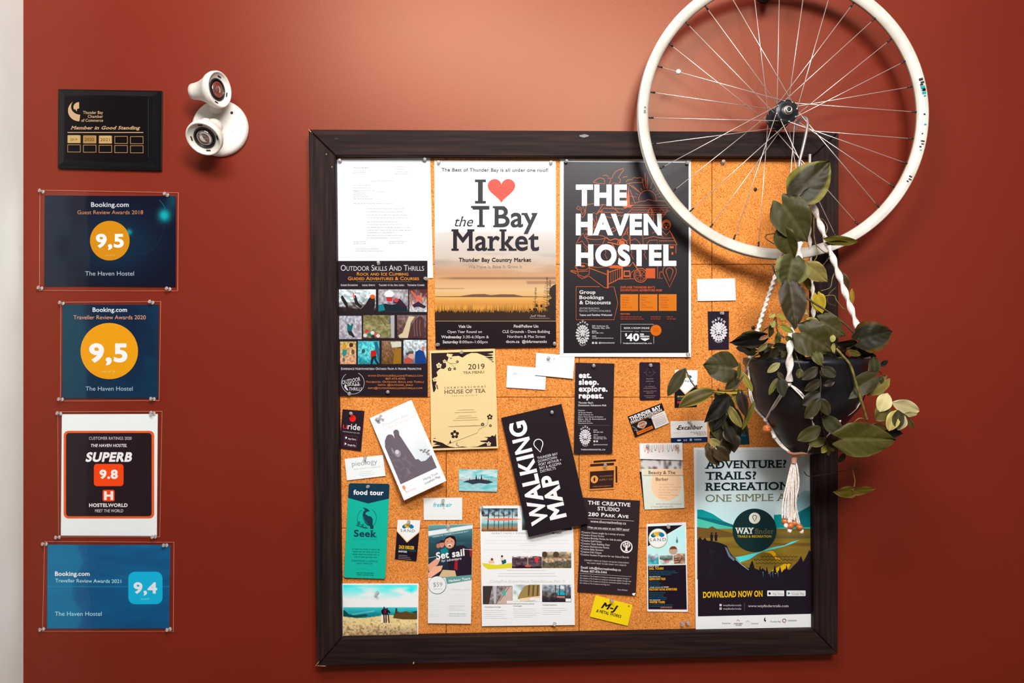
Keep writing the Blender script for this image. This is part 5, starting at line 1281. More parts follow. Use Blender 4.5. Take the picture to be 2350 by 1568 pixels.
# AA two kraft cards
for k, (c_, dp, lab) in enumerate((([(1358.8, 1054), (1417.7, 1050), (1418.4, 1111.8), (1359, 1116)], DP, 'square kraft card peeking out behind the kraft card with the round emblem'), ([(1352.8, 1063.6), (1411.7, 1060), (1409.7, 1122.5), (1351.5, 1125.8)], DP + .0015, 'square kraft and brown card with a round emblem and slot bars'))):
    a = Sheet('kraft_card', lab, 'business card', c_, dp, dp + .001, paper=(226, 146, 68), loc=(58, 62), group='kraft cards')
    KB = (58, 36, 30)
    if k == 0:
        a.rect(3, 4, 54, 9, KB); a.rect(52.5, 20, 56.5, 58, KB)
    else:
        a.rect(1.5, 2, 55.5, 8, KB); a.rect(1.5, 19, 56, 59, KB); a.ell(12, 37.5, 8.4, 8.8, (226, 156, 80), 26); a.ell(12, 37.5, 2.2, 5, KB, 12); a.text('wilderness', 23, 33, 4, (150, 110, 90), w=30, sc=True); a.text('supply co', 23, 41.5, 5, (176, 120, 80), w=30, sc=True); a.text('wildernesssupply.ca', 8, 55, 2.6, (190, 130, 84), w=42)
    a.done()

# AB beauty flyers
a = Sheet('dark_card', 'dark navy card edge showing behind the pale salon flyer', 'business card', [(1467.5, 1082), (1500, 1081), (1502, 1168), (1478, 1169)], DP, DP + .001, paper=(30, 30, 44)); a.rect(1468.5, 1076.5, 1474, 1083, (200, 196, 196)); a.done()
a = Sheet('salon_flyer', 'pale green salon flyer with a peach circle and black heading', 'flyer', [(1469.5, 1050), (1566, 1053), (1571, 1166), (1479.3, 1170)], DP + .0015, DP + .003, paper=(222, 226, 212), th=.0008)
a.grid(1470.5, 1053.5, 1566.3, 1076.5, 36, 10, lambda u, v: mix((214, 208, 204), (90, 76, 76), max(0, vn(u * 16, v * 2.2, 9) - .5) * 2.4 + (.4 if v < .15 else 0)))
cc = [(1529 + 35 * math.cos(math.radians(t)), 1112 + 38 * math.sin(math.radians(t))) for t in range(0, 361, 8)]
a.poly([(min(x, 1567.5 + (y - 1077) * .03), max(y, 1077)) for x, y in cc] , (246, 204, 164)); a.poly([(1478, 1077), (1567, 1077), (1567, 1090), (1500, 1092), (1478, 1091)], (230, 218, 190))
a.poly([(1500, 1077), (1567, 1077), (1567.5, 1092), (1496, 1092)], (246, 204, 164))
a.rect(1475.5, 1091, 1568, 1091.9, (84, 66, 56)); a.text('Beauty & The', 1488.5, 1088.4, 7.4, (54, 42, 40), w=61, bold=.012); a.text('Barber', 1505, 1103.6, 7.2, (96, 66, 54), w=29, bold=.012)
for i, (t, w_) in enumerate((('Permanent Makeup', 34), ('Hair styling, Treatments', 51), ('Body Sculpting', 43), ('Nail Design', 27), ('Relaxation Massage', 46), ('Products', 19))): a.text(t, 1512, 1113.5 + i * 6.1, 3.1, (206, 150, 110), w=w_)
a.text('Book online through Facebook', 1506, 1158.5, 3.4, (140, 140, 128), w=58, shear=.1); a.text('or book 807-345-2781', 1493, 1165, 3.4, (150, 148, 136), w=52, shear=.1); a.done()
a = Sheet('jewellery_card', 'white card with a row of painted necklaces, overlapping the top of the salon flyer', 'business card', [(1467.3, 1018), (1566, 1016.5), (1567, 1056.5), (1468.3, 1053.5)], DP + .003, DP + .005, paper=(248, 242, 238), th=.0005)
R = random.Random(9)
for i, x in enumerate((1480, 1487, 1496, 1504, 1513, 1521, 1534, 1543, 1550, 1556)):
    c_ = ((196, 150, 130), (226, 130, 96), (150, 150, 150), (130, 110, 100))[i % 4]
    w_ = R.uniform(3, 6); h_ = R.uniform(12, 19)
    a.line([(x - w_ / 2, 1021), (x - w_ / 2.4, 1021 + h_ * .7), (x, 1021 + h_), (x + w_ / 2.4, 1021 + h_ * .7), (x + w_ / 2, 1021)], .9, c_)
    a.ell(x, 1021 + h_, 1.4, 1.8, c_, 8)
for x in (1486, 1555): a.ell(x, 1026, 4.5, 4.5, (240, 180, 150), 12); a.ell(x, 1023, 3, 3, (190, 186, 190), 10)
a.done()

# AC sand rack card
a = Sheet('rack_card', 'narrow rack card with white border, round sun logo and yellow headings on black', 'flyer', [(1484, 1203), (1574.5, 1199), (1578.8, 1404.7), (1485.3, 1403.9)], DP, DP + .002, paper=(250, 246, 240), th=.0005, loc=(92, 203))
a.grid(2.5, 5, 89.5, 96, 20, 22, lambda u, v: mix((150, 220, 226), (206, 238, 238), fbm(u * 4, v * 4, 8)))
a.poly([(2.5, 6), (84, 6), (46, 26), (30, 40), (10, 50), (2.5, 52)], (34, 24, 34)); a.poly([(2.5, 52), (86, 6), (87.5, 7), (2.5, 54)], (240, 246, 244))
a.ell(26, 34, 22.5, 23, (30, 130, 130), 40); a.ell(26, 34, 21.6, 22, (240, 190, 110), 40); a.ell(26, 33.6, 20.6, 21, (248, 240, 230), 40); sandlogo(a, 25.5, 29, 2.0, True, (50, 50, 60))
thumb(a, 2.5, 70, 27, 94, [(0, (190, 220, 220)), (.3, (110, 150, 160)), (.6, (50, 140, 160)), (1, (90, 170, 176))], 31, n=(12, 10)); a.ell(14, 80, 3, 3, (200, 100, 110), 8)
thumb(a, 29.5, 74, 60, 94, [(0, (140, 160, 150)), (.4, (60, 70, 66)), (.6, (190, 176, 150)), (1, (160, 200, 200))], 32, n=(12, 10)); a.ell(47, 88, 4, 3, (226, 110, 120), 8)
thumb(a, 61.5, 70, 88, 94, [(0, (200, 170, 140)), (.4, (150, 110, 90)), (1, (190, 150, 120))], 33, n=(12, 10)); [a.line([(63, y), (76, y - 2)], 1.6, (60, 36, 40)) for y in (82, 87, 92)]; a.line([(74, 92), (80, 80)], 1.6, (50, 34, 38))
a.ell(61, 63, 11, 11.5, (246, 244, 240), 26); a.ell(61, 63, 10, 10.4, (176, 150, 130), 24); a.poly([(52, 60), (56, 54), (66, 54), (70, 60)], (110, 60, 40)); a.ell(70, 42, 2.6, 4.5, (80, 110, 116), 10); a.poly([(69.5, 32), (70.5, 32), (71, 42), (69, 42)], (90, 116, 120)); a.line([(2.5, 95.6), (89.5, 95.6)], 1.4, (250, 246, 240)); a.line([(28.2, 70), (28.2, 96)], 1.6, (250, 246, 240)); a.line([(60.6, 72), (60.6, 96)], 1.6, (250, 246, 240))
a.rect(2.5, 96.5, 89.5, 198, (34, 26, 36))
YL = (232, 164, 30)
for t0, t1, y, w_ in (('HALF DAY', 'SAIL TOURS', 106, 33), ('HALF AND FULL DAY', 'SLEEPING GIANT TOURS', 130, 37), ('WEEK LONG OR MORE', 'MULTI-DAY KAYAK ADVENTURES', 154, 63), ('ALL SEASONS', 'WINTER TOURS', 183.5, 35)):
    a.text(t0, 5, y - 6.4, 2.4, (230, 226, 226), w=w_ * .7, bold=.02); a.text(t1, 5, y, 4.8, YL, w=w_, bold=.035)
for y, n, x1 in ((111, 3, 80), (135, 4, 38), (160, 5, 50), (188, 2, 78)): a.greek(5, x1, y, 3.8, n, 1.6, (14, 84, 104), n + 3)
a.text('SANDTOURS.CA', 30, 194.5, 2.6, (236, 120, 90), w=26, bold=.02); a.rect(3, 196.8, 89, 197.5, (150, 80, 70)); a.done()

# AD wayfinder poster
a = Sheet('trail_poster', 'trail poster with teal hills and a round dark badge, bottom right', 'poster', [(1592, 1027.7), (1862, 1026), (1866, 1441.7), (1596.7, 1452)], DP, DP + .004, paper=(236, 243, 243), gloss=True)
def skyf(u, v):
    c = ramp([(0, (206, 214, 216)), (.5, (206, 222, 224)), (1, (190, 232, 236))], v)
    n = fbm(u * 3.2 + 1, v * 5, 17)
    if v > .5: c = mix(c, (232, 234, 236), max(0, n - .45) * 3 * (v - .5) * 2)
    return c
a.grid(1598.5, 1033, 1861, 1220, 30, 36, skyf)
a.poly([(1838, 1130), (1848, 1126), (1858, 1128), (1861, 1160), (1834, 1175), (1820, 1170)], (150, 196, 202)); a.poly([(1600, 1170), (1612, 1170), (1636, 1180), (1660, 1196), (1684, 1206), (1684, 1224), (1600, 1224)], (0, 146, 150)); a.poly([(1600, 1186), (1640, 1192), (1684, 1205), (1684, 1216), (1650, 1206), (1600, 1190)], (0, 110, 120))
a.poly([(1776, 1182), (1792, 1181), (1814, 1188), (1832, 1176), (1861, 1160), (1861, 1216), (1776, 1216)], (0, 142, 146)); a.poly([(1838, 1174), (1861, 1162), (1861, 1210), (1828, 1210)], (0, 112, 122)); a.poly([(1600, 1190), (1650, 1204), (1690, 1212), (1700, 1224), (1600, 1218)], (80, 190, 170)); a.poly([(1776, 1212), (1861, 1210), (1861, 1230), (1772, 1232)], (70, 172, 150))
OLV = (128, 106, 40)
a.grid(1599.5, 1214, 1861.5, 1330, 34, 30, lambda u, v: mix(mix((122, 96, 42), (150, 128, 46), fbm(u * 3, v * 14, 27)), (104, 76, 40), max(0, fbm(u * 2, v * 18, 33) - .56) * 3))
a.poly([(1599.5, 1210), (1625, 1213), (1634, 1208), (1644, 1214), (1675, 1222), (1700, 1232), (1599.5, 1236)], (110, 84, 44))
for i in range(26):
    x = 1778 + i * 3.3; a.poly([(x - 2, 1236), (x, 1226 - (i * 7 % 5)), (x + 2, 1236)], (96, 90, 60))
a.poly([(1687, 1279), (1706, 1276), (1730, 1270), (1748, 1266), (1760, 1260), (1775, 1256), (1800, 1252), (1816, 1244), (1836, 1239), (1820, 1247), (1800, 1254), (1770, 1262), (1752, 1266), (1738, 1272), (1720, 1284), (1698, 1291)], (84, 218, 220))
a.poly([(1752, 1267), (1772, 1264), (1780, 1270), (1781, 1276), (1788, 1282), (1796, 1286), (1782, 1286), (1776, 1278), (1768, 1270)], (226, 176, 20)); a.poly([(1770, 1310), (1785, 1302), (1800, 1294), (1815, 1294), (1805, 1312), (1790, 1322), (1776, 1324)], (228, 176, 16))
for y, x0, x1 in ((1278, 1746, 1830), (1285, 1730, 1820), (1293, 1734, 1818)):
    p = [(x0 + i * (x1 - x0) / 20, y + (1.6 if i % 2 else -1.6)) for i in range(21)]; a.line(p, 2.2, (92, 70, 34))
NB = (38, 32, 40)
cl = [(1600.5, 1240), (1606, 1232), (1612, 1240), (1618, 1234), (1622, 1241), (1640, 1243), (1655, 1247), (1668, 1253), (1675, 1268), (1684, 1280), (1697, 1292), (1710, 1301), (1719, 1304), (1725, 1287), (1731, 1304), (1744, 1310), (1750, 1304), (1758, 1312), (1764, 1318), (1772, 1310), (1780, 1318), (1786, 1310), (1792, 1316), (1800, 1306), (1812, 1308), (1822, 1298), (1832, 1288), (1838, 1276), (1843, 1290), (1850, 1278), (1857, 1262), (1862, 1270), (1864, 1409), (1601.7, 1415)]
a.poly(cl, NB)
for x, h_ in ((1727, 26), (1744, 14), (1778, 16), (1760, 12), (1790, 14), (1838, 34), (1805, 16), (1857, 34), (1822, 16)):
    a.poly([(x - h_ * .28, 1316), (x, 1312 - h_), (x + h_ * .28, 1316)], NB)
for x in (1750, 1766, 1772, 1784): a.poly([(x, 1312), (x + 1.6, 1312), (x + 1.8, 1326)], (60, 150, 170))
a.poly([(1663, 1255), (1668, 1258), (1676, 1274), (1686, 1284), (1684, 1288), (1672, 1278)], (104, 124, 150)); a.line([(1688, 1284), (1704, 1298), (1718, 1308)], 1.6, (150, 170, 184))
for x in (1633, 1643):
    a.ell(x, 1224, 2.0, 2.4, NB, 10); a.poly([(x - 3.4, 1227), (x + 3.4, 1227), (x + 2.6, 1242), (x - 2.6, 1242)], NB)
a.grid(1608, 1262, 1664, 1345, 20, 24, lambda u, v: mix(NB, (58, 54, 64), max(0, fbm(u * 9, v * 3, 4) - .5) * 2.0 * max(0, 1 - abs(u - .5) * 2) * max(0, 1 - v)))
a.ell(1731.5, 1217.5, 50.5, 50, (30, 52, 54), 56); a.ell(1731.5, 1189.5, 13, 12.8, (236, 232, 214), 30)
a.line([(1731.5, 1197.5)] + [(1731.5 + 4.4 * math.cos(t_), 1187 + 4.4 * math.sin(t_)) for t_ in [math.radians(150 + i * 12) for i in range(21)]], 1.7, (92, 84, 50), close=True)
a.text('WAY', 1687, 1224.5, 12.5, (248, 248, 244), w=43, bold=.045, slab=.07); a.text('finder', 1731, 1225, 11.6, (112, 108, 74), w=45, slab=.07); a.text('TRAILS & RECREATION', 1692, 1233.8, 5, (196, 164, 30), w=78, bold=.035)
TX = (22, 42, 48)
for t, y, w_ in (('ADVENTURE?', 1075.3, 187), ('TRAILS?', 1101, 118), ('RECREATION?', 1126, 206)): a.text(t, 1617.5, y, 17, TX, w=w_, bold=.022, slab=.085, slope=-.012)
a.text('ONE SIMPLE APP', 1619, 1152, 16.2, (120, 118, 88), w=214, bold=-.004, slab=.07, slope=-.014)
a.text('DOWNLOAD NOW ON', 1613, 1371.8, 12.6, (240, 184, 20), w=137, bold=.035, slope=-.022, slab=.03)
for x0, t in ((1760.5, 'App Store'), (1804.5, 'Google Play')):
    a.rect(x0, 1355.5, x0 + 39 + (5 if x0 > 1800 else 0), 1368.3, (228, 230, 232), r=1.6); a.text(t, x0 + 12, 1365.6, 5.2, (110, 112, 118), w=25 if x0 < 1800 else 29); a.text('Download on the', x0 + 12, 1359.6, 1.8, (150, 150, 154), w=20)
a.ell(1766, 1362.3, 2.6, 3, (40, 36, 42), 14); a.poly([(1808, 1358.5), (1813.5, 1362), (1808, 1365.5)], (60, 130, 130))
for y, s_ in ((1391.5, 0), (1399.5, 1)):
    a.rect(1651, y - 5, 1656, y, (214, 208, 206)); a.text('wayfindertrails', 1659, y - .3, 4, (196, 190, 190), w=42, slab=.04)
a.ring(1653.5, 1397, 1.3, 1.3, .6, NB, 12); a.rect(1708, 1383, 1708.7, 1402, (110, 100, 80)); a.text('www.wayfindertrails.com', 1716.5, 1393.5, 5.6, (206, 200, 200), w=93, slab=.04)
for t, x, y, w_, c_ in (('Superior', 1657, 1432, 20, (110, 110, 114)), ('NORTHERN', 1684, 1432.8, 20, (90, 60, 60)), ('ONTARIO', 1688, 1436.5, 14, (110, 90, 90)), ('Ontario', 1724, 1432.5, 16, (140, 120, 130)), ('Thunder Bay', 1767, 1428.2, 25, (90, 130, 150)), ('FEDNOR', 1808, 1426, 20, (110, 110, 114))): a.text(t, x, y, 3.2, c_, w=w_)
a.line([(1690, 1425.5), (1693, 1422), (1697, 1425.5)], 1, (206, 90, 70)); a.ring(1716, 1429, 4, 4, .8, (190, 176, 180), a0=180, a1=330); a.poly(arcpts(1757, 1422, 4, 5, 90, 250) + arcpts(1758, 1420.5, 2.4, 3.4, 240, 100), (40, 40, 56)); a.ring(1799.5, 1424.5, 3.8, 3.8, 1.4, (190, 90, 60), a0=0, a1=200); a.ring(1799.5, 1424.5, 3.8, 3.8, 1.4, (70, 60, 60), a0=200, a1=360); a.done()

# AE landscape photo
a = Sheet('photo_print', 'white bordered photo print of a couple on a hilltop under a turquoise sky', 'photo', [(784, 1339.4), (960.9, 1339.4), (959.5, 1462.6), (782.8, 1465.3)], DP + .002, DP + .004, paper=(250, 244, 238), gloss=True)
def hills(u, v):
    n = fbm(u * 3 + v * 5, v * 7 - u * 2.5, 55)
    if v < .44:
        c = ramp([(0, (60, 210, 216)), (.15, (130, 226, 226)), (.3, (216, 232, 234)), (.44, (232, 226, 234))], v)
        c = mix(c, (232, 238, 238), max(0, n - .42) * 2.4 * (1 if v > .05 else .5)); c = mix(c, (10, 200, 206), max(0, .5 - abs(u - .02) * 3 - v * 4) + max(0, .9 - abs(u - .92) * 7 - abs(v - .1) * 9)); return c
    hz = .44 + .02 * math.sin(u * 5) - .03 * max(0, u - .6)
    if v < .62 + .03 * math.sin(u * 7): 
        c = mix((60, 176, 180), (10, 110, 122), (v - .44) * 5 * (.6 + n)); c = mix(c, (170, 224, 226), max(0, .5 - abs(v - .54 + (u - .3) * .22) * 26) * (1 if .12 < u < .42 else 0)); return c
    c = mix((196, 170, 120), (214, 196, 140), fbm(u * 9, v * 9, 60)); c = mix(c, (110, 74, 52), max(0, fbm(u * 44, v * 34, 61) - .5 + (v - .8) * .8) * 2.2); return mix(c, (80, 54, 56), max(0, v - .78) * 1.8 * (.5 + u * .7))
a.grid(787.5, 1343, 957.5, 1459.5, 130, 90, hills)
a.poly([(787.5, 1400), (792, 1402), (800, 1410), (815, 1413), (840, 1410), (845, 1414), (820, 1418), (787.5, 1415)], (26, 66, 66)); a.poly([(905, 1408), (912, 1404), (920, 1406), (932, 1403), (945, 1408), (957.5, 1406), (957.5, 1422), (925, 1422), (902, 1419)], (84, 64, 36)); a.poly([(906, 1408), (908, 1396), (911, 1396), (913, 1408)], (60, 54, 40)); a.poly([(940, 1406), (957.5, 1402), (957.5, 1408)], (20, 70, 76))
a.poly([(875, 1401), (879, 1397.5), (884, 1396.5), (889, 1399), (893, 1401), (896, 1406), (895, 1409), (891, 1406), (890, 1411), (878, 1411), (875, 1406)], (34, 26, 40)); a.poly([(881, 1399), (887, 1399), (886, 1408), (882, 1409)], (96, 30, 44)); a.ell(881.5, 1395, 2, 2.4, (60, 44, 44), 9); a.ell(888.7, 1397.5, 1.8, 2.2, (60, 44, 44), 9)
for x0, x1 in ((878, 877), (881, 882), (886, 886), (891, 893)): a.line([(x0, 1410), (x1, 1430)], 2.6, (44, 30, 40))
a.poly([(875.5, 1410), (879, 1412), (878, 1430), (875, 1430)], (220, 214, 200)); a.done()

# AF half hidden teal card behind the plant
a = Sheet('business_card', 'small teal and black card mostly hidden behind trailing leaves above the trail poster', 'business card', [(1664, 984), (1717, 982), (1720, 1020), (1666, 1022)], DP, DP, paper=(12, 62, 74))
a.rect(1668, 998, 1712, 1002, (26, 110, 120)); a.text('SAND', 1697, 997, 5, (200, 214, 214), w=14, bold=.02); a.done()

# ------------------------------------------------------------------ push pins on the board
PD = DP + 0.0006
pins = [
 ((781, 371), 0, 'the typed letter, top left corner'), ((975, 369), 0, 'the typed letter, top right corner'),
 ((869, 605), .003, 'the climbing flyer, top centre'), ((978, 640), .003, 'the climbing flyer, right edge'), ((890, 900), .004, 'the climbing flyer, foot'), ((802, 903), .004, 'the climbing flyer, round logo'),
 ((1007, 374), 0, 'the market poster, top left corner'), ((1264, 375), 0, 'the market poster, top right corner'), ((1006, 791), .004, 'the market poster, bottom left corner'), ((1273, 790), .004, 'the market poster, bottom right corner'),
 ((1299, 371), 0, 'the big black poster, top left corner'), ((1576, 374), 0, 'the big black poster, top right corner'), ((1578, 813), .005, 'the big black poster, bottom right corner'),
 ((1363, 840), .001, 'the four line black rack card'), ((1493, 838), 0, 'the rounded purple card'), ((1490, 957), .002, 'the black and orange tilted card'), ((1267, 947), .0075, 'the black folded map'),
 ((845, 1117), .001, 'the teal green rack card'), ((1030, 1209), 0, 'the boat tour rack card'), ((806, 950), 0, 'the narrow card with the red circle'), ((1655, 719), 0, 'the lion emblem card'),
 ((1397, 1167), .002, 'the brown studio flyer'), ((1389, 1067), .002, 'the two kraft cards'), ((1487, 1024), .004, 'the necklace card, left'), ((1553, 1024), .004, 'the necklace card, right'),
 ((1533, 1208), 0, 'the bordered rack card with sun logo'), ((1403, 1378), .001, 'the yellow card'), ((866, 1361), .003, 'the hilltop photo'), ((1017, 1149), .001, 'the turquoise lettered card'), ((838, 1050), .001, 'the thin lettered white card'),
 ((1581, 968), .001, 'the white card with navy band'), ((1105, 1165), 0, 'the information sheet, top left corner'), ((938, 1198), 0, 'the pointed white and black card'), ((1060, 808), .002, 'the cream tea menu, top'), ((1273, 1432), .004, 'the information sheet, foot'),
 ((1259, 822), .004, 'the upper white business card'), ((867, 962), .006, 'the tilted hiking brochure')]
for (p, dz, t) in pins:
    pin(p[0], p[1], PD + dz, 'clear push pin on ' + t, small=0.88)
pin(1565, 1430, PD - .0006, 'left one of two unused clear push pins at the bottom of the cork')
pin(1577, 1429, PD - .0006, 'right one of two unused clear push pins at the bottom of the cork')
pin(1659, 374, PD - .0006, 'unused clear push pin on bare cork under the top rail')
pin(1733, 435, PD - .0008, 'black tack on bare cork inside the wheel', black=True, group='black tacks')
pin(1728, 752, PD - .0008, 'black tack on bare cork beside the left macrame cord', black=True, group='black tacks')
# ------------------------------------------------------------------ tubes
def catmull(pts, n=6):
    P = [Vector(p) for p in pts]
    if len(P) < 3: return [P[0].lerp(P[-1], i / n) for i in range(n + 1)]
    out = []
    for i in range(len(P) - 1):
        p0 = P[max(0, i - 1)]; p1 = P[i]; p2 = P[i + 1]; p3 = P[min(len(P) - 1, i + 2)]
        for k in range(n):
            t = k / n
            out.append(0.5 * ((2 * p1) + (p2 - p0) * t + (2 * p0 - 5 * p1 + 4 * p2 - p3) * t * t + (-p0 + 3 * p1 - 3 * p2 + p3) * t ** 3))
    out.append(P[-1])
    return out


def tube(name, pts, r, m, parent=None, ns=8, flat=1.0, twist=0.0, n=6, pulse=0.0, taper=None, label=None, smooth=True):
    path = catmull(pts, n)
    v = []; f = []; s = 0.0
    up = Vector((0, -1, 0))
    for i, p in enumerate(path):
        t = (path[min(i + 1, len(path) - 1)] - path[max(i - 1, 0)]).normalized()
        if abs(t.dot(up)) > .95: u = Vector((1, 0, 0))
        else: u = up
        a = (u - t * u.dot(t)).normalized(); b_ = t.cross(a)
        if i: s += (path[i] - path[i - 1]).length
        ph = s * twist; k = 1 + pulse * math.cos(2 * ph)
        rr = r * (taper(i / (len(path) - 1)) if taper else 1)
        for j in range(ns):
            th = j / ns * 2 * math.pi
            x = rr * math.cos(th) * k; y = rr * flat * math.sin(th) * k
            c_, s_ = math.cos(ph), math.sin(ph)
            q = p + a * (x * c_ - y * s_) + b_ * (x * s_ + y * c_)
            v.append(q)
    for i in range(len(path) - 1):
        for j in range(ns):
            k2 = (j + 1) % ns
            f.append((i * ns + j, i * ns + k2, (i + 1) * ns + k2, (i + 1) * ns + j))
    f.append(tuple(reversed(range(ns)))); f.append(tuple(range((len(path) - 1) * ns, len(path) * ns)))
    o = mk(name, v, f, m, parent=parent, smooth=smooth)
    if label: o['label'] = label
    return o


# ------------------------------------------------------------------ bicycle wheel
WX, WZ = 0.5905, CZ + 0.4950
WD = 0.090
wheel = thing('bicycle_wheel', (WX, -WD, WZ - 0.3163), 'white rimmed bicycle wheel hanging over the top right corner of the board', 'bicycle wheel')
RO, RI = 0.3163, 0.2930


def rim_part(name, prof, m, n=160):
    v = []; f = []; k = len(prof)
    for i in range(n):
        a = i / n * 2 * math.pi
        for r, y in prof: v.append((WX + r * math.cos(a), -WD - y, WZ + r * math.sin(a)))
    for i in range(n):
        for j in range(k):
            j2 = (j + 1) % k; i2 = (i + 1) % n
            f.append((i * k + j, i2 * k + j, i2 * k + j2, i * k + j2))
    return mk(name, v, f, m, parent=wheel, smooth=True)


rim_part('rim', [(RO, 0.0085), (RO - .0006, 0.0105), (RO - .003, 0.0108), (RO - .0145, 0.0098), (RO - .0185, 0.0075), (RI - .0002, 0.0035), (RI - .0002, -0.0035), (RO - .0185, -0.0075), (RO - .0145, -0.0098), (RO - .003, -0.0108), (RO - .0006, -0.0105), (RO, -0.0085), (RO - .007, -0.0072), (RO - .009, 0), (RO - .007, 0.0072)], M['rim'])
rim_part('spoke_bed', [(RI + .0014, 0.0046), (RI - .0006, 0.0030), (RI - .0006, -0.0030), (RI + .0014, -0.0046)], M['rim_in'])
HD1, HD2, FR = 0.118, 0.060, 0.0225
hub = thing('hub', (WX, -0.09, WZ), None, None); hub.parent = wheel; hub.location = Vector((WX, -0.09, WZ)) - Vector(wheel.location)
for k_ in ('label', 'category'):
    if k_ in hub: del hub[k_]


def lathe_y(name, prof, m, parent, n=36, cx=WX, cz=WZ):
    v = []; f = []
    for r, d in prof:
        for i in range(n):
            a = i / n * 2 * math.pi; v.append((cx + r * math.cos(a), -d, cz + r * math.sin(a)))
    for j in range(len(prof) - 1):
        for i in range(n):
            k = (i + 1) % n; f.append((j * n + i, (j + 1) * n + i, (j + 1) * n + k, j * n + k))
    f.append(tuple(range(n))); f.append(tuple(reversed(range((len(prof) - 1) * n, len(prof) * n))))
    return mk(name, v, f, m, parent=parent, smooth=True)


lathe_y('hub_shell', [(0.006, 0.032), (0.012, 0.034), (0.019, 0.048), (0.019, 0.0575), (FR + .003, 0.058), (FR + .003, 0.0615), (0.017, 0.063), (0.0145, 0.075), (0.0145, 0.105), (0.017, 0.1145), (FR + .003, 0.1165), (FR + .003, 0.1195), (FR - .002, 0.1208), (0.0165, 0.1212), (0.0135, 0.1255), (0.0105, 0.127)], M['black_metal'], hub)
lathe_y('cone_ring', [(0.0098, 0.1265), (0.0098, 0.1300), (0.0085, 0.1312)], M['steel'], hub)
lathe_y('axle_nut', [(0.0075, 0.131), (0.0075, 0.136), (0.0060, 0.1372), (0.0042, 0.1370), (0.0040, 0.1345)], M['axle'], hub, 20)
lathe_y('axle_bore', [(0.0034, 0.1345), (0.0034, 0.1374), (0.0008, 0.1374)], M['black_metal'], hub, 14)
sp_rnd = random.Random(2)
hv, hf = lathe([(0.0004, -0.0012), (0.0016, -0.0006), (0.0019, 0.0004), (0.0012, 0.0015), (0.0003, 0.0018)], 8)
HEAD = base_mesh('spoke_head', hv, hf, M['axle'])
for i in range(32):
    th = math.radians(i * 11.25 + 1.2); front = (i % 2 == 0); j = i // 2
    sg = 1 if (j % 2 == 0) else -1
    ha = th + sg * math.radians(58)
    yd = (HD1 + (0.0022 if sg < 0 else -0.0022)) if front else (HD2 + (0.0022 if sg > 0 else -0.0022))
    p0 = Vector((WX + FR * math.cos(ha), -yd, WZ + FR * math.sin(ha)))
    p1 = Vector((WX + (RI + .001) * math.cos(th), -(WD + (0.002 if front else -0.002)), WZ + (RI + .001) * math.sin(th)))
    d_ = (p1 - p0).normalized(); pn = p1 - d_ * 0.0125
    sp = tube('spoke', [p0, pn + d_ * .004], 0.00088, M['spoke'], parent=wheel, ns=6, n=1)
    tube('nipple', [pn, p1], 0.0019, M['black_metal'], parent=sp, ns=8, n=1)
    if front:
        h = bpy.data.objects.new('spoke_head', HEAD); COL.objects.link(h); h.parent = sp
        h.location = Vector((p0.x, -(HD1 + .0030), p0.z)) - Vector(wheel.location); h.rotation_euler = (math.pi / 2, 0, 0)
# spoke bead
v, f = lathe([(0.0004, -0.0058)] + [(0.0058 * math.cos(math.radians(t)), 0.0058 * math.sin(math.radians(t))) for t in range(-75, 76, 15)] + [(0.0004, 0.0058)], 16)
mk('spoke_bead', orient(v, W(1557, 165, 0.097), (0.96, 0, -0.25)), f, M['white_plastic'], parent=wheel, smooth=True)


def rim_decal(a0, a1, r0, r1, m, name='rim_decal'):
    v = []; n = 4
    for i in range(n + 1):
        a = math.radians(a0 + (a1 - a0) * i / n)
        for r in (r0, r1): v.append((WX + r * math.cos(a), -WD - 0.0108 - 0.0001, WZ + r * math.sin(a)))
    v2 = [(x, y + 0.0009, z) for x, y, z in v]
    k = len(v)
    f = [(2 * i, 2 * i + 1, 2 * i + 3, 2 * i + 2) for i in range(n)] + [(0, 1, k + 1, k), (2 * n, k + 2 * n, k + 2 * n + 1, 2 * n + 1)]
    mk(name, v + v2, f, m, parent=wheel)


for a0, a1, r0, r1, c_ in ((13.6, 14.6, .303, .312, 'black'), (12.4, 13.2, .305, .313, 'black'), (11.6, 12.3, .303, .310, 'black'), (10.2, 11.4, .303, .313, 'teal'), (9.2, 10.4, .306, .313, 'black'), (8.0, 9.0, .304, .313, 'teal'), (9.4, 9.9, .303, .313, 'teal'), (6.9, 7.6, .307, .312, 'teal'),
                          (0.2, -.5, .304, .308, 'black'), (-4.0, -4.6, .306, .311, 'teal'), (-7.8, -8.4, .303, .306, 'black'), (-10.8, -11.4, .304, .312, 'black'), (-12.0, -12.5, .306, .312, 'black'), (-13.2, -13.8, .303, .308, 'black'), (-14.6, -15.0, .306, .311, 'teal'),
                          (-26.0, -26.6, .304, .311, 'black'), (-27.2, -27.7, .306, .313, 'black'), (-28.3, -28.8, .304, .309, 'black'), (176.9, 177.6, .300, .3035, 'black'), (178.3, 179.6, .300, .304, 'black')):
    rim_decal(a0, a1, r0, r1, M['decal_' + c_])

# wall hook that carries the rim
hx = W(1779, 0, 0.09).x; zA = WZ + 0.2985; zB = WZ + 0.2925 - 0.0135
wh = thing('wall_hook', (hx, 0, zA - .02), 'black rubber covered wall hook under the top of the wheel rim', 'hook')
v, f = lathe([(0.0175, 0.0), (0.0175, 0.004), (0.015, 0.006)], 28)
mk('hook_plate', orient(v, (hx, -0.001, zA), (0, -1, 0)), f, M['black_metal'], parent=wh, smooth=True)
tube('hook_arm', [(hx, -.004, zA), (hx, -.04, zA - .010), (hx, -.085, zB), (hx, -.115, zB + .002), (hx, -.128, zB + .018), (hx, -.130, zB + .040)], .0125, M['black_metal'], parent=wh, ns=16)

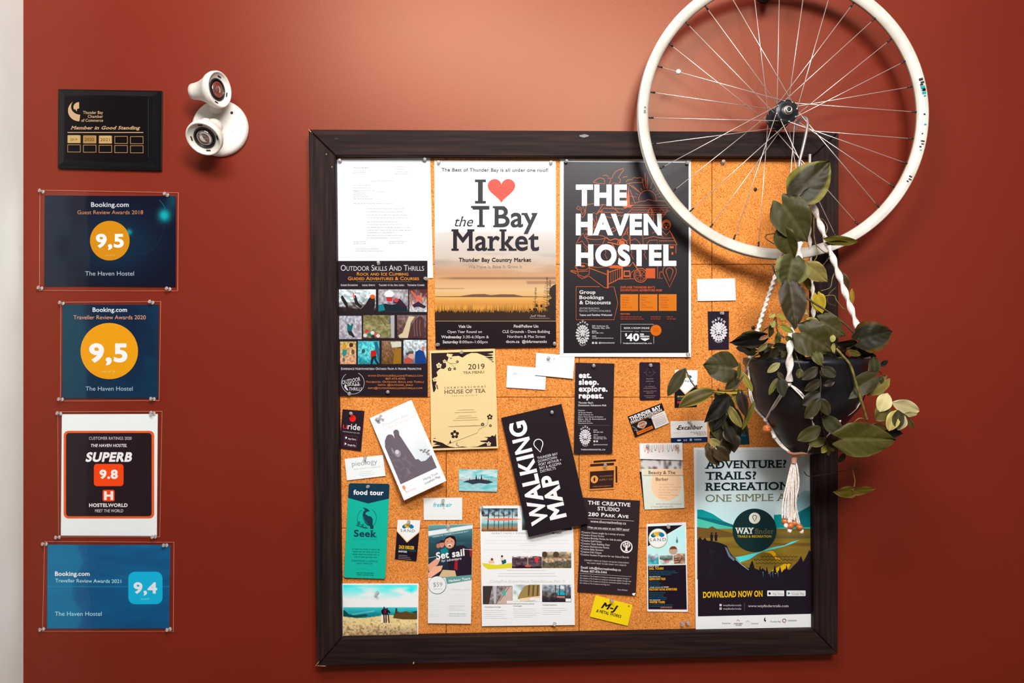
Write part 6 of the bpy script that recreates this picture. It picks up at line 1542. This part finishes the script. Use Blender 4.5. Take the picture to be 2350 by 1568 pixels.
# ------------------------------------------------------------------ S hook
sh_ = thing('s_hook', W(1845, 400, 0.10), 'flat grey steel S hook hanging from the wheel hub', 'hook')
PS = [(1826, 300, .078), (1829, 284, .085), (1838, 272, .094), (1848, 271, .104), (1853, 280, .112), (1851, 300, .118), (1846, 325, .122), (1840, 350, .124), (1834, 375, .126), (1834, 395, .126), (1843, 405, .124), (1854, 395, .120), (1858, 375, .118), (1858.5, 354, .118)]
tube('hook_bar', [W(*p) for p in PS], 0.0040, M['steel'], parent=sh_, ns=10, flat=.8, n=5)

# ------------------------------------------------------------------ pot, hanger, plant
PX, PDp = 1848, 0.165
plant = thing('potted_plant', W(PX, 1037, PDp), 'trailing heart leaved plant in a black pot hanging from the wheel', 'plant')
PP = [(822, .126), (834, .1265), (842, .122), (905, .1165), (932, .107), (966, .082), (1000, .060), (1030, .042), (1037, .036)]
PCX = W(PX, 0, PDp).x; ps_ = (1 - PDp / D) / 1000


def potr(py):
    if py <= PP[0][0]: return PP[0][1]
    for (y0, r0), (y1, r1) in zip(PP, PP[1:]):
        if py <= y1: return r0 + (r1 - r0) * (py - y0) / (y1 - y0)
    return PP[-1][1]


def potd(px, py, off=0.004):
    d = PDp + .1
    for _ in range(4):
        s = (1 - d / D) / 1000; dx = (px - 1175) * s - PCX; r = potr(py)
        d = PDp + math.sqrt(max(0.0, r * r - dx * dx))
    return d + off


n = 48; v = []; f = []
prof = [(r, CZ + (784 - y) * ps_) for y, r in PP]
inner = [(PP[0][1] - .003, CZ + (784 - 822) * ps_), (PP[0][1] - .006, CZ + (784 - 850) * ps_)]
allp = list(reversed(inner)) + prof
for r, z in allp:
    for i in range(n):
        a = i / n * 2 * math.pi; v.append((PCX + r * math.cos(a), -PDp + r * math.sin(a), z))
for j in range(len(allp) - 1):
    for i in range(n):
        k = (i + 1) % n; f.append((j * n + i, (j + 1) * n + i, (j + 1) * n + k, j * n + k))
f.append(tuple(range((len(allp) - 1) * n, len(allp) * n)))
mk('pot', v, f, M['pot'], parent=plant, smooth=True)
v = []; zc = CZ + (784 - 842) * ps_
for i in range(n):
    a = i / n * 2 * math.pi; v.append((PCX + .1205 * math.cos(a), -PDp + .1205 * math.sin(a), zc))
for i in range(n):
    a = i / n * 2 * math.pi; v.append((PCX + .06 * math.cos(a), -PDp + .06 * math.sin(a), zc + .006 + .004 * vn(i, 2)))
f = [(i, (i + 1) % n, n + (i + 1) % n, n + i) for i in range(n)] + [tuple(range(n, 2 * n))]
mk('soil', v, f, M['soil'], parent=plant)

mac = thing('macrame_hanger', W(1828, 1222, .18), 'white macrame plant hanger with orange wooden beads and a long tassel', 'plant hanger')
C_ = M['cord']
tube('top_loop', [W(1846, 420, .122), W(1838, 408, .126), W(1842, 398, .132), W(1852, 398, .132), W(1856, 410, .130), W(1852, 424, .128)], .003, C_, parent=mac)
tube('twisted_cord', [W(1850, 424, .132), W(1862, 460, .140), W(1881, 512, .148), W(1905, 575, .156), W(1930, 645, .166), W(1955, 715, .178), W(1976, 772, .190), W(1988, 812, .205), W(1990, 838, .210), W(1984, 866, .210)], .0072, C_, parent=mac, ns=12, flat=.55, twist=85, n=16)
tube('twisted_cord', [W(1848, 424, .134), W(1838, 500, .165), W(1834, 560, .168), W(1833, 610, .180), W(1829, 680, .200), W(1820, 750, .236), W(1815, 785, .270), W(1813, 805, potd(1813, 822, .010)), W(1811, 876, potd(1811, 880, .008))], .0080, C_, parent=mac, ns=12, flat=.55, twist=85, n=18)
tube('twisted_cord', [W(1852, 426, .126), W(1856, 500, .110), W(1858, 560, .098), W(1862, 620, .085), W(1866, 700, .068), W(1868, 780, .052), W(1868, 830, .042)], .0055, C_, parent=mac, ns=10, flat=.5, twist=120, n=14)
tube('twisted_cord', [W(1846, 424, .130), W(1830, 480, .135), W(1803, 565, .142), W(1774, 650, .150), W(1753, 712, .155), W(1736, 768, .160), W(1722, 822, .168), W(1718, 850, .172)], .0056, C_, parent=mac, ns=10, flat=.6, twist=260, n=18)


def strand2(pts, r=.0017, gap=.0026, name='net_strand'):
    P = [Vector(p) for p in pts]
    d_ = (P[-1] - P[0]).normalized(); o = d_.cross(Vector((0, -1, 0))).normalized() * gap
    for sgn in (-.5, .5):
        tube(name, [P[0]] + [p + o * sgn * 1.4 for p in P[1:-1]] + [P[-1]] if len(P) > 2 else [P[0] + o * sgn, P[1] + o * sgn], r, C_, parent=mac, ns=6, n=5)


def Pp(x, y, off=.004): return W(x, y, potd(x, y, off))


K0 = Pp(1811, 882); KL = Pp(1757, 964); KR = Pp(1862, 958)
strand2([K0, Pp(1796, 902), Pp(1778, 930), KL]); strand2([K0, Pp(1828, 895), Pp(1848, 918), KR])
strand2([W(1718, 850, .175), Pp(1722, 905), Pp(1735, 938), KL]); strand2([W(1984, 862, .212), Pp(1980, 900), Pp(1962, 938), Pp(1925, 966)])
strand2([Pp(1925, 966), Pp(1905, 990), Pp(1878, 1020), W(1862, 1038, .19)]); strand2([KR, Pp(1870, 990), Pp(1862, 1020), W(1852, 1040, .20)])
strand2([KL, Pp(1770, 985), Pp(1778, 1003), Pp(1795, 1024), W(1812, 1038, .19)], r=.0022)
for p, r in ((K0, .0052), (KL, .0048), (KR, .0045), (Pp(1777, 1003), .0046), (Pp(1925, 966), .0046)):
    v, f = lathe([(r * .5, -r * .9), (r, -r * .4), (r * 1.05, r * .2), (r * .6, r * .9)], 10)
    mk('knot', orient(v, p, (0.3, -.2, -1)), f, C_, parent=mac, smooth=True)


def bead(p, r, name='wooden_bead', m='bead'):
    v, f = lathe([(0.0016, -r)] + [(r * math.cos(math.radians(t)), r * math.sin(math.radians(t))) for t in range(-75, 76, 15)] + [(0.0016, r)], 20)
    return mk(name, orient(v, p, (0.15, -.25, 1)), f, M[m], parent=mac, smooth=True)


bead(Pp(1760, 985, .007), .0094)
# tan wrapped base and tassel
tube('base_wrap', [W(1808, 1037, .19), W(1820, 1042, .197), W(1838, 1041, .20), W(1856, 1040, .197), W(1868, 1037, .19)], .0028, M['tan_cord'], parent=mac)
tube('base_wrap', [W(1812, 1042, .188), W(1826, 1046, .193), W(1844, 1044, .196), W(1860, 1041, .19)], .0024, M['tan_cord'], parent=mac)
tube('tassel_neck', [W(1831, 1043, .186), W(1824, 1050, .188), W(1822, 1064, .188)], .0075, M['tan_cord'], parent=mac, taper=lambda t: 1 - .3 * t)
ends = [(1795, 1190, 0), (1801, 1191, 0), (1806, 1192, 0), (1810, 1202, 0), (1813, 1202, 0), (1816, 1203, 0), (1819, 1194, 0), (1823, 1196, 0), (1826, 1190, 0), (1830, 1203, 0), (1833, 1204, 0), (1836, 1205, 0)]
tr = random.Random(8)
for i, (x, y, _) in enumerate(ends):
    xt = 1815 + i * 1.3; dd = .186 + tr.uniform(-.006, .008)
    xm = xt + (x - xt) * .55 + tr.uniform(-1.5, 1.5); q = 1826 if x > 1824 else x + 1
    tube('tassel_strand', [W(1822, 1050, .188), W(xt, 1075 + tr.uniform(-4, 4), dd), W(xm, 1112, dd), W(q if x > 1824 else x + tr.uniform(-2, 3), 1155, dd), W(x, y, .186)], .00165 + tr.uniform(0, .0004), C_, parent=mac, ns=6, n=5)
for (x, y) in ((1801, 1196.5), (1822, 1200.5), (1813.7, 1207), (1834.7, 1210.5)):
    bead(W(x, y, .188 if y > 1201 else .180), .0071)
for (x, y) in ((1804, 1208), (1812, 1219), (1839, 1220.5)):
    v, f = lathe([(.0028, -.004), (.0048, -.001), (.0046, .004), (.002, .006)], 10)
    mk('cord_end', orient(v, W(x, y, .186), (0.1, 0, 1)), f, C_, parent=mac, smooth=True)

# leaves -------------------------------------------------------------
HEART = [(0, .50), (.05, .74), (.12, .92), (.22, 1.0), (.34, 1.0), (.46, .95), (.58, .84), (.68, .69), (.78, .50), (.86, .32), (.92, .17), (.97, .06), (1, .0)]
OVAL = [(0, .04), (.06, .34), (.14, .60), (.26, .84), (.38, .97), (.5, 1.0), (.62, .95), (.74, .80), (.84, .60), (.92, .38), (.97, .20), (1, .0)]


def prof_at(P, t):
    for (t0, a), (t1, b_) in zip(P, P[1:]):
        if t <= t1: return a + (b_ - a) * (t - t0) / (t1 - t0)
    return 0


lrnd = random.Random(12)
DARK = (42, 38, 24); OLIVE = (88, 82, 46); GREYG = (72, 68, 52); LIME = (158, 140, 58); YEL = (196, 160, 48); PALE = (228, 210, 148); BRN = (58, 44, 28)


def leaf(b, t, w, col, kind='h', roll=0, fold=.25, droop=.12, vein=.5, label=None, edge=None):
    """b, t: (px, py, depth) of petiole joint and of the tip; w: width in mm on the wall scale"""
    B = W(*b); T_ = W(*t); ax = T_ - B; Ln = ax.length; ax.normalize()
    w = w * (1 - b[2] / D) / 1000
    nrm = Vector((0, -1, 0)); nrm = (nrm - ax * nrm.dot(ax)).normalized()
    nrm = Matrix.Rotation(math.radians(roll), 3, ax) @ nrm
    lat = ax.cross(nrm).normalized()
    big = w > .035
    nr, nc = (22, 12) if big else (14, 6)
    P = HEART if kind == 'h' else OVAL
    v = []; cs = []; ph = lrnd.uniform(0, 6)
    q_ = lrnd.uniform(.92, 1.08)
    if sum(col) < 300: col = (col[0] * .86, col[1] * .86, col[2] * .70)
    base = alb(tuple(c * q_ for c in col), 800)
    lt = tuple(min(.8, c * 2.0 + .02) for c in base); dk = tuple(c * .62 for c in base)
    ed = alb(edge, 800) if edge else None
    for i in range(nr + 1):
        tt = (i / nr) ** .9
        hw = prof_at(P, tt) * w / 2
        for j in range(nc + 1):
            s = -1 + 2 * j / nc; a_ = abs(s)
            back = (.20 * math.sin(math.pi * min(1, a_ * .85)) * (1 - tt) ** 3) if kind == 'h' else 0
            x = Ln * (tt - back); y = s * hw
            z = fold * abs(y) * (1 - .3 * a_) - droop * Ln * (tt ** 2) + .05 * w * math.sin(tt * 9 - a_ * 3 + ph) * a_
            z += .035 * w * abs(math.sin((tt - .35 * a_) * 16)) * min(1, a_ * 3) * (1 if big else .3)
            q = B + ax * x + lat * y + nrm * z
            v.append(q)
            c_ = base
            vv = 1 - min(1, abs(((tt - .38 * a_) * (5.5 if big else 4)) % 1 - .5) * 5)
            c_ = mix(c_, lt, vein * (.8 * max(0, 1 - a_ * nc / 1.6) + .30 * vv))
            c_ = mix(c_, dk, .4 * fbm(tt * 4 + ph, s * 3, 3))
            if a_ > .98 and ed is None: c_ = mix(c_, lt, .45)
            if ed is not None and a_ > .8: c_ = mix(c_, ed, .8)
            cs.append(c_)
    f = [(i * (nc + 1) + j, i * (nc + 1) + j + 1, (i + 1) * (nc + 1) + j + 1, (i + 1) * (nc + 1) + j) for i in range(nr) for j in range(nc)]
    o = mk('leaf', v, f, M['leafmat'], parent=plant, smooth=True, cols=cs)
    if label: o['label'] = label
    return o


# big heart leaves up the vine
leaf((1831, 447, .175), (1906, 368, .190), 92, (64, 58, 28), roll=-8, fold=.12, droop=.1, vein=.22, edge=(140, 130, 50))
leaf((1836, 455, .168), (1898, 430, .165), 50, (140, 134, 84), roll=50, fold=.1, vein=.3)
leaf((1796, 470, .190), (1856, 556, .185), 88, (92, 88, 60), roll=10, fold=.22, vein=.55)
leaf((1797, 532, .180), (1823, 596, .180), 50, (80, 74, 38), roll=35, fold=.5, vein=.3)
leaf((1888, 547, .170), (1972, 559, .170), 24, (128, 116, 50), roll=30, fold=.2, kind='o', vein=.3)
leaf((1893, 556, .165), (1950, 562, .165), 20, (70, 58, 40), roll=60, fold=.1, kind='o', vein=.2)
leaf((1818, 598, .222), (1806, 668, .222), 84, (96, 94, 66), roll=-6, fold=.25, vein=1.1, edge=(150, 146, 90))
leaf((1858, 612, .190), (1901, 648, .190), 42, (142, 126, 68), roll=15, fold=.1, vein=.25)
leaf((1846, 626, .170), (1858, 668, .165), 18, (120, 96, 44), kind='o', roll=30)
leaf((1814, 660, .245), (1829, 754, .262), 62, (70, 58, 42), roll=5, fold=.2, vein=.4, kind='h')
leaf((1876, 678, .190), (1888, 720, .190), 30, (196, 166, 44), roll=15, fold=.2, vein=.25, kind='h')
leaf((1861, 688, .185), (1884, 716, .185), 22, (150, 130, 50), kind='o', roll=-20)
leaf((1935, 626, .160), (1944, 672, .160), 20, (84, 62, 34), kind='o', roll=20)
leaf((1956, 662, .165), (1955, 700, .165), 11, (176, 136, 44), kind='o', roll=40, fold=.6)
leaf((1838, 764, .290), (1912, 806, .298), 88, (76, 70, 42), roll=-4, fold=.16, vein=.45)
leaf((1883, 738, .270), (1943, 770, .275), 56, (88, 80, 52), roll=-10, fold=.2, vein=.6)
leaf((1850, 742, .262), (1876, 770, .268), 52, (104, 100, 72), roll=-30, fold=.2, vein=.4)
leaf((1972, 782, .240), (2052, 758, .235), 76, (52, 50, 30), roll=-14, fold=.3, vein=.3, edge=(96, 66, 26))
leaf((1967, 788, .235), (1925, 792, .250), 30, (64, 60, 36), roll=-50, kind='o', fold=.1)
leaf((1681, 846, .235), (1612, 838, .240), 74, (72, 68, 42), roll=12, fold=.14, vein=.45, droop=.02)
leaf((1574, 845, .200), (1531, 908, .200), 30, (80, 74, 52), roll=24, fold=.3, vein=.3, kind='o')
leaf((1643, 899, .240), (1555, 930, .225), 40, (96, 84, 44), roll=40, fold=.7, vein=.6, kind='o', edge=(176, 156, 70))
leaf((1748, 774, .245), (1675, 790, .235), 44, (34, 30, 26), roll=-30, fold=.25, vein=.15, edge=(76, 70, 50))
leaf((1700, 768, .225), (1745, 764, .235), 14, (84, 78, 54), roll=10, kind='o')
# long arc leaf and the left cluster
leaf((1636, 898, .250), (1724, 902, .255), 9, (190, 164, 66), kind='o', roll=30, fold=.8, vein=.4)
cl_ = [((1650, 905), (1692, 960), 34, GREYG, 8), ((1689, 898), (1710, 946), 26, LIME, 12), ((1701, 852), (1728, 900), 15, (156, 144, 60), 10), ((1731, 920), (1706, 988), 16, (120, 110, 48), -10),
       ((1662, 916), (1620, 972), 42, DARK, -12), ((1654, 950), (1690, 1006), 42, (84, 74, 62), 10), ((1638, 962), (1665, 1018), 42, (86, 80, 50), -8), ((1628, 1008), (1658, 1028), 20, (150, 138, 80), 5),
       ((1626, 1034), (1652, 1070), 30, (72, 58, 40), -6), ((1645, 1032), (1675, 1060), 34, (76, 60, 42), 12), ((1680, 1000), (1686, 1040), 34, (62, 50, 36), 0), ((1690, 868), (1666, 896), 30, (88, 80, 66), -20),
       ((1660, 945), (1636, 990), 26, DARK, 20), ((1672, 930), (1700, 984), 22, (150, 136, 72), 30), ((1700, 905), (1712, 960), 26, BRN, 20), ((1694, 960), (1712, 1000), 24, DARK, 10), ((1625, 1016), (1622, 1040), 14, (96, 84, 60), 0), ((1661, 1016), (1690, 1030), 20, (58, 46, 34), 20), ((1698, 832), (1694, 872), 10, (104, 96, 52), 40), ((1668, 985), (1690, 1025), 30, DARK, -20), ((1676, 945), (1700, 1010), 40, BRN, 0), ((1648, 985), (1640, 1030), 34, DARK, 14), ((1664, 1010), (1672, 1050), 30, (70, 54, 36), -10), ((1660, 990), (1680, 1015), 18, (156, 146, 84), 8)]
for i, (b, t, w_, c_, ro) in enumerate(cl_):
    dd = .232 + (i % 5) * .009
    leaf((*b, dd), (*t, dd + .004), w_, c_, kind='h' if w_ > 25 else 'o', roll=ro, fold=.3, vein=.5)
# leaves lying over the pot
pl_ = [((1790, 833), (1762, 855), 17, (134, 126, 74), 10, 'o'), ((1784, 868), (1764, 906), 14, (126, 116, 54), 30, 'o'), ((1790, 874), (1800, 912), 30, (66, 64, 60), -10, 'h'), ((1784, 852), (1800, 876), 11, (84, 68, 44), 10, 'o'),
       ((1877, 843), (1842, 872), 26, (80, 74, 68), -10, 'o'), ((1884, 843), (1920, 864), 25, (78, 72, 66), 10, 'o'), ((1880, 856), (1917, 868), 13, (112, 108, 78), 30, 'o'), ((1871, 812), (1887, 840), 26, (112, 108, 74), 0, 'h'), ((1838, 846), (1832, 868), 16, (84, 74, 40), 10, 'o'),
       ((1884, 872), (1848, 898), 24, (70, 62, 52), -15, 'o'), ((1882, 900), (1842, 930), 30, (48, 40, 32), 10, 'o'), ((1880, 914), (1850, 962), 32, (80, 76, 54), -5, 'o'), ((1883, 914), (1903, 954), 25, (76, 70, 48), 10, 'o'),
       ((1888, 954), (1934, 1000), 36, (76, 74, 56), 5, 'o'), ((1885, 980), (1832, 1012), 34, (86, 84, 58), -5, 'o'), ((1895, 1010), (1856, 1020), 24, (124, 118, 60), 0, 'o'), ((1896, 1008), (1934, 1028), 26, (70, 60, 42), 0, 'o'),
       ((1898, 1022), (1886, 1040), 15, (160, 150, 60), 0, 'o'), ((1902, 1020), (1915, 1036), 15, (150, 138, 52), 0, 'o'), ((1900, 1028), (1902, 1046), 9, (190, 170, 80), 0, 'o'), ((1915, 876), (1890, 884), 16, (50, 42, 36), 0, 'o'), ((1864, 925), (1836, 935), 20, (44, 36, 30), 0, 'o')]
for i, (b, t, w_, c_, ro, k_) in enumerate(pl_):
    o_ = .012 + (i % 3) * .006
    d1 = max(potd(*b, 0), potd(*t, 0)) + o_
    leaf((*b, d1), (*t, d1 + .003), w_, c_, kind=k_, roll=ro, fold=.25, vein=.45)
# right hand cluster with pale bleached leaves
rl_ = [((1934, 1008, .275), (2064, 1011, .262), 80, (98, 90, 46), -4, 'h', 1.0), ((2003, 988, .235), (2078, 998, .232), 36, (34, 28, 24), 10, 'h', .2), ((2004, 868, .262), (1924, 916, .278), 46, (72, 66, 44), 10, 'h', .4), ((2032, 872, .240), (1995, 910, .245), 38, (140, 124, 60), -14, 'h', .5),
       ((2036, 902, .250), (2021, 946, .252), 36, PALE, 6, 'o', .3), ((2038, 930, .244), (2012, 966, .246), 40, (116, 106, 62), -6, 'o', .4), ((2047, 924, .244), (2114, 945, .240), 33, (228, 208, 152), 4, 'o', .3), ((2072, 950, .240), (2107, 952, .238), 14, (214, 196, 140), 20, 'o', .3),
       ((2056, 941, .252), (2042, 990, .254), 31, (196, 178, 104), 8, 'o', .4), ((2061, 941, .256), (2062, 985, .256), 27, (84, 76, 58), 14, 'o', .5), ((2078, 956, .248), (2062, 988, .250), 24, (216, 200, 150), -8, 'o', .3), ((2004, 818, .262), (2010, 860, .260), 27, (78, 74, 60), 10, 'o', .6),
       ((2018, 839, .250), (2040, 829, .250), 13, (44, 38, 24), 10, 'o', .2), ((1944, 806, .270), (1977, 816, .268), 15, (112, 94, 42), 10, 'o', .4), ((2026, 866, .245), (2022, 880, .245), 10, (84, 72, 46), 0, 'o', .3), ((2000, 975, .250), (2040, 985, .248), 20, (96, 70, 42), 10, 'o', .3), ((2085, 962, .244), (2096, 985, .240), 12, (110, 96, 60), 20, 'o', .3),
       ((1960, 970, .262), (1985, 992, .262), 18, (70, 52, 40), 0, 'o', .3), ((1940, 1040, .235), (1925, 1062, .235), 14, (60, 44, 26), 0, 'o', .3), ((1957, 1128, .210), (2012, 1124, .215), 22, (132, 108, 38), 20, 'h', .4), ((1960, 1128, .210), (1913, 1132, .212), 30, (112, 96, 36), -16, 'h', .4)]
for b, t, w_, c_, ro, k_, ve in rl_:
    leaf(b, t, w_, c_, kind=k_, roll=ro, fold=.2, vein=ve)
# light tips and the crown of small leaves over the pot rim
sm_ = [((1779, 720), (1765, 728), 11, (176, 168, 90)), ((1782, 722), (1806, 733), 12, (160, 148, 60)), ((1776, 736), (1772, 752), 12, (170, 178, 100)), ((1788, 745), (1822, 765), 15, (146, 142, 62)), ((1786, 760), (1784, 800), 17, (110, 112, 66)), ((1762, 788), (1738, 808), 12, (124, 112, 54)), ((1802, 772), (1820, 786), 14, (106, 104, 56)),
       ((1912, 768), (1910, 786), 13, (186, 180, 104)), ((1913, 786), (1910, 818), 11, (176, 162, 92)), ((1804, 796), (1794, 822), 12, (84, 80, 50)), ((1764, 770), (1742, 780), 10, (150, 96, 50)), ((1850, 732), (1880, 736), 12, (176, 160, 84)), ((1853, 722), (1840, 706), 9, (196, 186, 120)), ((1770, 745), (1768, 775), 16, (72, 66, 44))]
for i, (b, t, w_, c_) in enumerate(sm_):
    dd = .252 + (i % 4) * .012
    leaf((*b, dd), (*t, dd), w_, c_, kind='o', roll=lrnd.uniform(-20, 20), fold=.3, vein=.5)
for i in range(46):
    x = lrnd.uniform(1722, 1985); y = lrnd.uniform(795, 832)
    a_ = lrnd.uniform(-.6, 3.7); ll = lrnd.uniform(22, 38)
    dd = PDp + lrnd.uniform(-.02, .105) * math.sqrt(max(0.05, 1 - ((x - 1850) / 150) ** 2)) + .01
    leaf((x, y, dd), (x + ll * math.cos(a_), y + ll * math.sin(a_) * .6, dd + lrnd.uniform(-.01, .02)), lrnd.uniform(15, 26), lrnd.choice((DARK, BRN, (60, 56, 38), (44, 38, 28), (78, 72, 48))), kind='h' if i % 3 else 'o', roll=lrnd.uniform(-45, 45), fold=.25, vein=.35)

# stems
S_ = M['stem']; V_ = M['vine']
tube('stem', [W(1919, 800, .285), W(1935, 818, .288), W(1952, 840, .290), W(1966, 885, .285), W(1978, 925, .278), W(1990, 965, .265)], .0026, S_, parent=plant)
tube('stem', [W(1772, 606, .215), W(1782, 632, .218), W(1812, 663, .222), W(1842, 678, .225), W(1870, 697, .228), W(1910, 722, .235), W(1948, 752, .240), W(1972, 782, .238)], .0021, V_, parent=plant)
tube('stem', [W(1573, 845, .205), W(1582, 868, .212), W(1602, 893, .222), W(1640, 900, .24), W(1680, 898, .25), W(1706, 862, .25), W(1722, 825, .235), W(1745, 812, .22)], .0014, V_, parent=plant)
tube('stem', [W(1882, 850, .29), W(1884, 880, .294), W(1882, 915, .288), W(1884, 945, .275), W(1890, 985, .255), W(1897, 1012, .235), W(1902, 1040, .225)], .0013, M['vine'], parent=plant)
tube('stem', [W(1905, 870, .29), W(1890, 843, .298), W(1868, 815, .29)], .0012, V_, parent=plant)
tube('stem', [W(1822, 800, .27), W(1832, 830, .296), W(1837, 846, .3)], .001, V_, parent=plant)
tube('stem', [W(1834, 448, .17), W(1822, 452, .165), W(1812, 462, .165), W(1797, 470, .185)], .0015, V_, parent=plant)
tube('stem', [W(1868, 498, .15), W(1868, 540, .152), W(1874, 570, .155), W(1874, 590, .158), W(1862, 606, .165), W(1858, 612, .18)], .0009, S_, parent=plant)
tube('stem', [W(1877, 500, .15), W(1890, 505, .15), W(1899, 522, .15), W(1893, 540, .155), W(1888, 547, .17)], .0009, S_, parent=plant)
tube('stem', [W(1776, 560, .15), W(1758, 548, .15), W(1760, 539, .15), W(1772, 537, .155), W(1797, 532, .175)], .001, V_, parent=plant)
tube('stem', [W(1870, 560, .16), W(1890, 578, .16), W(1905, 585, .16), W(1892, 605, .165), W(1878, 618, .17)], .0009, V_, parent=plant)
tube('stem', [W(1884, 668, .17), W(1905, 660, .17), W(1910, 640, .168), W(1914, 628, .165)], .0010, S_, parent=plant)
tube('stem', [W(1880, 682, .17), W(1912, 678, .17), W(1920, 690, .17), W(1932, 705, .17), W(1940, 712, .17)], .0010, S_, parent=plant)
tube('stem', [W(1918, 660, .165), W(1902, 676, .165), W(1900, 695, .165), W(1918, 702, .165)], .0009, V_, parent=plant)
tube('stem', [W(1740, 768, .23), W(1770, 745, .245), W(1780, 728, .25), W(1784, 760, .25), W(1800, 775, .25)], .0014, V_, parent=plant)
tube('stem', [W(2010, 845, .255), W(2024, 860, .245), W(2020, 875, .245)], .0012, V_, parent=plant)
tube('stem', [W(1990, 965, .262), W(1975, 960, .255), W(1962, 968, .25), W(1955, 985, .25)], .0012, S_, parent=plant)
tube('stem', [W(1957, 1128, .212), W(1962, 1105, .215), W(1958, 1075, .225), W(1975, 1050, .23), W(1960, 1030, .24)], .001, S_, parent=plant)
tube('stem', [W(1845, 1083, .10), W(1853, 1092, .10), W(1868, 1093, .11), W(1915, 1085, .16), W(1955, 1078, .20), W(1975, 1080, .2)], .0010, V_, parent=plant)
tube('stem', [W(2064, 944, .25), W(2084, 958, .246), W(2094, 972, .243)], .0011, V_, parent=plant)
